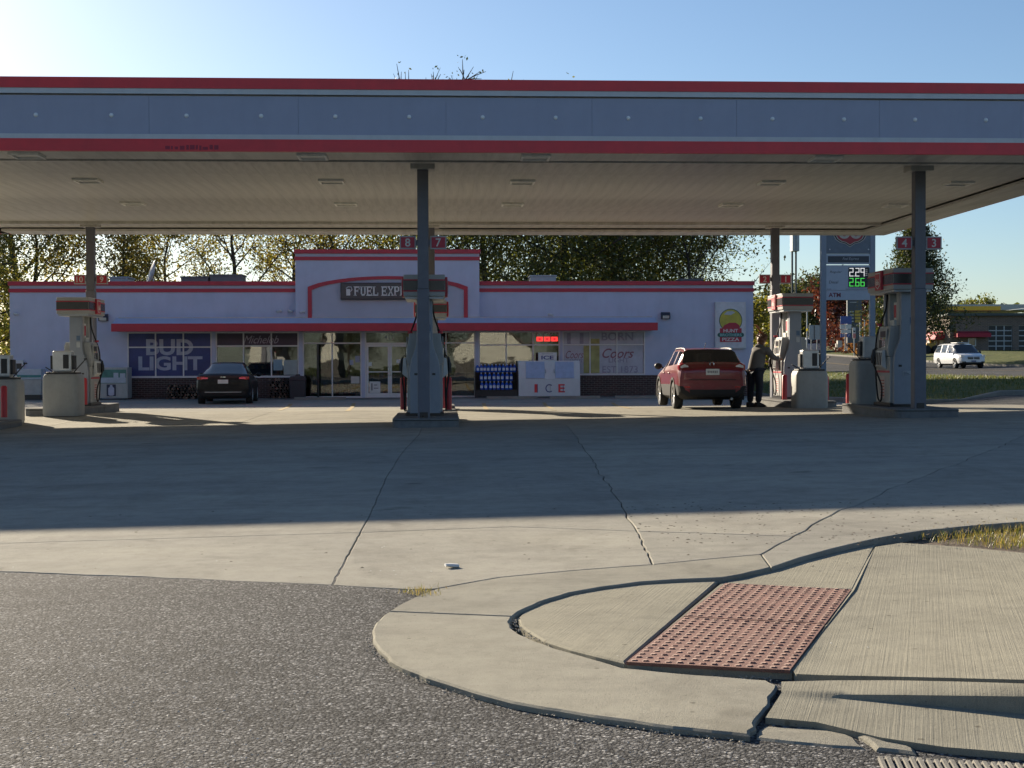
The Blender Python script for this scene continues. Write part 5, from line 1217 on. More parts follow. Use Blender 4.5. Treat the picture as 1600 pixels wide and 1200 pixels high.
m = MB(); m.bx(-.16, .16, -.12, 0, -.33, .33); m.build('phone_hood', WHITE, t, bevel=.01); m = MB(); m.bx(-.10, .10, -.135, -.121, -.26, .2); m.build('phone_set', DARK, t)
# firewood bundles, bin, pots
LOGS = [M('split_log_%s' % n, c, .9, var=.5, scale=14) for n, c in (('pale', (.17, .12, .085)), ('brown', (.10, .062, .043)), ('dark', (.05, .035, .028)))]; rl = random.Random(9)
def wood(px0, px1, rows, lab):
    t = thing('firewood_stack', lab, 'firewood', (fl((px0 + px1) / 2, 51.95), 51.95, ZF + .02), 0, 'firewood stacked by the store'); w_ = (px1 - px0) / 40.5; n = max(2, int(w_ / .125)); 
    for j in range(rows):
        for i in range(n):
            x = -w_ / 2 + w_ * (i + .3 + .4 * (j % 2)) / n + rl.uniform(-.03, .03); m = MB(); r_ = rl.uniform(.045, .07)
            m.tube([(x, -.21 + rl.uniform(-.03, .02), .06 + j * .112), (x + rl.uniform(-.02, .02), .21, .06 + j * .112)], r_, rl.choice((3, 4, 5, 6))); m.build('log', rl.choice(LOGS), t)
wood(262, 318, 5, 'low stack of brown firewood under the blue poster window'); wood(421, 452, 7, 'stack of firewood right of the parked black car')
t = thing('charcoal_pile', 'pile of dark bags leaning under the window left of the black car', 'bags', (fl(333, 51.9), 51.9, ZF + .02))
for (x, y, z, a) in ((-.3, 0, .12, .1), (.25, .05, .12, -.2), (-.05, -.02, .36, .15), (-.1, .1, .6, .5), (.2, .12, .78, -.6)):
    m = MB(); m.ell((0, 0, 0), (.32, .2, .14), 12, 8); b = m.build('bag', M('bag_dark', (.035, .03, .032), .5, var=.5, scale=6), t, smooth=180, loc=(x, y, z)); b.rotation_euler = (0, a, a)
t = thing('trash_can', 'dark square trash can with a lid beside the storefront glass', 'trash can', (fl(465.5, 51.6), 51.6, ZF + .02))
m = MB(); m.prism([(-.27, 0), (.27, 0), (.30, .72), (-.30, .72)], 'y', -.28, .28); m.build('can_body', M('can_dark', (.03, .028, .036), .55), t, bevel=.02, fixn=True)
m = MB(); m.prism([(-.32, .722), (.32, .722), (.26, .86), (.06, .88), (.05, .94), (-.05, .94), (-.06, .88), (-.26, .86)], 'y', -.3, .3); m.build('can_lid', M('can_lid', (.04, .035, .045), .5), t, bevel=.02, fixn=True)
m = MB(); m.cyl((0, 0), .045, 0, 2.1, 10); m.cyl((0, 0), .12, 0, .02, 14); tag(m.build('sign_post', DARK, loc=(fl(497, 52.2), 52.2, ZF + .02)), 'thin dark post standing in front of the left storefront glass', 'post')
def wheelstop(px, lab):
    m = MB(); m.prism([(-.08, 0), (-.06, .11), (.06, .11), (.08, 0)], 'x', -.95, .95)
    o = m.build('wheel_stop', CURBM, None, fixn=True, bevel=.01, loc=(fl(px, 50.1), 50.1, G(0, 50.1))); tag(o, lab, 'wheel stop', 'wheel stops along the store walk')
for px_, lab in ((800, 'concrete wheel stop in front of the jug rack'), (898, 'concrete wheel stop in front of the ice freezer'), (500, 'concrete wheel stop in front of the left storefront glass'), (1000, 'concrete wheel stop in front of the grey poster window')): wheelstop(px_, lab)

# ================================================================== VEHICLES
CARG = M('car_glass', (.012, .014, .016), .06, spec=.8, var=.02); TYRE = M('tyre', (.02, .02, .021), .85, bmp=.3, bscale=80); RIM = M('alloy_rim', (.55, .55, .56), .3, .8)
CLAD = M('grey_cladding', (.028, .028, .03), .75, spec=.2); LENSR = M('tail_lens_red', (.35, .01, .012), .15, spec=.8); LENSC = M('lens_clear', (.6, .6, .6), .12, spec=.8); PLATE = M('plate_white', (.6, .62, .6), .5)
def wheel_meshes(r, w_):
    m = MB(); m.lathe([(r * .66, -w_ / 2), (r * .93, -w_ / 2), (r, -w_ / 2 + .03), (r, w_ / 2 - .03), (r * .93, w_ / 2), (r * .66, w_ / 2), (r * .66, -w_ / 2)], 28, axis='x'); ty = m.mesh('tyre', TYRE, 40)
    m = MB(); m.lathe([(r * .66, w_ / 2 - .004), (r * .62, w_ / 2 - .02), (r * .6, .0), (.001, -.01)], 24, axis='x', m=1); m.lathe([(r * .20, w_ / 2 - .02), (.001, w_ / 2 - .014)], 12, axis='x')
    for k in range(5):
        a = 2 * pi * k / 5
        for da in (-.13, .13):
            p = [(w_ / 2 - .035, r * .15 * cos(a), r * .15 * sin(a)), (w_ / 2 - .02, r * .63 * cos(a + da), r * .63 * sin(a + da))]
            m.tube(p, [.03, .022], 5)
    m.lathe([(r * .60, w_ / 2 - .03), (r * .655, w_ / 2 - .004), (r * .665, w_ / 2 - .01)], 28, axis='x')
    rm = m.mesh('rim', [RIM, DARK], 40)
    return ty, rm
def split_islands(me):
    bm = bmesh.new(); bm.from_mesh(me); seen = set(); out = []
    for f in bm.faces:
        if f.index in seen: continue
        st, isl = [f], set()
        while st:
            g = st.pop()
            if g.index in isl: continue
            isl.add(g.index)
            for e in g.edges:
                for h in e.link_faces:
                    if h.index not in isl: st.append(h)
        seen |= isl
        b2 = bm.copy(); b2.faces.ensure_lookup_table(); bmesh.ops.delete(b2, geom=[h for h in b2.faces if h.index not in isl], context='FACES')
        if len(isl) > 2:
            m2 = me.copy(); b2.to_mesh(m2); out.append(m2)
        b2.free()
    bm.free(); return out
def make_car(name, label, cat, s, paint, loc, rz, group=None):
    """s: st = list of (y, zb, wlow, wsh, zsh, wbelt, zbelt, wrail, zrail, zroof) from tail to nose (wrail None: no cabin)"""
    t = thing(name, label, cat, loc, rz, group); m = MB(); rings = []
    for q in s['st']:
        y, zb, wl, ws, zs, wb, zbt, wr, zr, zf = q
        zm = (zb + zs) / 2 + .03
        P = [(0, zb), (wl * .82, zb), (wl, zb + .10), (ws * 1.0, zm), (ws * .985, zs), (wb, zbt)]
        if wr is None: P += [(wb * .90, zbt + .022), (wb * .55, zbt + .04), (0, zbt + .05)]
        else: P += [(wr, zr), (wr * .86, zf - .015), (0, zf)]
        rings.append([(x, y, z) for x, z in P] + [(-x, y, z) for x, z in reversed(P[1:-1])])
    n = len(rings[0]); vs = [p for r_ in rings for p in r_]; fs = []; mi = []
    for i in range(len(rings) - 1):
        a, b = s['st'][i], s['st'][i + 1]
        for k in range(n):
            l = (k + 1) % n; kk = k if k < 8 else n - 1 - k     # strip index counted from the bottom on either side
            fs.append((i * n + k, i * n + l, (i + 1) * n + l, (i + 1) * n + k))
            gl = 0
            if a[7] is not None and b[7] is not None and kk == 5 and i in s['side']: gl = 1
            if (a[7] is None) != (b[7] is None):
                if kk in (6, 7): gl = 1
                if kk == 5 and i in s['side']: gl = 1
            if kk in (0, 1) or (kk == 2 and s.get('clad')): gl = 2
            mi.append(gl)
    fs += [tuple(range(n - 1, -1, -1)), tuple((len(rings) - 1) * n + k for k in range(n))]; mi += [0, 0]
    me = bpy.data.meshes.new('body'); me.from_pydata(vs, [], fs)
    for q in (paint, CARG, CLAD, DARK): me.materials.append(q)
    me.polygons.foreach_set('material_index', mi); me.update()
    bm = bmesh.new(); bm.from_mesh(me); bmesh.ops.recalc_face_normals(bm, faces=bm.faces); bm.to_mesh(me); bm.free()
    # round the shell a little before the arches are cut
    tmp = bpy.data.objects.new('shell', me); COL.objects.link(tmp)
    cr_ = me.attributes.new('crease_edge', 'FLOAT', 'EDGE') if False else None
    sd = tmp.modifiers.new('s', 'SUBSURF'); sd.levels = 2; sd.subdivision_type = 'CATMULL_CLARK'; sd.boundary_smooth = 'ALL'
    bm = bmesh.new(); bm.from_mesh(me); cl = bm.edges.layers.float.get('crease_edge') or bm.edges.layers.float.new('crease_edge')
    for e in bm.edges:
        ms = {f.material_index for f in e.link_faces}
        if len(ms) > 1: e[cl] = .85
        elif any(len(f.verts) > 4 for f in e.link_faces): e[cl] = .35
        else: e[cl] = .55
    bm.to_mesh(me); bm.free()
    r = s['r']; cut = MB()
    for y in s['axles']:
        cut.lathe([(.0005, -2), (r * 1.14, -2), (r * 1.14, 2), (.0005, 2)], 28, c=(0, y, r), axis='x')
    # cutters only cut the outer .3 m: done by two pieces per axle
    cut = MB()
    for y in s['axles']:
        for sg in (-1, 1):
            a, b = sorted((sg * (s['half'] - .30), sg * (s['half'] + .3)))
            cut.lathe([(.0005, a), (r * 1.13, a), (r * 1.13, b), (.0005, b)], 28, c=(0, y, r * 1.0), axis='x')
    cme = cut.mesh('cutter', DARK); bm = bmesh.new(); bm.from_mesh(cme); bmesh.ops.remove_doubles(bm, verts=bm.verts, dist=.0012); bmesh.ops.recalc_face_normals(bm, faces=bm.faces); bm.to_mesh(cme); bm.free()
    for _ in range(3): cme.materials.append(DARK)
    for p_ in cme.polygons: p_.material_index = 3
    cme.materials.clear()
    for q in (paint, CARG, CLAD, DARK): cme.materials.append(q)
    for p_ in cme.polygons: p_.material_index = 3
    co = bpy.data.objects.new('cutter', cme); COL.objects.link(co)
    bo = tmp.modifiers.new('b', 'BOOLEAN'); bo.operation = 'DIFFERENCE'; bo.solver = 'EXACT'; bo.object = co
    full = bpy.data.meshes.new_from_object(tmp.evaluated_get(bpy.context.evaluated_depsgraph_get()))
    bpy.data.objects.remove(tmp); bpy.data.objects.remove(co)
    bm = bmesh.new(); bm.from_mesh(full)
    def part(idx):
        b2 = bm.copy(); bmesh.ops.delete(b2, geom=[f for f in b2.faces if f.material_index not in idx], context='FACES')
        me2 = bpy.data.meshes.new('part'); b2.to_mesh(me2); b2.free(); me2.materials.clear()
        me2.materials.append((paint, CARG, CLAD, DARK)[idx[0]]); me2.polygons.foreach_set('material_index', [0] * len(me2.polygons))
        me2.polygons.foreach_set('use_smooth', [True] * len(me2.polygons)); me2.set_sharp_from_angle(angle=rad(38)); me2.update()
        return me2
    link('body', part((0,)), t)
    for gm in split_islands(part((1,))): link('window', gm, t)
    link('lower_cladding', part((2,)), t); link('wheel_arch', part((3,)), t); bm.free()
    ty, rm = wheel_meshes(r, s.get('tw', .22))
    for y in s['axles']:
        for sg in (-1, 1):
            w_ = link('wheel', ty, t, 0, (sg * (s['half'] - .12), y, r), 0 if sg > 0 else pi); link('rim', rm, w_)
    return t
# --- red crossover
RP = mat_paint('red_car_paint', (.17, .006, .012), .3)
s = dict(r=.345, half=.885, axles=(-1.30, 1.335), clad=1, side=(4, 6, 8), st=[
    (-2.215, .40, .70, .77, .72, .73, .92, None, 0, 0), (-2.19, .33, .79, .84, .78, .79, .99, None, 0, 0), (-2.07, .28, .83, .88, .88, .81, 1.09, None, 0, 0), (-1.98, .26, .84, .885, .93, .82, 1.13, None, 0, 0),
    (-1.70, .24, .85, .885, .95, .825, 1.13, .665, 1.43, 1.505), (-1.10, .22, .85, .885, .95, .825, 1.10, .67, 1.46, 1.535), (-1.0, .22, .85, .885, .95, .825, 1.10, .67, 1.46, 1.537), (.02, .21, .85, .885, .94, .82, 1.06, .63, 1.455, 1.53), (.10, .21, .85, .885, .94, .82, 1.06, .63, 1.455, 1.525),
    (.66, .21, .85, .885, .92, .81, 1.03, .58, 1.39, 1.46), (1.32, .22, .85, .885, .88, .79, .97, None, 0, 0), (1.75, .24, .84, .87, .82, .75, .90, None, 0, 0), (2.08, .28, .78, .80, .72, .66, .80, None, 0, 0), (2.2, .38, .60, .62, .60, .5, .68, None, 0, 0)])
car = make_car('parked_car', 'red crossover with roof rails seen from behind beside the sunlit pump', 'car', s, RP, (6.36, 33.5, G(6.3, 33.0)), rad(-1.5))
car.scale = (.93, .95, .96)
for sg in (-1, 1):
    m = MB(); m.tube([(sg * .59, -1.60, 1.45), (sg * .60, -1.46, 1.51), (sg * .60, -.9, 1.53), (sg * .59, 0, 1.525), (sg * .555, .40, 1.47), (sg * .545, .5, 1.42)], [.016, .02, .015, .015, .018, .016], 8); m.build('roof_rail', M('rail_silver', (.22, .22, .22), .4, .3), car, smooth=50)
    m = MB(); x = sg * .80
    m.prism([(sg * .50, .95), (sg * .85, .97), (sg * .85, 1.10), (sg * .74, 1.16), (sg * .58, 1.10)], 'y', -2.135, -1.90); tl = m.build('tail_light', LENSR, car, fixn=True, bevel=.02)
    m = MB(); m.prism([(sg * .60, 1.02), (sg * .80, 1.03), (sg * .80, 1.08), (sg * .70, 1.125), (sg * .61, 1.09)], 'y', -2.15, -2.137); m.build('clear_lens', LENSC, tl, fixn=True)
    m = MB(); m.bx(sg * .50 - .07, sg * .50 + .07, -2.238, -2.19, .50, .55) if False else m.bx(sg * .64 - .07, sg * .64 + .07, -2.215, -2.16, .545, .585); m.build('reflector', LENSR, car)
    m = MB(); m.ell((sg * .98, .72, 1.07), (.11, .07, .085), 12, 8); m.tube([(sg * .84, .74, 1.03), (sg * .95, .73, 1.05)], .025, 6); m.build('mirror', BLACK, car, smooth=60)
    for y in (-.62, .35): m = MB(); m.tube([(sg * .885, y - .1, .90), (sg * .905, y - .07, .905), (sg * .905, y + .06, .905), (sg * .885, y + .09, .90)], .014, 6); m.build('door_handle', RP, car, smooth=60)
    for y in s['axles']:
        m = MB(); n_ = 20; pts = [(y + (s['r'] * 1.16) * cos(pi * k / n_ * 1.16 - .25), s['r'] + (s['r'] * 1.16) * sin(pi * k / n_ * 1.16 - .25)) for k in range(n_ + 1)]; pin = [(y + (s['r'] * 1.32) * cos(pi * k / n_ * 1.16 - .25), s['r'] + (s['r'] * 1.32) * sin(pi * k / n_ * 1.16 - .25)) for k in range(n_ + 1)]
        x0, x1 = sorted((sg * .80, sg * .897)); m.prism(pts + pin[::-1], 'x', x0, x1); m.build('arch_cladding', CLAD, car, fixn=True)
m = MB(); m.bx(-.17, .17, -2.232, -2.19, .86, 1.01); o = m.build('number_plate', PLATE, car); 
m = MB(); m.bx(-.26, .26, -2.17, -2.10, .80, 1.03) if False else m.bx(-.40, .40, -2.13, -2.05, 1.06, 1.09); m.build('tailgate_trim', RP, car)
m = MB()
for k in range(6): m.bx(-.13 + k * .045, -.10 + k * .045, -2.2345, -2.2325, .905 + .006 * (k % 2), .965)
m.build('plate_characters', M('plate_ink', (.22, .21, .22), .6), o)
m = MB(); m.lathe([(.045, -.006), (.06, 0), (.045, .006)], 16, c=(0, -2.115, 1.12), axis='y'); m.build('badge', CHROME, car); m = MB(); m.tube([(.0, -2.0, 1.17), (-.3, -1.93, 1.22)], .01, 5); m.build('rear_wiper', BLACK, car)
m = MB(); m.bx(-.58, .58, -2.238, -2.12, .38, .50); m.bx(-.60, .60, -2.229, -2.15, .735, .75); m.bx(-.75, .75, -2.22, -2.10, .305, .355) if False else None; m.build('bumper_grille', CLAD, car)
m = MB(); m.tube([(-.05, -1.3, 1.52), (-.05, -1.5, 1.66)], .008, 5); m.build('aerial', BLACK, car)
m = MB(); m.tube([(.5, -2.14, .27), (.5, -1.9, .27)], .035, 8); m.build('exhaust', STEEL, car)
# --- black saloon
BP = mat_paint('black_car_paint', (.005, .005, .0065), .4, coat=.12)
s = dict(r=.33, half=.92, axles=(-1.35, 1.45), side=(5, 7), st=[
    (-2.42, .40, .62, .70, .62, .66, .80, None, 0, 0), (-2.38, .30, .78, .84, .72, .80, .95, None, 0, 0), (-2.25, .24, .84, .90, .80, .82, 1.02, None, 0, 0), (-1.85, .20, .86, .92, .82, .83, 1.01, None, 0, 0), (-1.55, .19, .87, .92, .82, .83, 1.0, None, 0, 0),
    (-.72, .19, .87, .92, .82, .83, .98, .58, 1.32, 1.40), (-.05, .19, .87, .92, .82, .83, .97, .60, 1.36, 1.44), (.03, .19, .87, .92, .82, .83, .97, .60, 1.36, 1.44), (.62, .19, .87, .92, .8, .82, .95, .56, 1.30, 1.385), (1.35, .2, .86, .92, .78, .8, .92, None, 0, 0), (2.0, .22, .84, .88, .72, .74, .84, None, 0, 0), (2.35, .27, .72, .76, .64, .6, .74, None, 0, 0), (2.46, .36, .55, .58, .56, .45, .64, None, 0, 0)])
car2 = make_car('parked_car', 'black saloon parked nose in at the store, lit red tail lamps', 'car', s, BP, (fl(364, 47.9) - .12, 47.75, G(0, 46) - .02), rad(4.5))
TAILON = M('tail_lit', (.7, .10, .14), emit=.12)
for sg in (-1, 1):
    m = MB(); m.prism([(sg * .50, .83), (sg * .855, .85), (sg * .86, .95), (sg * .60, .96)], 'y', -2.405, -2.20); tl = m.build('tail_light', LENSR, car2, fixn=True, bevel=.015); m = MB(); m.bx(sg * .62 - .09, sg * .62 + .12 * 1, -2.41, -2.4055, .875, .925); m.build('lit_bulb', TAILON, tl)
    m = MB(); m.ell((sg * 1.0, .62, .99), (.1, .06, .075), 12, 8); m.tube([(sg * .86, .66, .95), (sg * .98, .63, .98)], .022, 6); m.build('mirror', BP, car2, smooth=60)
m = MB(); m.bx(-.17, .17, -2.43, -2.405, .72, .85); m.build('number_plate', PLATE, car2); m = MB(); m.bx(-.09, .09, -2.405, -2.37, .925, .95); m.build('badge', CHROME, car2)
m = MB(); m.bx(-.6, .6, -2.43, -2.36, .42, .445); m.build('bumper_line', STEEL, car2)
# --- white minivan on the road
WP = mat_paint('white_car_paint', (.62, .63, .65), .3)
s = dict(r=.345, half=.98, axles=(-1.45, 1.60), side=(2, 4, 6, 7), st=[
    (-2.52, .40, .80, .88, .80, .86, 1.02, None, 0, 0), (-2.48, .28, .88, .95, .86, .90, 1.08, None, 0, 0), (-2.28, .24, .92, .98, .9, .92, 1.10, .72, 1.62, 1.70), (-1.25, .22, .92, .98, .9, .92, 1.08, .75, 1.67, 1.755), (-1.15, .22, .92, .98, .9, .92, 1.08, .75, 1.67, 1.757),
    (-.15, .22, .92, .98, .9, .92, 1.06, .74, 1.66, 1.75), (-.05, .22, .92, .98, .9, .92, 1.06, .74, 1.66, 1.75), (.72, .22, .92, .98, .88, .91, 1.03, .70, 1.58, 1.68), (1.72, .23, .92, .98, .86, .88, 1.0, None, 0, 0), (2.25, .26, .88, .92, .8, .78, .90, None, 0, 0), (2.52, .30, .76, .80, .66, .64, .78, None, 0, 0), (2.60, .40, .6, .62, .58, .5, .66, None, 0, 0)])
def van_parts(c):
    for sg in (-1, 1):
        m = MB(); m.prism([(sg * .50, .70), (sg * .84, .76), (sg * .86, .92), (sg * .70, .93), (sg * .52, .82)], 'y', 2.25, 2.50); m.build('headlight', LENSC, c, fixn=True, bevel=.02)
        m = MB(); m.ell((sg * 1.08, .98, 1.12), (.11, .07, .1), 12, 8); m.tube([(sg * .92, 1.02, 1.08), (sg * 1.02, .99, 1.1)], .025, 6); m.build('mirror', BLACK if sg < 0 else WP, c, smooth=60)
        m = MB(); m.bx(sg * .66 - .14, sg * .66 + .14, 2.50, 2.585, .40, .47); m.build('lower_intake', DARK, c)
        for y in (-.9, .35): m = MB(); m.bx(sg * .975 - .012, sg * .975 + .012, y, y + .2, .96, .99); m.build('door_handle', WP, c)
    m = MB(); m.bx(-.42, -.02, 2.545, 2.60, .62, .72); m.bx(.02, .42, 2.545, 2.60, .62, .72); m.bx(-.42, -.02, 2.53, 2.58, .735, .80); m.bx(.02, .42, 2.53, 2.58, .735, .80); m.build('grille', DARK, c)
    m = MB(); m.bx(-.16, .16, 2.60, 2.63, .44, .55); m.build('number_plate', M('plate_blue', (.12, .14, .25), .5), c); m = MB(); m.bx(-.5, .5, 2.57, 2.62, .36, .43); m.build('bumper_intake', DARK, c)
p = at(1504, 577.5, 93); van = make_car('minivan', 'white minivan driving on the road in front of the brick shop', 'van', s, WP, (p.x, 93.6, road_z(p.x, 93) + .01), rad(180)); van_parts(van)
m = MB(); m.bx(-.4, .4, -.6, .6, 1.765, 1.81); m.build('roof_pod', WP, van, bevel=.03)
sv = copy_tree(van); p = at(1262, 556, 150); sv.location = (p.x, 150, road_z(p.x, 150) + .01); sv.rotation_euler = (0, 0, 0); sv['label'] = 'distant white van seen between the waste station and the pylon post'
sv = copy_tree(van); p = at(1205, 575, 112); sv.location = (p.x - .2, 116, road_z(p.x, 116) + .1); sv.rotation_euler = (0, 0, rad(150)); sv['label'] = 'white vehicle glimpsed between the person and the back right column'
p = at(1318, 546, 150); RFAR = mat_paint('red_far_paint', (.25, .02, .02)); 

# ================================================================== PERSON AT THE PUMP
SKIN = M('skin', (.36, .20, .14), .55); JACK = M('jacket_grey', (.125, .118, .11), .9, var=.15, bmp=.3); JEAN = M('jeans_dark', (.022, .028, .045), .9, var=.25, bmp=.2); HAIR = M('hair_auburn', (.13, .05, .022), .6, var=.3, scale=30); SHOE = M('shoe_dark', (.02, .02, .022), .7)
def skinned(name, verts, edges, mat, parent, sub=1, root=0, smooth=True):
    me = bpy.data.meshes.new(name); me.from_pydata([v[:3] for v in verts], edges, [])
    o = bpy.data.objects.new(name, me); COL.objects.link(o)
    sk = o.modifiers.new('skin', 'SKIN'); sk.use_smooth_shade = True; sk.branch_smoothing = .6
    if not me.skin_vertices: 
        bm = bmesh.new(); bm.from_mesh(me); bm.verts.layers.skin.verify(); bm.to_mesh(me); bm.free()
    for i, v in enumerate(verts):
        r_ = v[3]; me.skin_vertices[0].data[i].radius = r_ if isinstance(r_, tuple) else (r_, r_); me.skin_vertices[0].data[i].use_root = (i == root)
    o.modifiers.new('sub', 'SUBSURF').levels = sub
    out = bpy.data.meshes.new_from_object(o.evaluated_get(bpy.context.evaluated_depsgraph_get())); bpy.data.objects.remove(o)
    out.materials.clear(); out.materials.append(mat); out.polygons.foreach_set('use_smooth', [True] * len(out.polygons))
    return link(name, out, parent)
P_ = thing('person', 'person in grey jacket and dark jeans leaning to reach the pump nozzle', 'person', (7.72, 33.1, G(7.8, 33.2)), rad(28)); P_.scale = (1.06, 1.10, 1.06)
# facing +X, leaning forward; right arm forward to the pump, left arm tucked
V = [(0, 0, .93, (.15, .13)), (.03, 0, 1.08, (.135, .15)), (.09, 0, 1.24, (.14, .175)), (.15, 0, 1.37, (.12, .17)), (.19, 0, 1.44, .06), (.215, 0, 1.50, .052), (.24, 0, 1.58, (.085, .078)), (.25, 0, 1.66, (.075, .07)),
     (-.02, .10, .88, .10), (-.03, .115, .50, .066), (-.06, .12, .10, .045), (.08, .13, .04, .038), (.0, -.10, .88, .10), (.03, -.11, .49, .066), (-.02, -.11, .10, .045), (.13, -.11, .04, .038),
     (.16, -.19, 1.37, .065), (.30, -.20, 1.20, .05), (.52, -.17, 1.13, .04), (.60, -.16, 1.13, .028), (.16, .19, 1.37, .065), (.20, .24, 1.10, .05), (.40, .2, 1.06, .038), (.47, .19, 1.07, .028),
     (.33, 0, 1.595, .016)]
E = [(0, 1), (1, 2), (2, 3), (3, 4), (4, 5), (5, 6), (6, 7), (0, 8), (8, 9), (9, 10), (10, 11), (0, 12), (12, 13), (13, 14), (14, 15), (3, 16), (16, 17), (17, 18), (18, 19), (3, 20), (20, 21), (21, 22), (22, 23)]
V = V[:24]
k = len(V)
for (hand, base) in ((19, (.60, -.16, 1.13)), (23, (.47, .19, 1.07))):
    b = Vector(base)
    for i, (dy, ln_) in enumerate(((-.028, .062), (-.009, .07), (.010, .066), (.028, .052))):
        q0 = len(V); V.append((b.x + .045, b.y + dy, b.z + .004, .010)); V.append((b.x + .045 + ln_ * .6, b.y + dy * 1.05, b.z - .006, .0085)); V.append((b.x + .045 + ln_ * .75, b.y + dy, b.z - .035, .0075)); E += [(hand, q0), (q0, q0 + 1), (q0 + 1, q0 + 2)]
    q0 = len(V); V.append((b.x + .03, b.y + .035, b.z - .02, .011)); V.append((b.x + .06, b.y + .04, b.z - .045, .009)); E += [(hand, q0), (q0, q0 + 1)]
body = skinned('body', V, E, SKIN, P_, 1, 0)
m = MB(); m.ell((.325, 0, 1.59), (.02, .014, .022), 8, 6); m.ell((.235, -.08, 1.60), (.022, .01, .03), 8, 6); m.ell((.235, .08, 1.60), (.022, .01, .03), 8, 6); m.build('nose_and_ears', SKIN, body, smooth=180)
m = MB(); m.ell((.318, -.028, 1.625), (.008, .012, .007), 8, 6); m.ell((.318, .028, 1.625), (.008, .012, .007), 8, 6); m.bx(.318, .322, -.022, .022, 1.547, 1.554); m.build('eyes_and_mouth', M('eye_dark', (.03, .02, .02), .3), body, smooth=60)
JV = [(.0, 0, .86, (.185, .20)), (.03, 0, 1.05, (.175, .205)), (.09, 0, 1.22, (.175, .225)), (.14, 0, 1.36, (.15, .21)), (.185, 0, 1.45, (.09, .09)),
      (.16, -.21, 1.37, .088), (.30, -.215, 1.20, .074), (.45, -.185, 1.145, .062), (.56, -.165, 1.13, .05), (.16, .21, 1.37, .088), (.20, .25, 1.10, .074), (.33, .215, 1.07, .06), (.43, .195, 1.07, .048)]
skinned('jacket', JV, [(0, 1), (1, 2), (2, 3), (3, 4), (3, 5), (5, 6), (6, 7), (7, 8), (3, 9), (9, 10), (10, 11), (11, 12)], JACK, P_, 2, 1)
m = MB(); m.tube([(.10 - .085 - .045, y, z) for y, z in ((-.1, 1.40), (-.09, 1.25), (-.07, 1.12))], .012, 6) if False else m.ell((.10, 0, 1.44), (.085, .10, .045), 12, 6); m.build('collar', JACK, P_, smooth=180)
LV = [(0, 0, .95, (.165, .155)), (-.02, .10, .83, .125), (-.03, .115, .50, .088), (-.055, .12, .10, .072), (0, -.10, .83, .125), (.03, -.11, .49, .088), (-.015, -.11, .10, .072)]
skinned('jeans', LV, [(0, 1), (1, 2), (2, 3), (0, 4), (4, 5), (5, 6)], JEAN, P_, 2, 0)
for (x, y) in ((-.055, .12), (-.015, -.11)):
    m = MB(); m.prism([(-.09, 0), (.20, 0), (.20, .05), (.12, .085), (.03, .12), (-.08, .12)], 'y', -.05, .05); m.build('shoe', SHOE, P_, bevel=.02, fixn=True, loc=(x, y, .0))
m = MB(); m.ell((.225, 0, 1.635), (.115, .108, .10), 16, 10); m.ell((.165, 0, 1.58), (.085, .10, .11), 14, 8); m.ell((.15, 0, 1.50), (.06, .085, .08), 12, 8)
rh = random.Random(5)
for _ in range(60):
    a, b = rh.uniform(0, 2 * pi), rh.uniform(.1, 1.5); d = Vector((cos(a) * sin(b), sin(a) * sin(b), cos(b))); p0 = Vector((.205, 0, 1.62)) + Vector((d.x * .10, d.y * .1, d.z * .09)); m.tube([p0, p0 + d * .04 + Vector((rh.uniform(-.02, .01), rh.uniform(-.02, .02), rh.uniform(-.02, .03)))], [.02, .006], 4)
m.build('hair', HAIR, P_, smooth=180)
m = MB()
for k in range(9):
    a = (k - 4) * .09; m.tube([(.20, .01 * (k - 4), 1.70), (.14 + a * .1, .012 * (k - 4), 1.80), (.06 + a * .25, .016 * (k - 4), 1.90), (.0 + a * .3, .02 * (k - 4), 1.935)], [.028, .024, .016, .004], 5)
m.build('ponytail', M('hair_lit_orange', (.40, .13, .035), .5, var=.3, scale=25), P_, smooth=180)  # backlit look of the hair put into a brighter orange
# ================================================================== SIGNS AND BACKGROUND
PBL = M('pylon_grey_blue', (.20, .235, .30), .45, var=.06, dirt=.08); PPAN = M('pylon_panel', (.36, .40, .48), .5, var=.05)
PY = 60.0; ps = FPX / PY; pc = at(1324, 560, PY).x
def pz(py, px=1324): return at(px, py, PY).z
t = thing('price_pylon', 'tall two post fuel price sign with a red shield and lit prices', 'sign', (0, 0, 0))
zg = .15
for a, b in ((1282, 1290), (1358.5, 1366.5)):
    m = MB(); m.bx(at(a, 560, PY).x, at(b, 560, PY).x, PY - .12, PY + .12, zg, pz(300)); m.build('post', PBL, t, bevel=.015)
xa, xb = at(1290, 500, PY).x + .003, at(1358.5, 500, PY).x - .003
def pbox(name, y0, y1, mat, d0=-.10, d1=.10, x0=None, x1=None, parent=None):
    m = MB(); m.bx(xa if x0 is None else at(x0, 500, PY).x, xb if x1 is None else at(x1, 500, PY).x, PY + d0, PY + d1, pz(y1), pz(y0)); return m.build(name, mat, parent or t)
up = pbox('shield_cabinet', 302, 396.5, M('pylon_dark', (.115, .14, .185), .45))
bn = pbox('name_cabinet', 397.2, 412.8, PPAN, -.11, .11); pbox('name_panel', 400.5, 410.5, M('pylon_navy', (.02, .025, .045), .4), -.118, -.111, 1292.5, 1356.5, bn)
text('Fuel Express', M('pylon_script', (.3, .33, .38), .6), bn, (at(1328, 405, PY).x, PY - .1195, pz(405)), w=26 / ps, h=5.5 / ps, shear=.35, extrude=.001)
pr = pbox('price_cabinet', 414.5, 453.5, PPAN, -.11, .11)
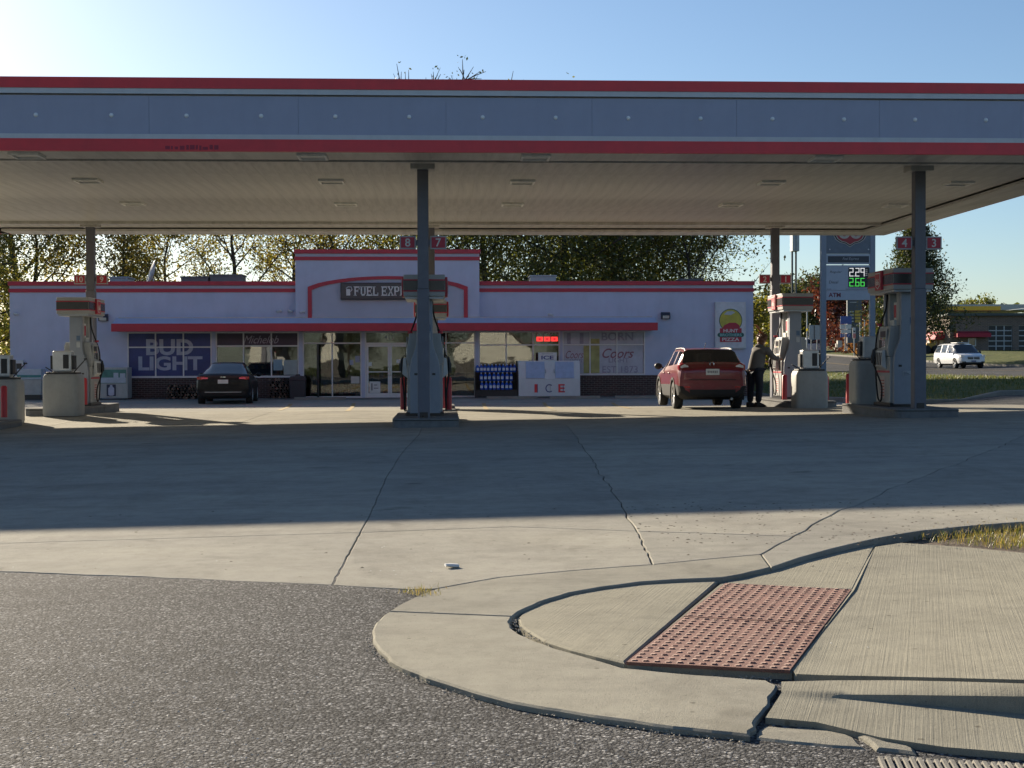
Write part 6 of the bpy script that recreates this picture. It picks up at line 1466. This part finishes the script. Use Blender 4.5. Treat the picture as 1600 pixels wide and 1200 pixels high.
text('Regular', DARK, pr, (at(1305, 425, PY).x, PY - .1125, pz(425.5)), w=19 / ps, h=4.5 / ps, shear=.2, extrude=.001); text('Diesel', DARK, pr, (at(1301.5, 440, PY).x, PY - .1125, pz(441)), w=15 / ps, h=4.5 / ps, shear=.2, extrude=.001)
m = MB(); m.bx(at(1291, 450, PY).x, at(1298, 450, PY).x, PY - .114, PY - .1105, pz(452.2), pz(451.6)); m.bx(at(1320, 450, PY).x, at(1357, 450, PY).x, PY - .114, PY - .1105, pz(452.2), pz(451.6)); m.build('divider', DARK, pr)
at_ = pbox('atm_cabinet', 454, 468.8, PPAN, -.11, .11); text('ATM', M('atm_maroon', (.14, .02, .04), .5), at_, (at(1303, 461, PY).x, PY - .1125, pz(461)), w=19.5 / ps, h=6.8 / ps, bold=.03, extrude=.001)
LEDB = M('led_board', (.006, .006, .008), .4); LW = M('led_white', (1, 1, 1), emit=.36); LG = M('led_green', (.10, .85, .12), emit=.36)
led = pbox('led_panel', 418, 449, LEDB, -.125, -.112, 1324.5, 1357.2, pr)
SEG = {'2': 'abged', '9': 'abcfg', '6': 'acdefg', '.': '.'}
def seg7(m, ch, x, z, w_, h_, th=.027):
    y0, y1 = PY - .129, PY - .1255
    if ch == '.': m.bx(x, x + th, y0, y1, z, z + th); return
    for s_ in SEG[ch]:
        if s_ == 'a': m.bx(x, x + w_, y0, y1, z + h_ - th, z + h_)
        if s_ == 'g': m.bx(x, x + w_, y0, y1, z + h_ / 2 - th / 2, z + h_ / 2 + th / 2)
        if s_ == 'd': m.bx(x, x + w_, y0, y1, z, z + th)
        if s_ == 'f': m.bx(x, x + th, y0, y1, z + h_ / 2, z + h_)
        if s_ == 'e': m.bx(x, x + th, y0, y1, z, z + h_ / 2)
        if s_ == 'b': m.bx(x + w_ - th, x + w_, y0, y1, z + h_ / 2, z + h_)
        if s_ == 'c': m.bx(x + w_ - th, x + w_, y0, y1, z, z + h_ / 2)
for row, mat, d in ((432, LW, '2.29'), (447.6, LG, '2.66')):
    m = MB(); x = at(1326, 430, PY).x; z = pz(row)
    for ch in d:
        if ch == '.': seg7(m, ch, x - .035, z, 0, 0); x += .035
        else: seg7(m, ch, x, z, 6.2 / ps, 13 / ps); x += 8.3 / ps
    m.build('price_digits', mat, led)
m = MB(); y0, y1 = PY - .129, PY - .1255
x = at(1350.8, 430, PY).x
for k in range(4): m.bx(x, x + .09, y0, y1, pz(431 - k * 2.8), pz(429.8 - k * 2.8))
m.build('price_fraction', M('led_dim', (.5, .5, .5), emit=.12), led)
def shield(z0, sc, y, mat, name, par):
    pts = [(-.95, 1.0), (-.5, 1.06), (0, 1.0), (.5, 1.06), (.95, 1.0), (.86, .78), (.88, .5), (1.0, .2), (.98, -.1), (.84, -.34), (.6, -.5), (.28, -.58), (0, -.76), (-.28, -.58), (-.6, -.5), (-.84, -.34), (-.98, -.1), (-1.0, .2), (-.88, .5), (-.86, .78)]
    cx_ = at(1327, 365, PY).x; m = MB(); m.prism([(cx_ + a * .78 * sc, z0 + b * .80 * sc) for a, b in pts], 'y', y - .003, y); return m.build(name, mat, par, fixn=True)
zs = pz(386.5) + .76 * .80
sh = shield(zs, 1.0, PY - .1015, M('shield_cream', (.42, .38, .33), .5), 'shield_edge', up); shield(zs, .95, PY - .1055, BLACK, 'shield_black', up); shield(zs, .87, PY - .1095, M('shield_cream', (.42, .38, .33)), 'shield_line', up); shield(zs, .81, PY - .1135, M('shield_red', (.30, .025, .035), .5), 'shield_face', up)
text('66', M('shield_cream', (.42, .38, .33)), up, (at(1327, 365, PY).x, PY - .1175, zs + .08), w=1.02, h=.62, bold=.02, extrude=.001); text('PHILLIPS', M('shield_cream', (.42, .38, .33)), up, (at(1327, 365, PY).x, PY - .1175, zs + .60), w=1.2, h=.2, bold=.01, extrude=.001)
m = MB()
for a in (1295.5, 1356): m.lathe([(.001, -.02), (.03, -.015), (.035, 0)], 8, c=(at(a, 390, PY).x, PY - .10, pz(390)), axis='y')
m.build('bolt', WHITE, up)
# twin pole sign further back
TY = 76.0; t = thing('twin_pole_sign', 'tall twin pole sign standing behind the number 1 flag', 'sign', (0, 0, 0)); z = lambda py: at(1240, py, TY).z
m = MB(); m.bx(at(1236.3, 400, TY).x, at(1247, 400, TY).x, TY - .3, TY + .3, z(393), z(300)); m.build('cabinet', M('cabinet_steel', (.40, .44, .48), .45), t, bevel=.02)
m = MB(); m.bx(at(1241.2, 400, TY).x, at(1242, 400, TY).x, TY - .31, TY - .301, z(392), z(301)); m.build('seam', DARK, t)
for a in (1237.8, 1243.6): m = MB(); m.cyl((at(a, 430, TY).x, TY), .055, 0.0, z(393) - .002, 10); m.build('pole', M('pole_dark', (.07, .085, .09), .5), t)
def road_sign(name, lab, cat, px0, px1, y0, y1, Y, face, grp=None, pole_px=None, pole_mat=STEEL, base=None, d=.03):
    t = thing(name, lab, cat, (0, 0, 0), 0, grp); a, b = at(px0, 540, Y).x, at(px1, 540, Y).x; z0, z1 = at(px0, y1, Y).z, at(px0, y0, Y).z
    m = MB(); m.bx(a, b, Y - d, Y, z0, z1); f = m.build('sign_panel', face, t)
    for q in (pole_px or [(px0 + px1) / 2]):
        x = at(q, 540, Y).x; m = MB(); m.cyl((x, Y + .07), .045, (terr(x, Y) - .3 if base is None else at(q, base, Y).z), z1, 8); m.build('post', pole_mat, t)
    return t, f
t, f = road_sign('road_sign', 'pair of large blank sign backs beside the pylon post', 'sign', 1264, 1281, 508, 530.5, 105, M('sign_back', (.33, .36, .38), .5, .2), pole_px=(1268, 1277), base=556)
m = MB(); m.bx(at(1272, 540, 105).x, at(1272.6, 540, 105).x, 104.9, 104.968, at(1272, 530, 105).z, at(1272, 508.5, 105).z); m.build('panel_joint', DARK, t)
BLU = M('sign_blue', (.05, .09, .30), .5)
t, f = road_sign('service_sign', 'blue and white roadside service sign stack on one post below the pylon', 'sign', 1313, 1330.5, 494, 506, 100, BLU, pole_px=(1321,), base=548)
for (a, b, c, d, mt) in ((1312.5, 1320.5, 507, 514, PAPER), (1321.5, 1330, 507, 514, PAPER), (1313.5, 1329.5, 515, 520.5, PAPER), (1313, 1319.5, 521.5, 527, BLU), (1322.5, 1329, 521.5, 527, BLU)):
    m = MB(); m.bx(at(a, 540, 100).x, at(b, 540, 100).x, 99.96, 99.99, at(a, d, 100).z, at(a, c, 100).z); m.build('sign_panel', mt, t)
m = MB()
for k in range(5): m.bx(at(1314, 540, 100).x, at(1328.5, 540, 100).x, 99.955, 99.959, at(1314, 509.2 + k * 2.4, 100).z, at(1314, 508.5 + k * 2.4, 100).z)
m.build('sign_print', STEEL, t)
for a in (1316.3, 1325.8):
    x, z_ = at(a, 524, 100).x, at(a, 524.2, 100).z; m = MB(); m.tube([(x - .05, 99.955, z_ - .07), (x + .05, 99.955, z_ + .07)], .014, 5); m.tube([(x - .02, 99.955, z_ + .07), (x + .06, 99.955, z_ + .075), (x + .06, 99.955, z_)], .012, 5); m.build('arrow', PAPER, t)
t, f = road_sign('road_sign', 'narrow white and pink upright sign on a thin post below the pylon', 'sign', 1332.3, 1336.8, 512, 529, 98, PAPER, pole_px=(1335,), base=556)
m = MB(); m.bx(at(1332.5, 540, 98).x, at(1336.6, 540, 98).x, 97.955, 97.969, at(1334, 528.5, 98).z, at(1334, 521, 98).z); m.build('pink_panel', M('sign_pink', (.6, .2, .18), .6), t); m = MB(); m.bx(at(1333.2, 540, 98).x, at(1336, 540, 98).x, 97.955, 97.969, at(1334, 519, 98).z, at(1334, 516.5, 98).z); m.build('sign_print', DARK, t)
t, f = road_sign('plaza_sign', 'distant dark plaza sign with yellow price strips beyond the pylon', 'sign', 1322.5, 1345, 469.5, 536, 125, M('plaza_dark', (.07, .085, .10), .5), pole_px=(1324, 1343.5), base=548, d=.3)
for k in range(4):
    m = MB(); m.bx(at(1334, 540, 125).x, at(1342.5, 540, 125).x, 124.6, 124.695, at(1334, 489 + k * 5, 125).z, at(1334, 485.2 + k * 5, 125).z); m.build('yellow_strip', M('plaza_yellow', (.50, .34, .05), .5), t)
    m = MB(); m.bx(at(1326, 540, 125).x, at(1332, 540, 125).x, 124.6, 124.695, at(1334, 488 + k * 5, 125).z, at(1334, 486.5 + k * 5, 125).z); m.build('pale_strip', STEEL, t)
m = MB(); m.bx(at(1326, 540, 125).x, at(1336, 540, 125).x, 124.6, 124.695, at(1334, 473, 125).z, at(1334, 472, 125).z); m.build('pale_strip', STEEL, t)
for (a, y0, lab) in ((1343.8, 504, 'thin white post left of the pair under the pylon'), (1350.8, 500, 'thicker white post right of the pair under the pylon')):
    p = at(a, y0, 118); m = MB(); m.cyl((0, 0), .05, 0, p.z - terr(p.x, 118), 8); tag(m.build('marker_post', PAPER, loc=(p.x, 118, terr(p.x, 118))), lab, 'post')
p = at(1311, 541, 122); m = MB(); m.bx(-.18, .22, -.2, .2, 0, .62); m.bx(-.32, -.24, -.1, .1, 0, .35); tag(m.build('utility_box', M('utility_pale', (.45, .42, .36), .7), loc=(p.x, 122, p.z - .1)), 'small pale utility box on the lawn below the pylon', 'utility box')
# slim roadside light pole behind the sunlit pump
p = at(1261, 532, 130); m = MB(); m.tube([(0, 0, -1), (0, 0, at(1261, 487, 130).z - p.z), (-.5, 0, at(1261, 486, 130).z - p.z + .05)], .07, 8); tag(m.build('lamp_post', STEEL, loc=(p.x, 130, p.z)), 'slim grey lamp post behind the sign backs', 'lamp post')

# ------------------------------------------------ brick repair shop
BY = 125.0; BS = FPX / BY; bxx = lambda px: at(px, 540, BY).x; bz = lambda py: at(1520, py, BY).z
t = thing('repair_shop', 'brown brick shop with red awnings and glazed garage doors across the road', 'building', (0, 0, 0))
BR2 = mat_brick('shop_brick', (.20, .14, .11), (.15, .11, .09), (.28, .25, .22), 1.6)
x0, x1, zf, zt = bxx(1484), bxx(1484) + 19, bz(557), bz(493.5)
doors = [(bxx(1544.5), bxx(1582), zf, bz(508.5)), (bxx(1592), bxx(1630), zf, bz(508.5)), (bxx(1640), bxx(1678), zf, bz(508.5))]; win = (bxx(1512.5), bxx(1525), bz(541), bz(528.5))
o = holes_wall('wall', x0, x1, zf - .5, zt, BY, BY + .3, doors + [win], BR2, t)
m = MB(); m.bx(x0, x0 + .3, BY + .302, BY + 7, zf - .5, zt); m.build('wall', BR2, t); m = MB(); m.bx(x0, x1, BY + 7.002, BY + 7.3, zf - .5, zt); m.build('wall', BR2, t); m = MB(); m.bx(x1 - .3, x1, BY + .302, BY + 7, zf - .5, zt); m.build('wall', BR2, t)
m = MB(); m.bx(x0 - .35, x1 + .3, BY - .4, BY + 7.6, zt + .002, zt + .25); m.build('roof', M('shop_roof', (.06, .075, .075), .6), t)
m = MB(); m.bx(x0 + .3, x1 - .3, BY + 6, BY + 6.2, zf, zt); m.build('back_wall', DARK, t)
for k, (a, b, c, d) in enumerate(doors):
    m = MB(); f = .09
    rows_ = 6; hh = (d - c) / rows_; yv = BY + .12
    for j in range(rows_ + 1): m.bx(a, b, yv - .03, yv + .03, max(c, c + hh * j - f / 2), min(d, c + hh * j + f / 2))
    for j in range(4): q = lerp(a, b, j / 3); m.bx(max(a, q - f / 2), min(b, q + f / 2), yv - .025, yv + .025, c, d)
    m.bx(a, b, yv - .02, yv + .02, c, c + hh)
    g = m.build('garage_door', M('door_aluminium', (.42, .44, .46), .4), t)
    for i in range(3):
        for j in range(1, rows_): m = MB(); m.bx(lerp(a, b, i / 3) + f / 2, lerp(a, b, (i + 1) / 3) - f / 2, yv - .008, yv + .008, c + hh * j + f / 2, c + hh * (j + 1) - f / 2); m.build('pane', M('door_pane_dark', (.02, .024, .03), .35, spec=.3), g)
a, b, c, d = win; m = MB(); m.bx(a, a + .1, BY - .03, BY + .1, c, d); m.bx(b - .1, b, BY - .03, BY + .1, c, d); m.bx(a + .1, b - .1, BY - .03, BY + .1, d - .1, d); m.bx(a + .1, b - .1, BY - .03, BY + .1, c, c + .08); wn = m.build('window', FRAME, t); m = MB(); m.bx(a + .1, b - .1, BY + .02, BY + .04, c + .08, d - .1); m.build('pane', CARG, wn)
AWR = M('awning_red', (.36, .015, .035), .7)
a, b = bxx(1490.5), bxx(1543); m = MB(); m.prism([(BY - .003, bz(517.5)), (BY - .003, bz(527)), (BY - .9, bz(527)), (BY - .85, bz(521))], 'x', a, b); m.build('awning', AWR, t, fixn=True)
m = MB(); m.prism([(x0 - .003, bz(517)), (x0 - .003, bz(529.5)), (x0 - 1.0, bz(529.5)), (x0 - .8, bz(520))], 'y', BY + 1.2, BY + 5.6); m.build('awning', AWR, t, fixn=True)
for y in (BY + 1.6, BY + 3.2, BY + 4.9): m = MB(); m.bx(x0 - .04, x0 - .002, y, y + .9, zf, bz(531)); m.build('door_panel', M('door_cream', (.45, .42, .38), .6), t)
# yellow station canopy further back
YY = 175.0; y_ = lambda py: at(1520, py, YY).z; t = thing('yellow_canopy', 'distant flat canopy with a yellow fascia above the brick shop roof', 'canopy', (0, 0, 0)); a, b = at(1462, 480, YY).x, at(1640, 480, YY).x
m = MB(); m.bx(a, b, YY, YY + 18, y_(484.5), y_(475.5)); m.build('roof', M('canopy_pale', (.42, .43, .42), .5), t)
m = MB(); m.bx(a - .1, at(1563, 480, YY).x, YY - .15, YY - .003, y_(485), y_(478.5)); m.build('yellow_fascia', M('fascia_yellow', (.80, .46, .02), .5), t); m = MB(); m.bx(a - .1, at(1563, 480, YY).x, YY - .16, YY - .003, y_(486.2), y_(485.1)); m.build('red_edge', M('fascia_red', (.30, .04, .01), .5), t)
m = MB(); m.prism([(at(1540, 480, YY).x, y_(488)), (at(1592, 480, YY).x, y_(488)), (at(1592, 480, YY).x, y_(481.5))], 'y', YY - 8, YY - 6); m.build('white_gable', PAPER, t, fixn=True)
for q in (1470, 1560, 1630):
    for dy in (3, 15): m = MB(); m.cyl((at(q, 480, YY).x, YY + dy), .25, 1.5, y_(484.5) - .002, 10); m.build('post', WHITE, t)
p = at(1451, 545, 122); t = thing('yellow_loader', 'small yellow machine standing behind the front right column', 'machine', (p.x, 122, terr(p.x, 122)))
m = MB(); m.bx(-.35, .5, -.5, .5, .5, 1.0); m.build('machine_body', M('machine_yellow', (.45, .25, .03), .5), t, bevel=.05); m = MB(); m.tube([(.2, 0, 1.0), (-.1, -.2, 1.7), (-.5, -.3, 1.5)], .09, 6); m.build('arm', M('machine_yellow', (.45, .25, .03)), t)
for a in (-.5, .5): m = MB(); m.lathe([(.001, -.9), (.4, -.9), (.4, .9), (.001, .9)], 14, c=(a, 0, .4), axis='y'); m.build('wheel', TYRE, t)
# ------------------------------------------------ trees
BARK = M('bark', (.055, .045, .038), .95, var=.4, scale=6, bmp=.8, bscale=20)
LOL = mat_leaf('leaf_olive', [(.070, .085, .016), (.12, .12, .024), (.18, .155, .03), (.10, .075, .025), (.22, .18, .04)], .55)
LDK = mat_leaf('leaf_dark_green', [(.075, .092, .024), (.095, .115, .028), (.115, .13, .034), (.14, .14, .036)], .6)
LCN = mat_leaf('leaf_conifer_green', [(.020, .034, .012), (.032, .048, .014), (.055, .066, .018), (.10, .10, .03)], .3)
LYL = mat_leaf('leaf_yellow_green', [(.14, .14, .02), (.22, .20, .03), (.09, .11, .018), (.26, .2, .03)], .5)
LRD = mat_leaf('leaf_red', [(.075, .016, .016), (.11, .025, .022), (.05, .014, .012), (.13, .05, .025)], .4)
LBR = mat_leaf('leaf_rust', [(.20, .09, .03), (.14, .06, .025), (.26, .14, .05)], .4)
LFD = mat_leaf('leaf_far_green', [(.03, .045, .016), (.045, .06, .02), (.07, .08, .025), (.10, .095, .03)], .35)
def tree(seed, H, R, th, nleaf, ls, shape='round', tr=.16, limbs=12, spread=.38, gap=0, sub=4, leafz=.0):
    r = random.Random(seed); T = MB(); pts = []
    path = [Vector((0, 0, -.3))]; k = 9
    for i in range(1, k + 1): path.append(Vector((path[-1].x + r.gauss(0, H * .012), path[-1].y + r.gauss(0, H * .012), H * .93 * i / k)))
    T.tube(path, [tr * (1 - .88 * i / k) + .012 for i in range(k + 1)], 8)
    def on(z):
        q = max(0, min(.999, z / (H * .93))) * k; i = int(q); return path[i].lerp(path[i + 1], q - i)
    for i in range(limbs):
        f = (i + r.random()) / limbs; z = th + (H * .9 - th) * f; p = on(z); a = i * 2.4 + r.uniform(-.4, .4)
        if shape == 'cone': rr = R * (1.05 - f) + .25
        elif shape == 'vase': rr = R * (.45 + .65 * sin(pi * min(1, f * .9 + .1)))
        else: rr = R * (.35 + .75 * sin(pi * (f * .82 + .14)))
        up = {'cone': .18, 'vase': .9, 'round': .55}[shape] * (.6 + .6 * f); d = Vector((cos(a), sin(a), up)).normalized(); ln_ = rr * r.uniform(.8, 1.12)
        br = [p]; dd = d.copy()
        for s_ in range(4):
            dd = (dd + Vector((r.gauss(0, .13), r.gauss(0, .13), r.gauss(.03, .10)))).normalized(); br.append(br[-1] + dd * ln_ / 4)
        b0 = tr * (1 - .8 * f) * .42 + .012; T.tube(br, [b0 * (1 - .2 * s_) for s_ in range(5)], 5)
        for s_ in range(sub * 2):
            q = r.uniform(.3, 1.0) * 4; j = min(3, int(q)); c = br[j].lerp(br[j + 1], q - j); td = (Vector((r.gauss(0, 1), r.gauss(0, 1), r.gauss(.25, .7))).normalized() + dd * .8).normalized(); tl = rr * r.uniform(.22, .5)
            e1 = c + td * tl * .5 + Vector((0, 0, r.gauss(0, .05))); e2 = c + td * tl; T.tube([c, e1, e2], [b0 * .34 + .004 + leafz, b0 * .2 + .003 + leafz, .003 + leafz * .6], 4)
            if r.random() > gap: pts += [(e1, spread * .9), (e2, spread)]
            if r.random() > gap: pts.append((c, spread * .8))
    rs = np.random.RandomState(seed); P = np.array([tuple(p) for p, _ in pts]); Sg = np.array([s_ for _, s_ in pts]); w_ = rs.rand(len(P)) ** 1.3 + .12
    idx = rs.choice(len(P), nleaf, p=w_ / w_.sum()); C = P[idx] + np.clip(rs.randn(nleaf, 3), -1.35, 1.35) * Sg[idx, None] * R / 3.0 * np.array([1, 1, .75])
    C[:, 2] = np.maximum(C[:, 2], th * .5)
    A = rs.randn(nleaf, 3); A /= np.linalg.norm(A, axis=1)[:, None]; B = np.cross(A, rs.randn(nleaf, 3)); B /= np.linalg.norm(B, axis=1)[:, None] + 1e-9
    sz_ = ls * (.55 + .9 * rs.rand(nleaf))[:, None]; V_ = np.stack([C - A * sz_, C + B * sz_ * .55, C + A * sz_, C - B * sz_ * .55], 1).reshape(-1, 3)
    me = bpy.data.meshes.new('crown'); me.vertices.add(nleaf * 4); me.vertices.foreach_set('co', V_.ravel()); me.loops.add(nleaf * 4); me.loops.foreach_set('vertex_index', np.arange(nleaf * 4, dtype=np.int32))
    me.polygons.add(nleaf); me.polygons.foreach_set('loop_start', np.arange(0, nleaf * 4, 4, dtype=np.int32)); me.polygons.foreach_set('loop_total', np.full(nleaf, 4, dtype=np.int32)); me.update(calc_edges=True)
    return T.mesh('trunk', BARK, 60), me
def plant(tm, leafm, name, lab, loc, rz=0, sc=1, grp=None, cat='tree'):
    t = thing(name, lab, cat, loc, rz, grp); t.scale = (sc, sc, sc)
    link('trunk', tm[0], t)
    key = (tm[1].name, leafm.name)
    if key not in _leafme:
        c = tm[1].copy(); c.materials.clear(); c.materials.append(leafm); _leafme[key] = c
    link('crown', _leafme[key], t); return t
_leafme = {}
TA = tree(1, 13.5, 4.2, 2.2, 14000, .092, 'vase', .20, 16, .55, .10); TB = tree(2, 12.5, 4.6, 2.0, 8000, .085, 'vase', .24, 15, .50, .30); TC = tree(3, 12.0, 5.0, 1.6, 52000, .070, 'round', .25, 22, .80, 0)
TX = tree(12, 15.4, 4.4, 3.0, 1500, .07, 'vase', .24, 22, .10, .2, 10, .013)
TD = tree(4, 9.0, 4.6, 2.0, 4200, .085, 'vase', .14, 12, .26, .30, 6); TE = tree(5, 10.5, 3.1, 1.4, 26000, .085, 'cone', .16, 34, .50, 0); TF = tree(6, 8.0, 3.6, .8, 5200, .22, 'round', .18, 12, .8, 0); TG = tree(8, 5.0, 1.9, .5, 4200, .10, 'round', .09, 11, .6, 0); TH = tree(9, 1.7, 1.1, .05, 1600, .08, 'round', .04, 9, .8, 0)
bz_ = -.5
BT = 'trees behind the store'
for tm, lm, px_, Y, rz, sc, lab in [(TC, LDK, -85, 66, .3, .85, 'dark dense tree past the left end of the store'), (TA, LOL, 55, 70, 1.0, .80, 'olive leafy tree above the left end of the parapet'), (TB, LOL, 12, 80, .2, 1.22, 'tall tree whose tip clears the canopy at the far left'),
                                     (TA, LOL, 190, 68, 2.6, .74, 'olive leafy tree right of the number 9 flag'), (TA, LOL, 262, 74, 4.0, .74, 'olive tree behind the satellite dish'), (TB, LOL, 356, 66, .5, .82, 'half bare tree with a bold dark trunk left of the gable'), (TB, LOL, 450, 72, 2.1, .8, 'half bare tree at the left edge of the gable'),
                                     (TB, LOL, 530, 70, 3.9, .84, 'thin half bare tree behind the gable'), (TA, LOL, 620, 72, 5.2, .82, 'leafy olive tree behind the gable near flag 8'), (TX, LCN, 700, 76, 1.3, 1.17, 'tall bare topped tree that shows above the canopy middle'),
                                     (TC, LDK, 770, 66, 2.0, 1.0, 'dense dark tree just right of the gable'), (TC, LDK, 870, 68, 4.4, 1.08, 'dense dark tree behind the pale roof cabinet'), (TC, LDK, 968, 70, .9, 1.06, 'dense dark tree behind the right half of the roof'), (TC, LDK, 1020, 72, 3.2, .80, 'rightmost dense dark tree behind the store roof'),
                                     (TD, LOL, 1078, 66, 1.9, 1.02, 'thin sparse tree with drooping leaves at the right end of the roof')]:
    plant(tm, lm, 'leafy_tree', lab, (X(px_, Y), Y, bz_), rz, sc, BT)
p = at(1186, 540, 95); plant(TG, LYL, 'yellow_tree', 'small yellow green tree just past the right end of the store', (p.x, 95, .3), .4, 1.05); 
p = at(1200, 540, 100); plant(TG, LDK, 'green_tree', 'dark green bushy tree right of the store corner', (p.x + .5, 101, .0), 1.4, .85); p = at(1188, 540, 90); plant(TF, LDK, 'green_tree', 'dark tree lower behind the yellow green one', (p.x - .3, 104, -.6), 2.2, .62)
p = at(1441, 545, 100); plant(TE, LCN, 'conical_tree', 'tall conical dark tree behind the front right column', (p.x, 104, terr(p.x, 104)), .8, 1.15)
for i, (px_, Y, sc, lm, lab) in enumerate([(1222, 190, 1.0, LFD, 'green tree seen under the header of the sunlit pump'), (1248, 205, 1.1, LFD, 'green tree behind the slim lamp post'), (1272, 215, 1.25, LFD, 'taller green tree behind the sign backs'), (1296, 200, 1.2, LFD, 'green tree beside the left pylon post'),
                                           (1313, 160, .95, LRD, 'red autumn tree left of the plaza sign'), (1352, 170, .85, LRD, 'red autumn tree right of the plaza sign'), (1383, 190, .9, LYL, 'yellowish tree seen between pylon and front right pump'), (1410, 180, .9, LFD, 'green tree behind the posts of the front right pump'),
                                           (1532, 260, .95, LDK, 'far dark round tree over the yellow canopy'), (1550, 270, .62, LDK, 'lower far dark tree right of the round one'), (1168, 180, .8, LFD, 'green tree hidden low behind the store corner')]):
    p = at(px_, 545, Y); plant(TF, lm, 'background_tree', lab, (p.x, Y, terr(p.x, Y) - .3), i * 1.3, sc)
for i, (px_, Y, sc, lm, lab) in enumerate([(1341, 135, 1.5, LBR, 'rust brown bush under the right side of the pylon'), (1352, 132, 1.7, LBR, 'taller rust brown bush beside the right pylon post'), (1328, 140, 1.3, LRD, 'dark red bush left of the rust brown bushes'), (1304, 145, 1.6, LRD, 'low red bush on the lawn near the utility box')]):
    p = at(px_, 545, Y); plant(TH, lm, 'bush', lab, (p.x, Y, terr(p.x, Y) - .1), i * 1.7, sc, None, 'bush')
# far wood line that closes the horizon
m = MB(); r = random.Random(3)
rs = np.random.RandomState(3); vs = []
for k in range(520):
    a = r.uniform(-.42, .95); Y = r.uniform(300, 360); x = Y * math.tan(a); h = r.uniform(5, 10); z0 = terr(x, Y)
    for _ in range(26):
        c = Vector((x + r.gauss(0, 3), Y + r.gauss(0, 3), z0 + h * r.random() ** .7)); s_ = r.uniform(.5, 1.3); u = Vector((r.gauss(0, 1), r.gauss(0, 1), r.gauss(0, 1))).normalized() * s_; v = u.cross(Vector((r.gauss(0, 1), r.gauss(0, 1), r.gauss(0, 1)))).normalized() * s_ * .6
        m.add([c - u, c + v, c + u, c - v], [(0, 1, 2, 3)])
tag(m.build('far_wood', LFD), 'far low wood along the horizon', 'wood', kind='stuff')
# houses and trees made up behind the camera, shaped for reflections in the store glass
for i, (x, y, w_, lab) in enumerate(((-20, -43, 2.6, 'pale narrow shed added behind the viewer for the leftmost reflection'), (-12.6, -43, 1.8, 'pale narrow shed added behind the viewer for the middle reflection'), (5.2, -43, 8.6, 'pale gabled house added behind the viewer for the right reflection'))):
    t = thing('house', lab, 'house', (x, y, 0), 0)
    m = MB(); m.prism([(-w_ / 2, 1.2), (w_ / 2, 1.2), (w_ / 2, 2.6), (.2, 5.4), (-w_ / 2, 2.6)], 'y', -8, 0); m.build('wall', M('house_cream', (.60, .58, .50), .8), t, fixn=True)
    m = MB(); m.bx(-w_ / 2, w_ / 2, -8, 0, -.5, 1.197); m.build('base_wall', M('house_base', (.08, .075, .07), .8), t)
    m = MB(); m.prism([(-w_ / 2 - .3, 2.62), (.2, 5.65), (w_ / 2 + .3, 2.62), (w_ / 2 + .3, 2.8), (.2, 5.9), (-w_ / 2 - .3, 2.8)], 'y', -8.2, .2); m.build('roof', M('house_roof', (.12, .10, .09), .8), t, fixn=True)
for i in range(11): plant(TC, LFD, 'background_tree', 'dense tree of the row added behind the viewer, seen only in reflections', (-50 + i * 9.5, -66 + 5 * (i % 3), 0), i * 1.1, .95, 'trees added behind the viewer')
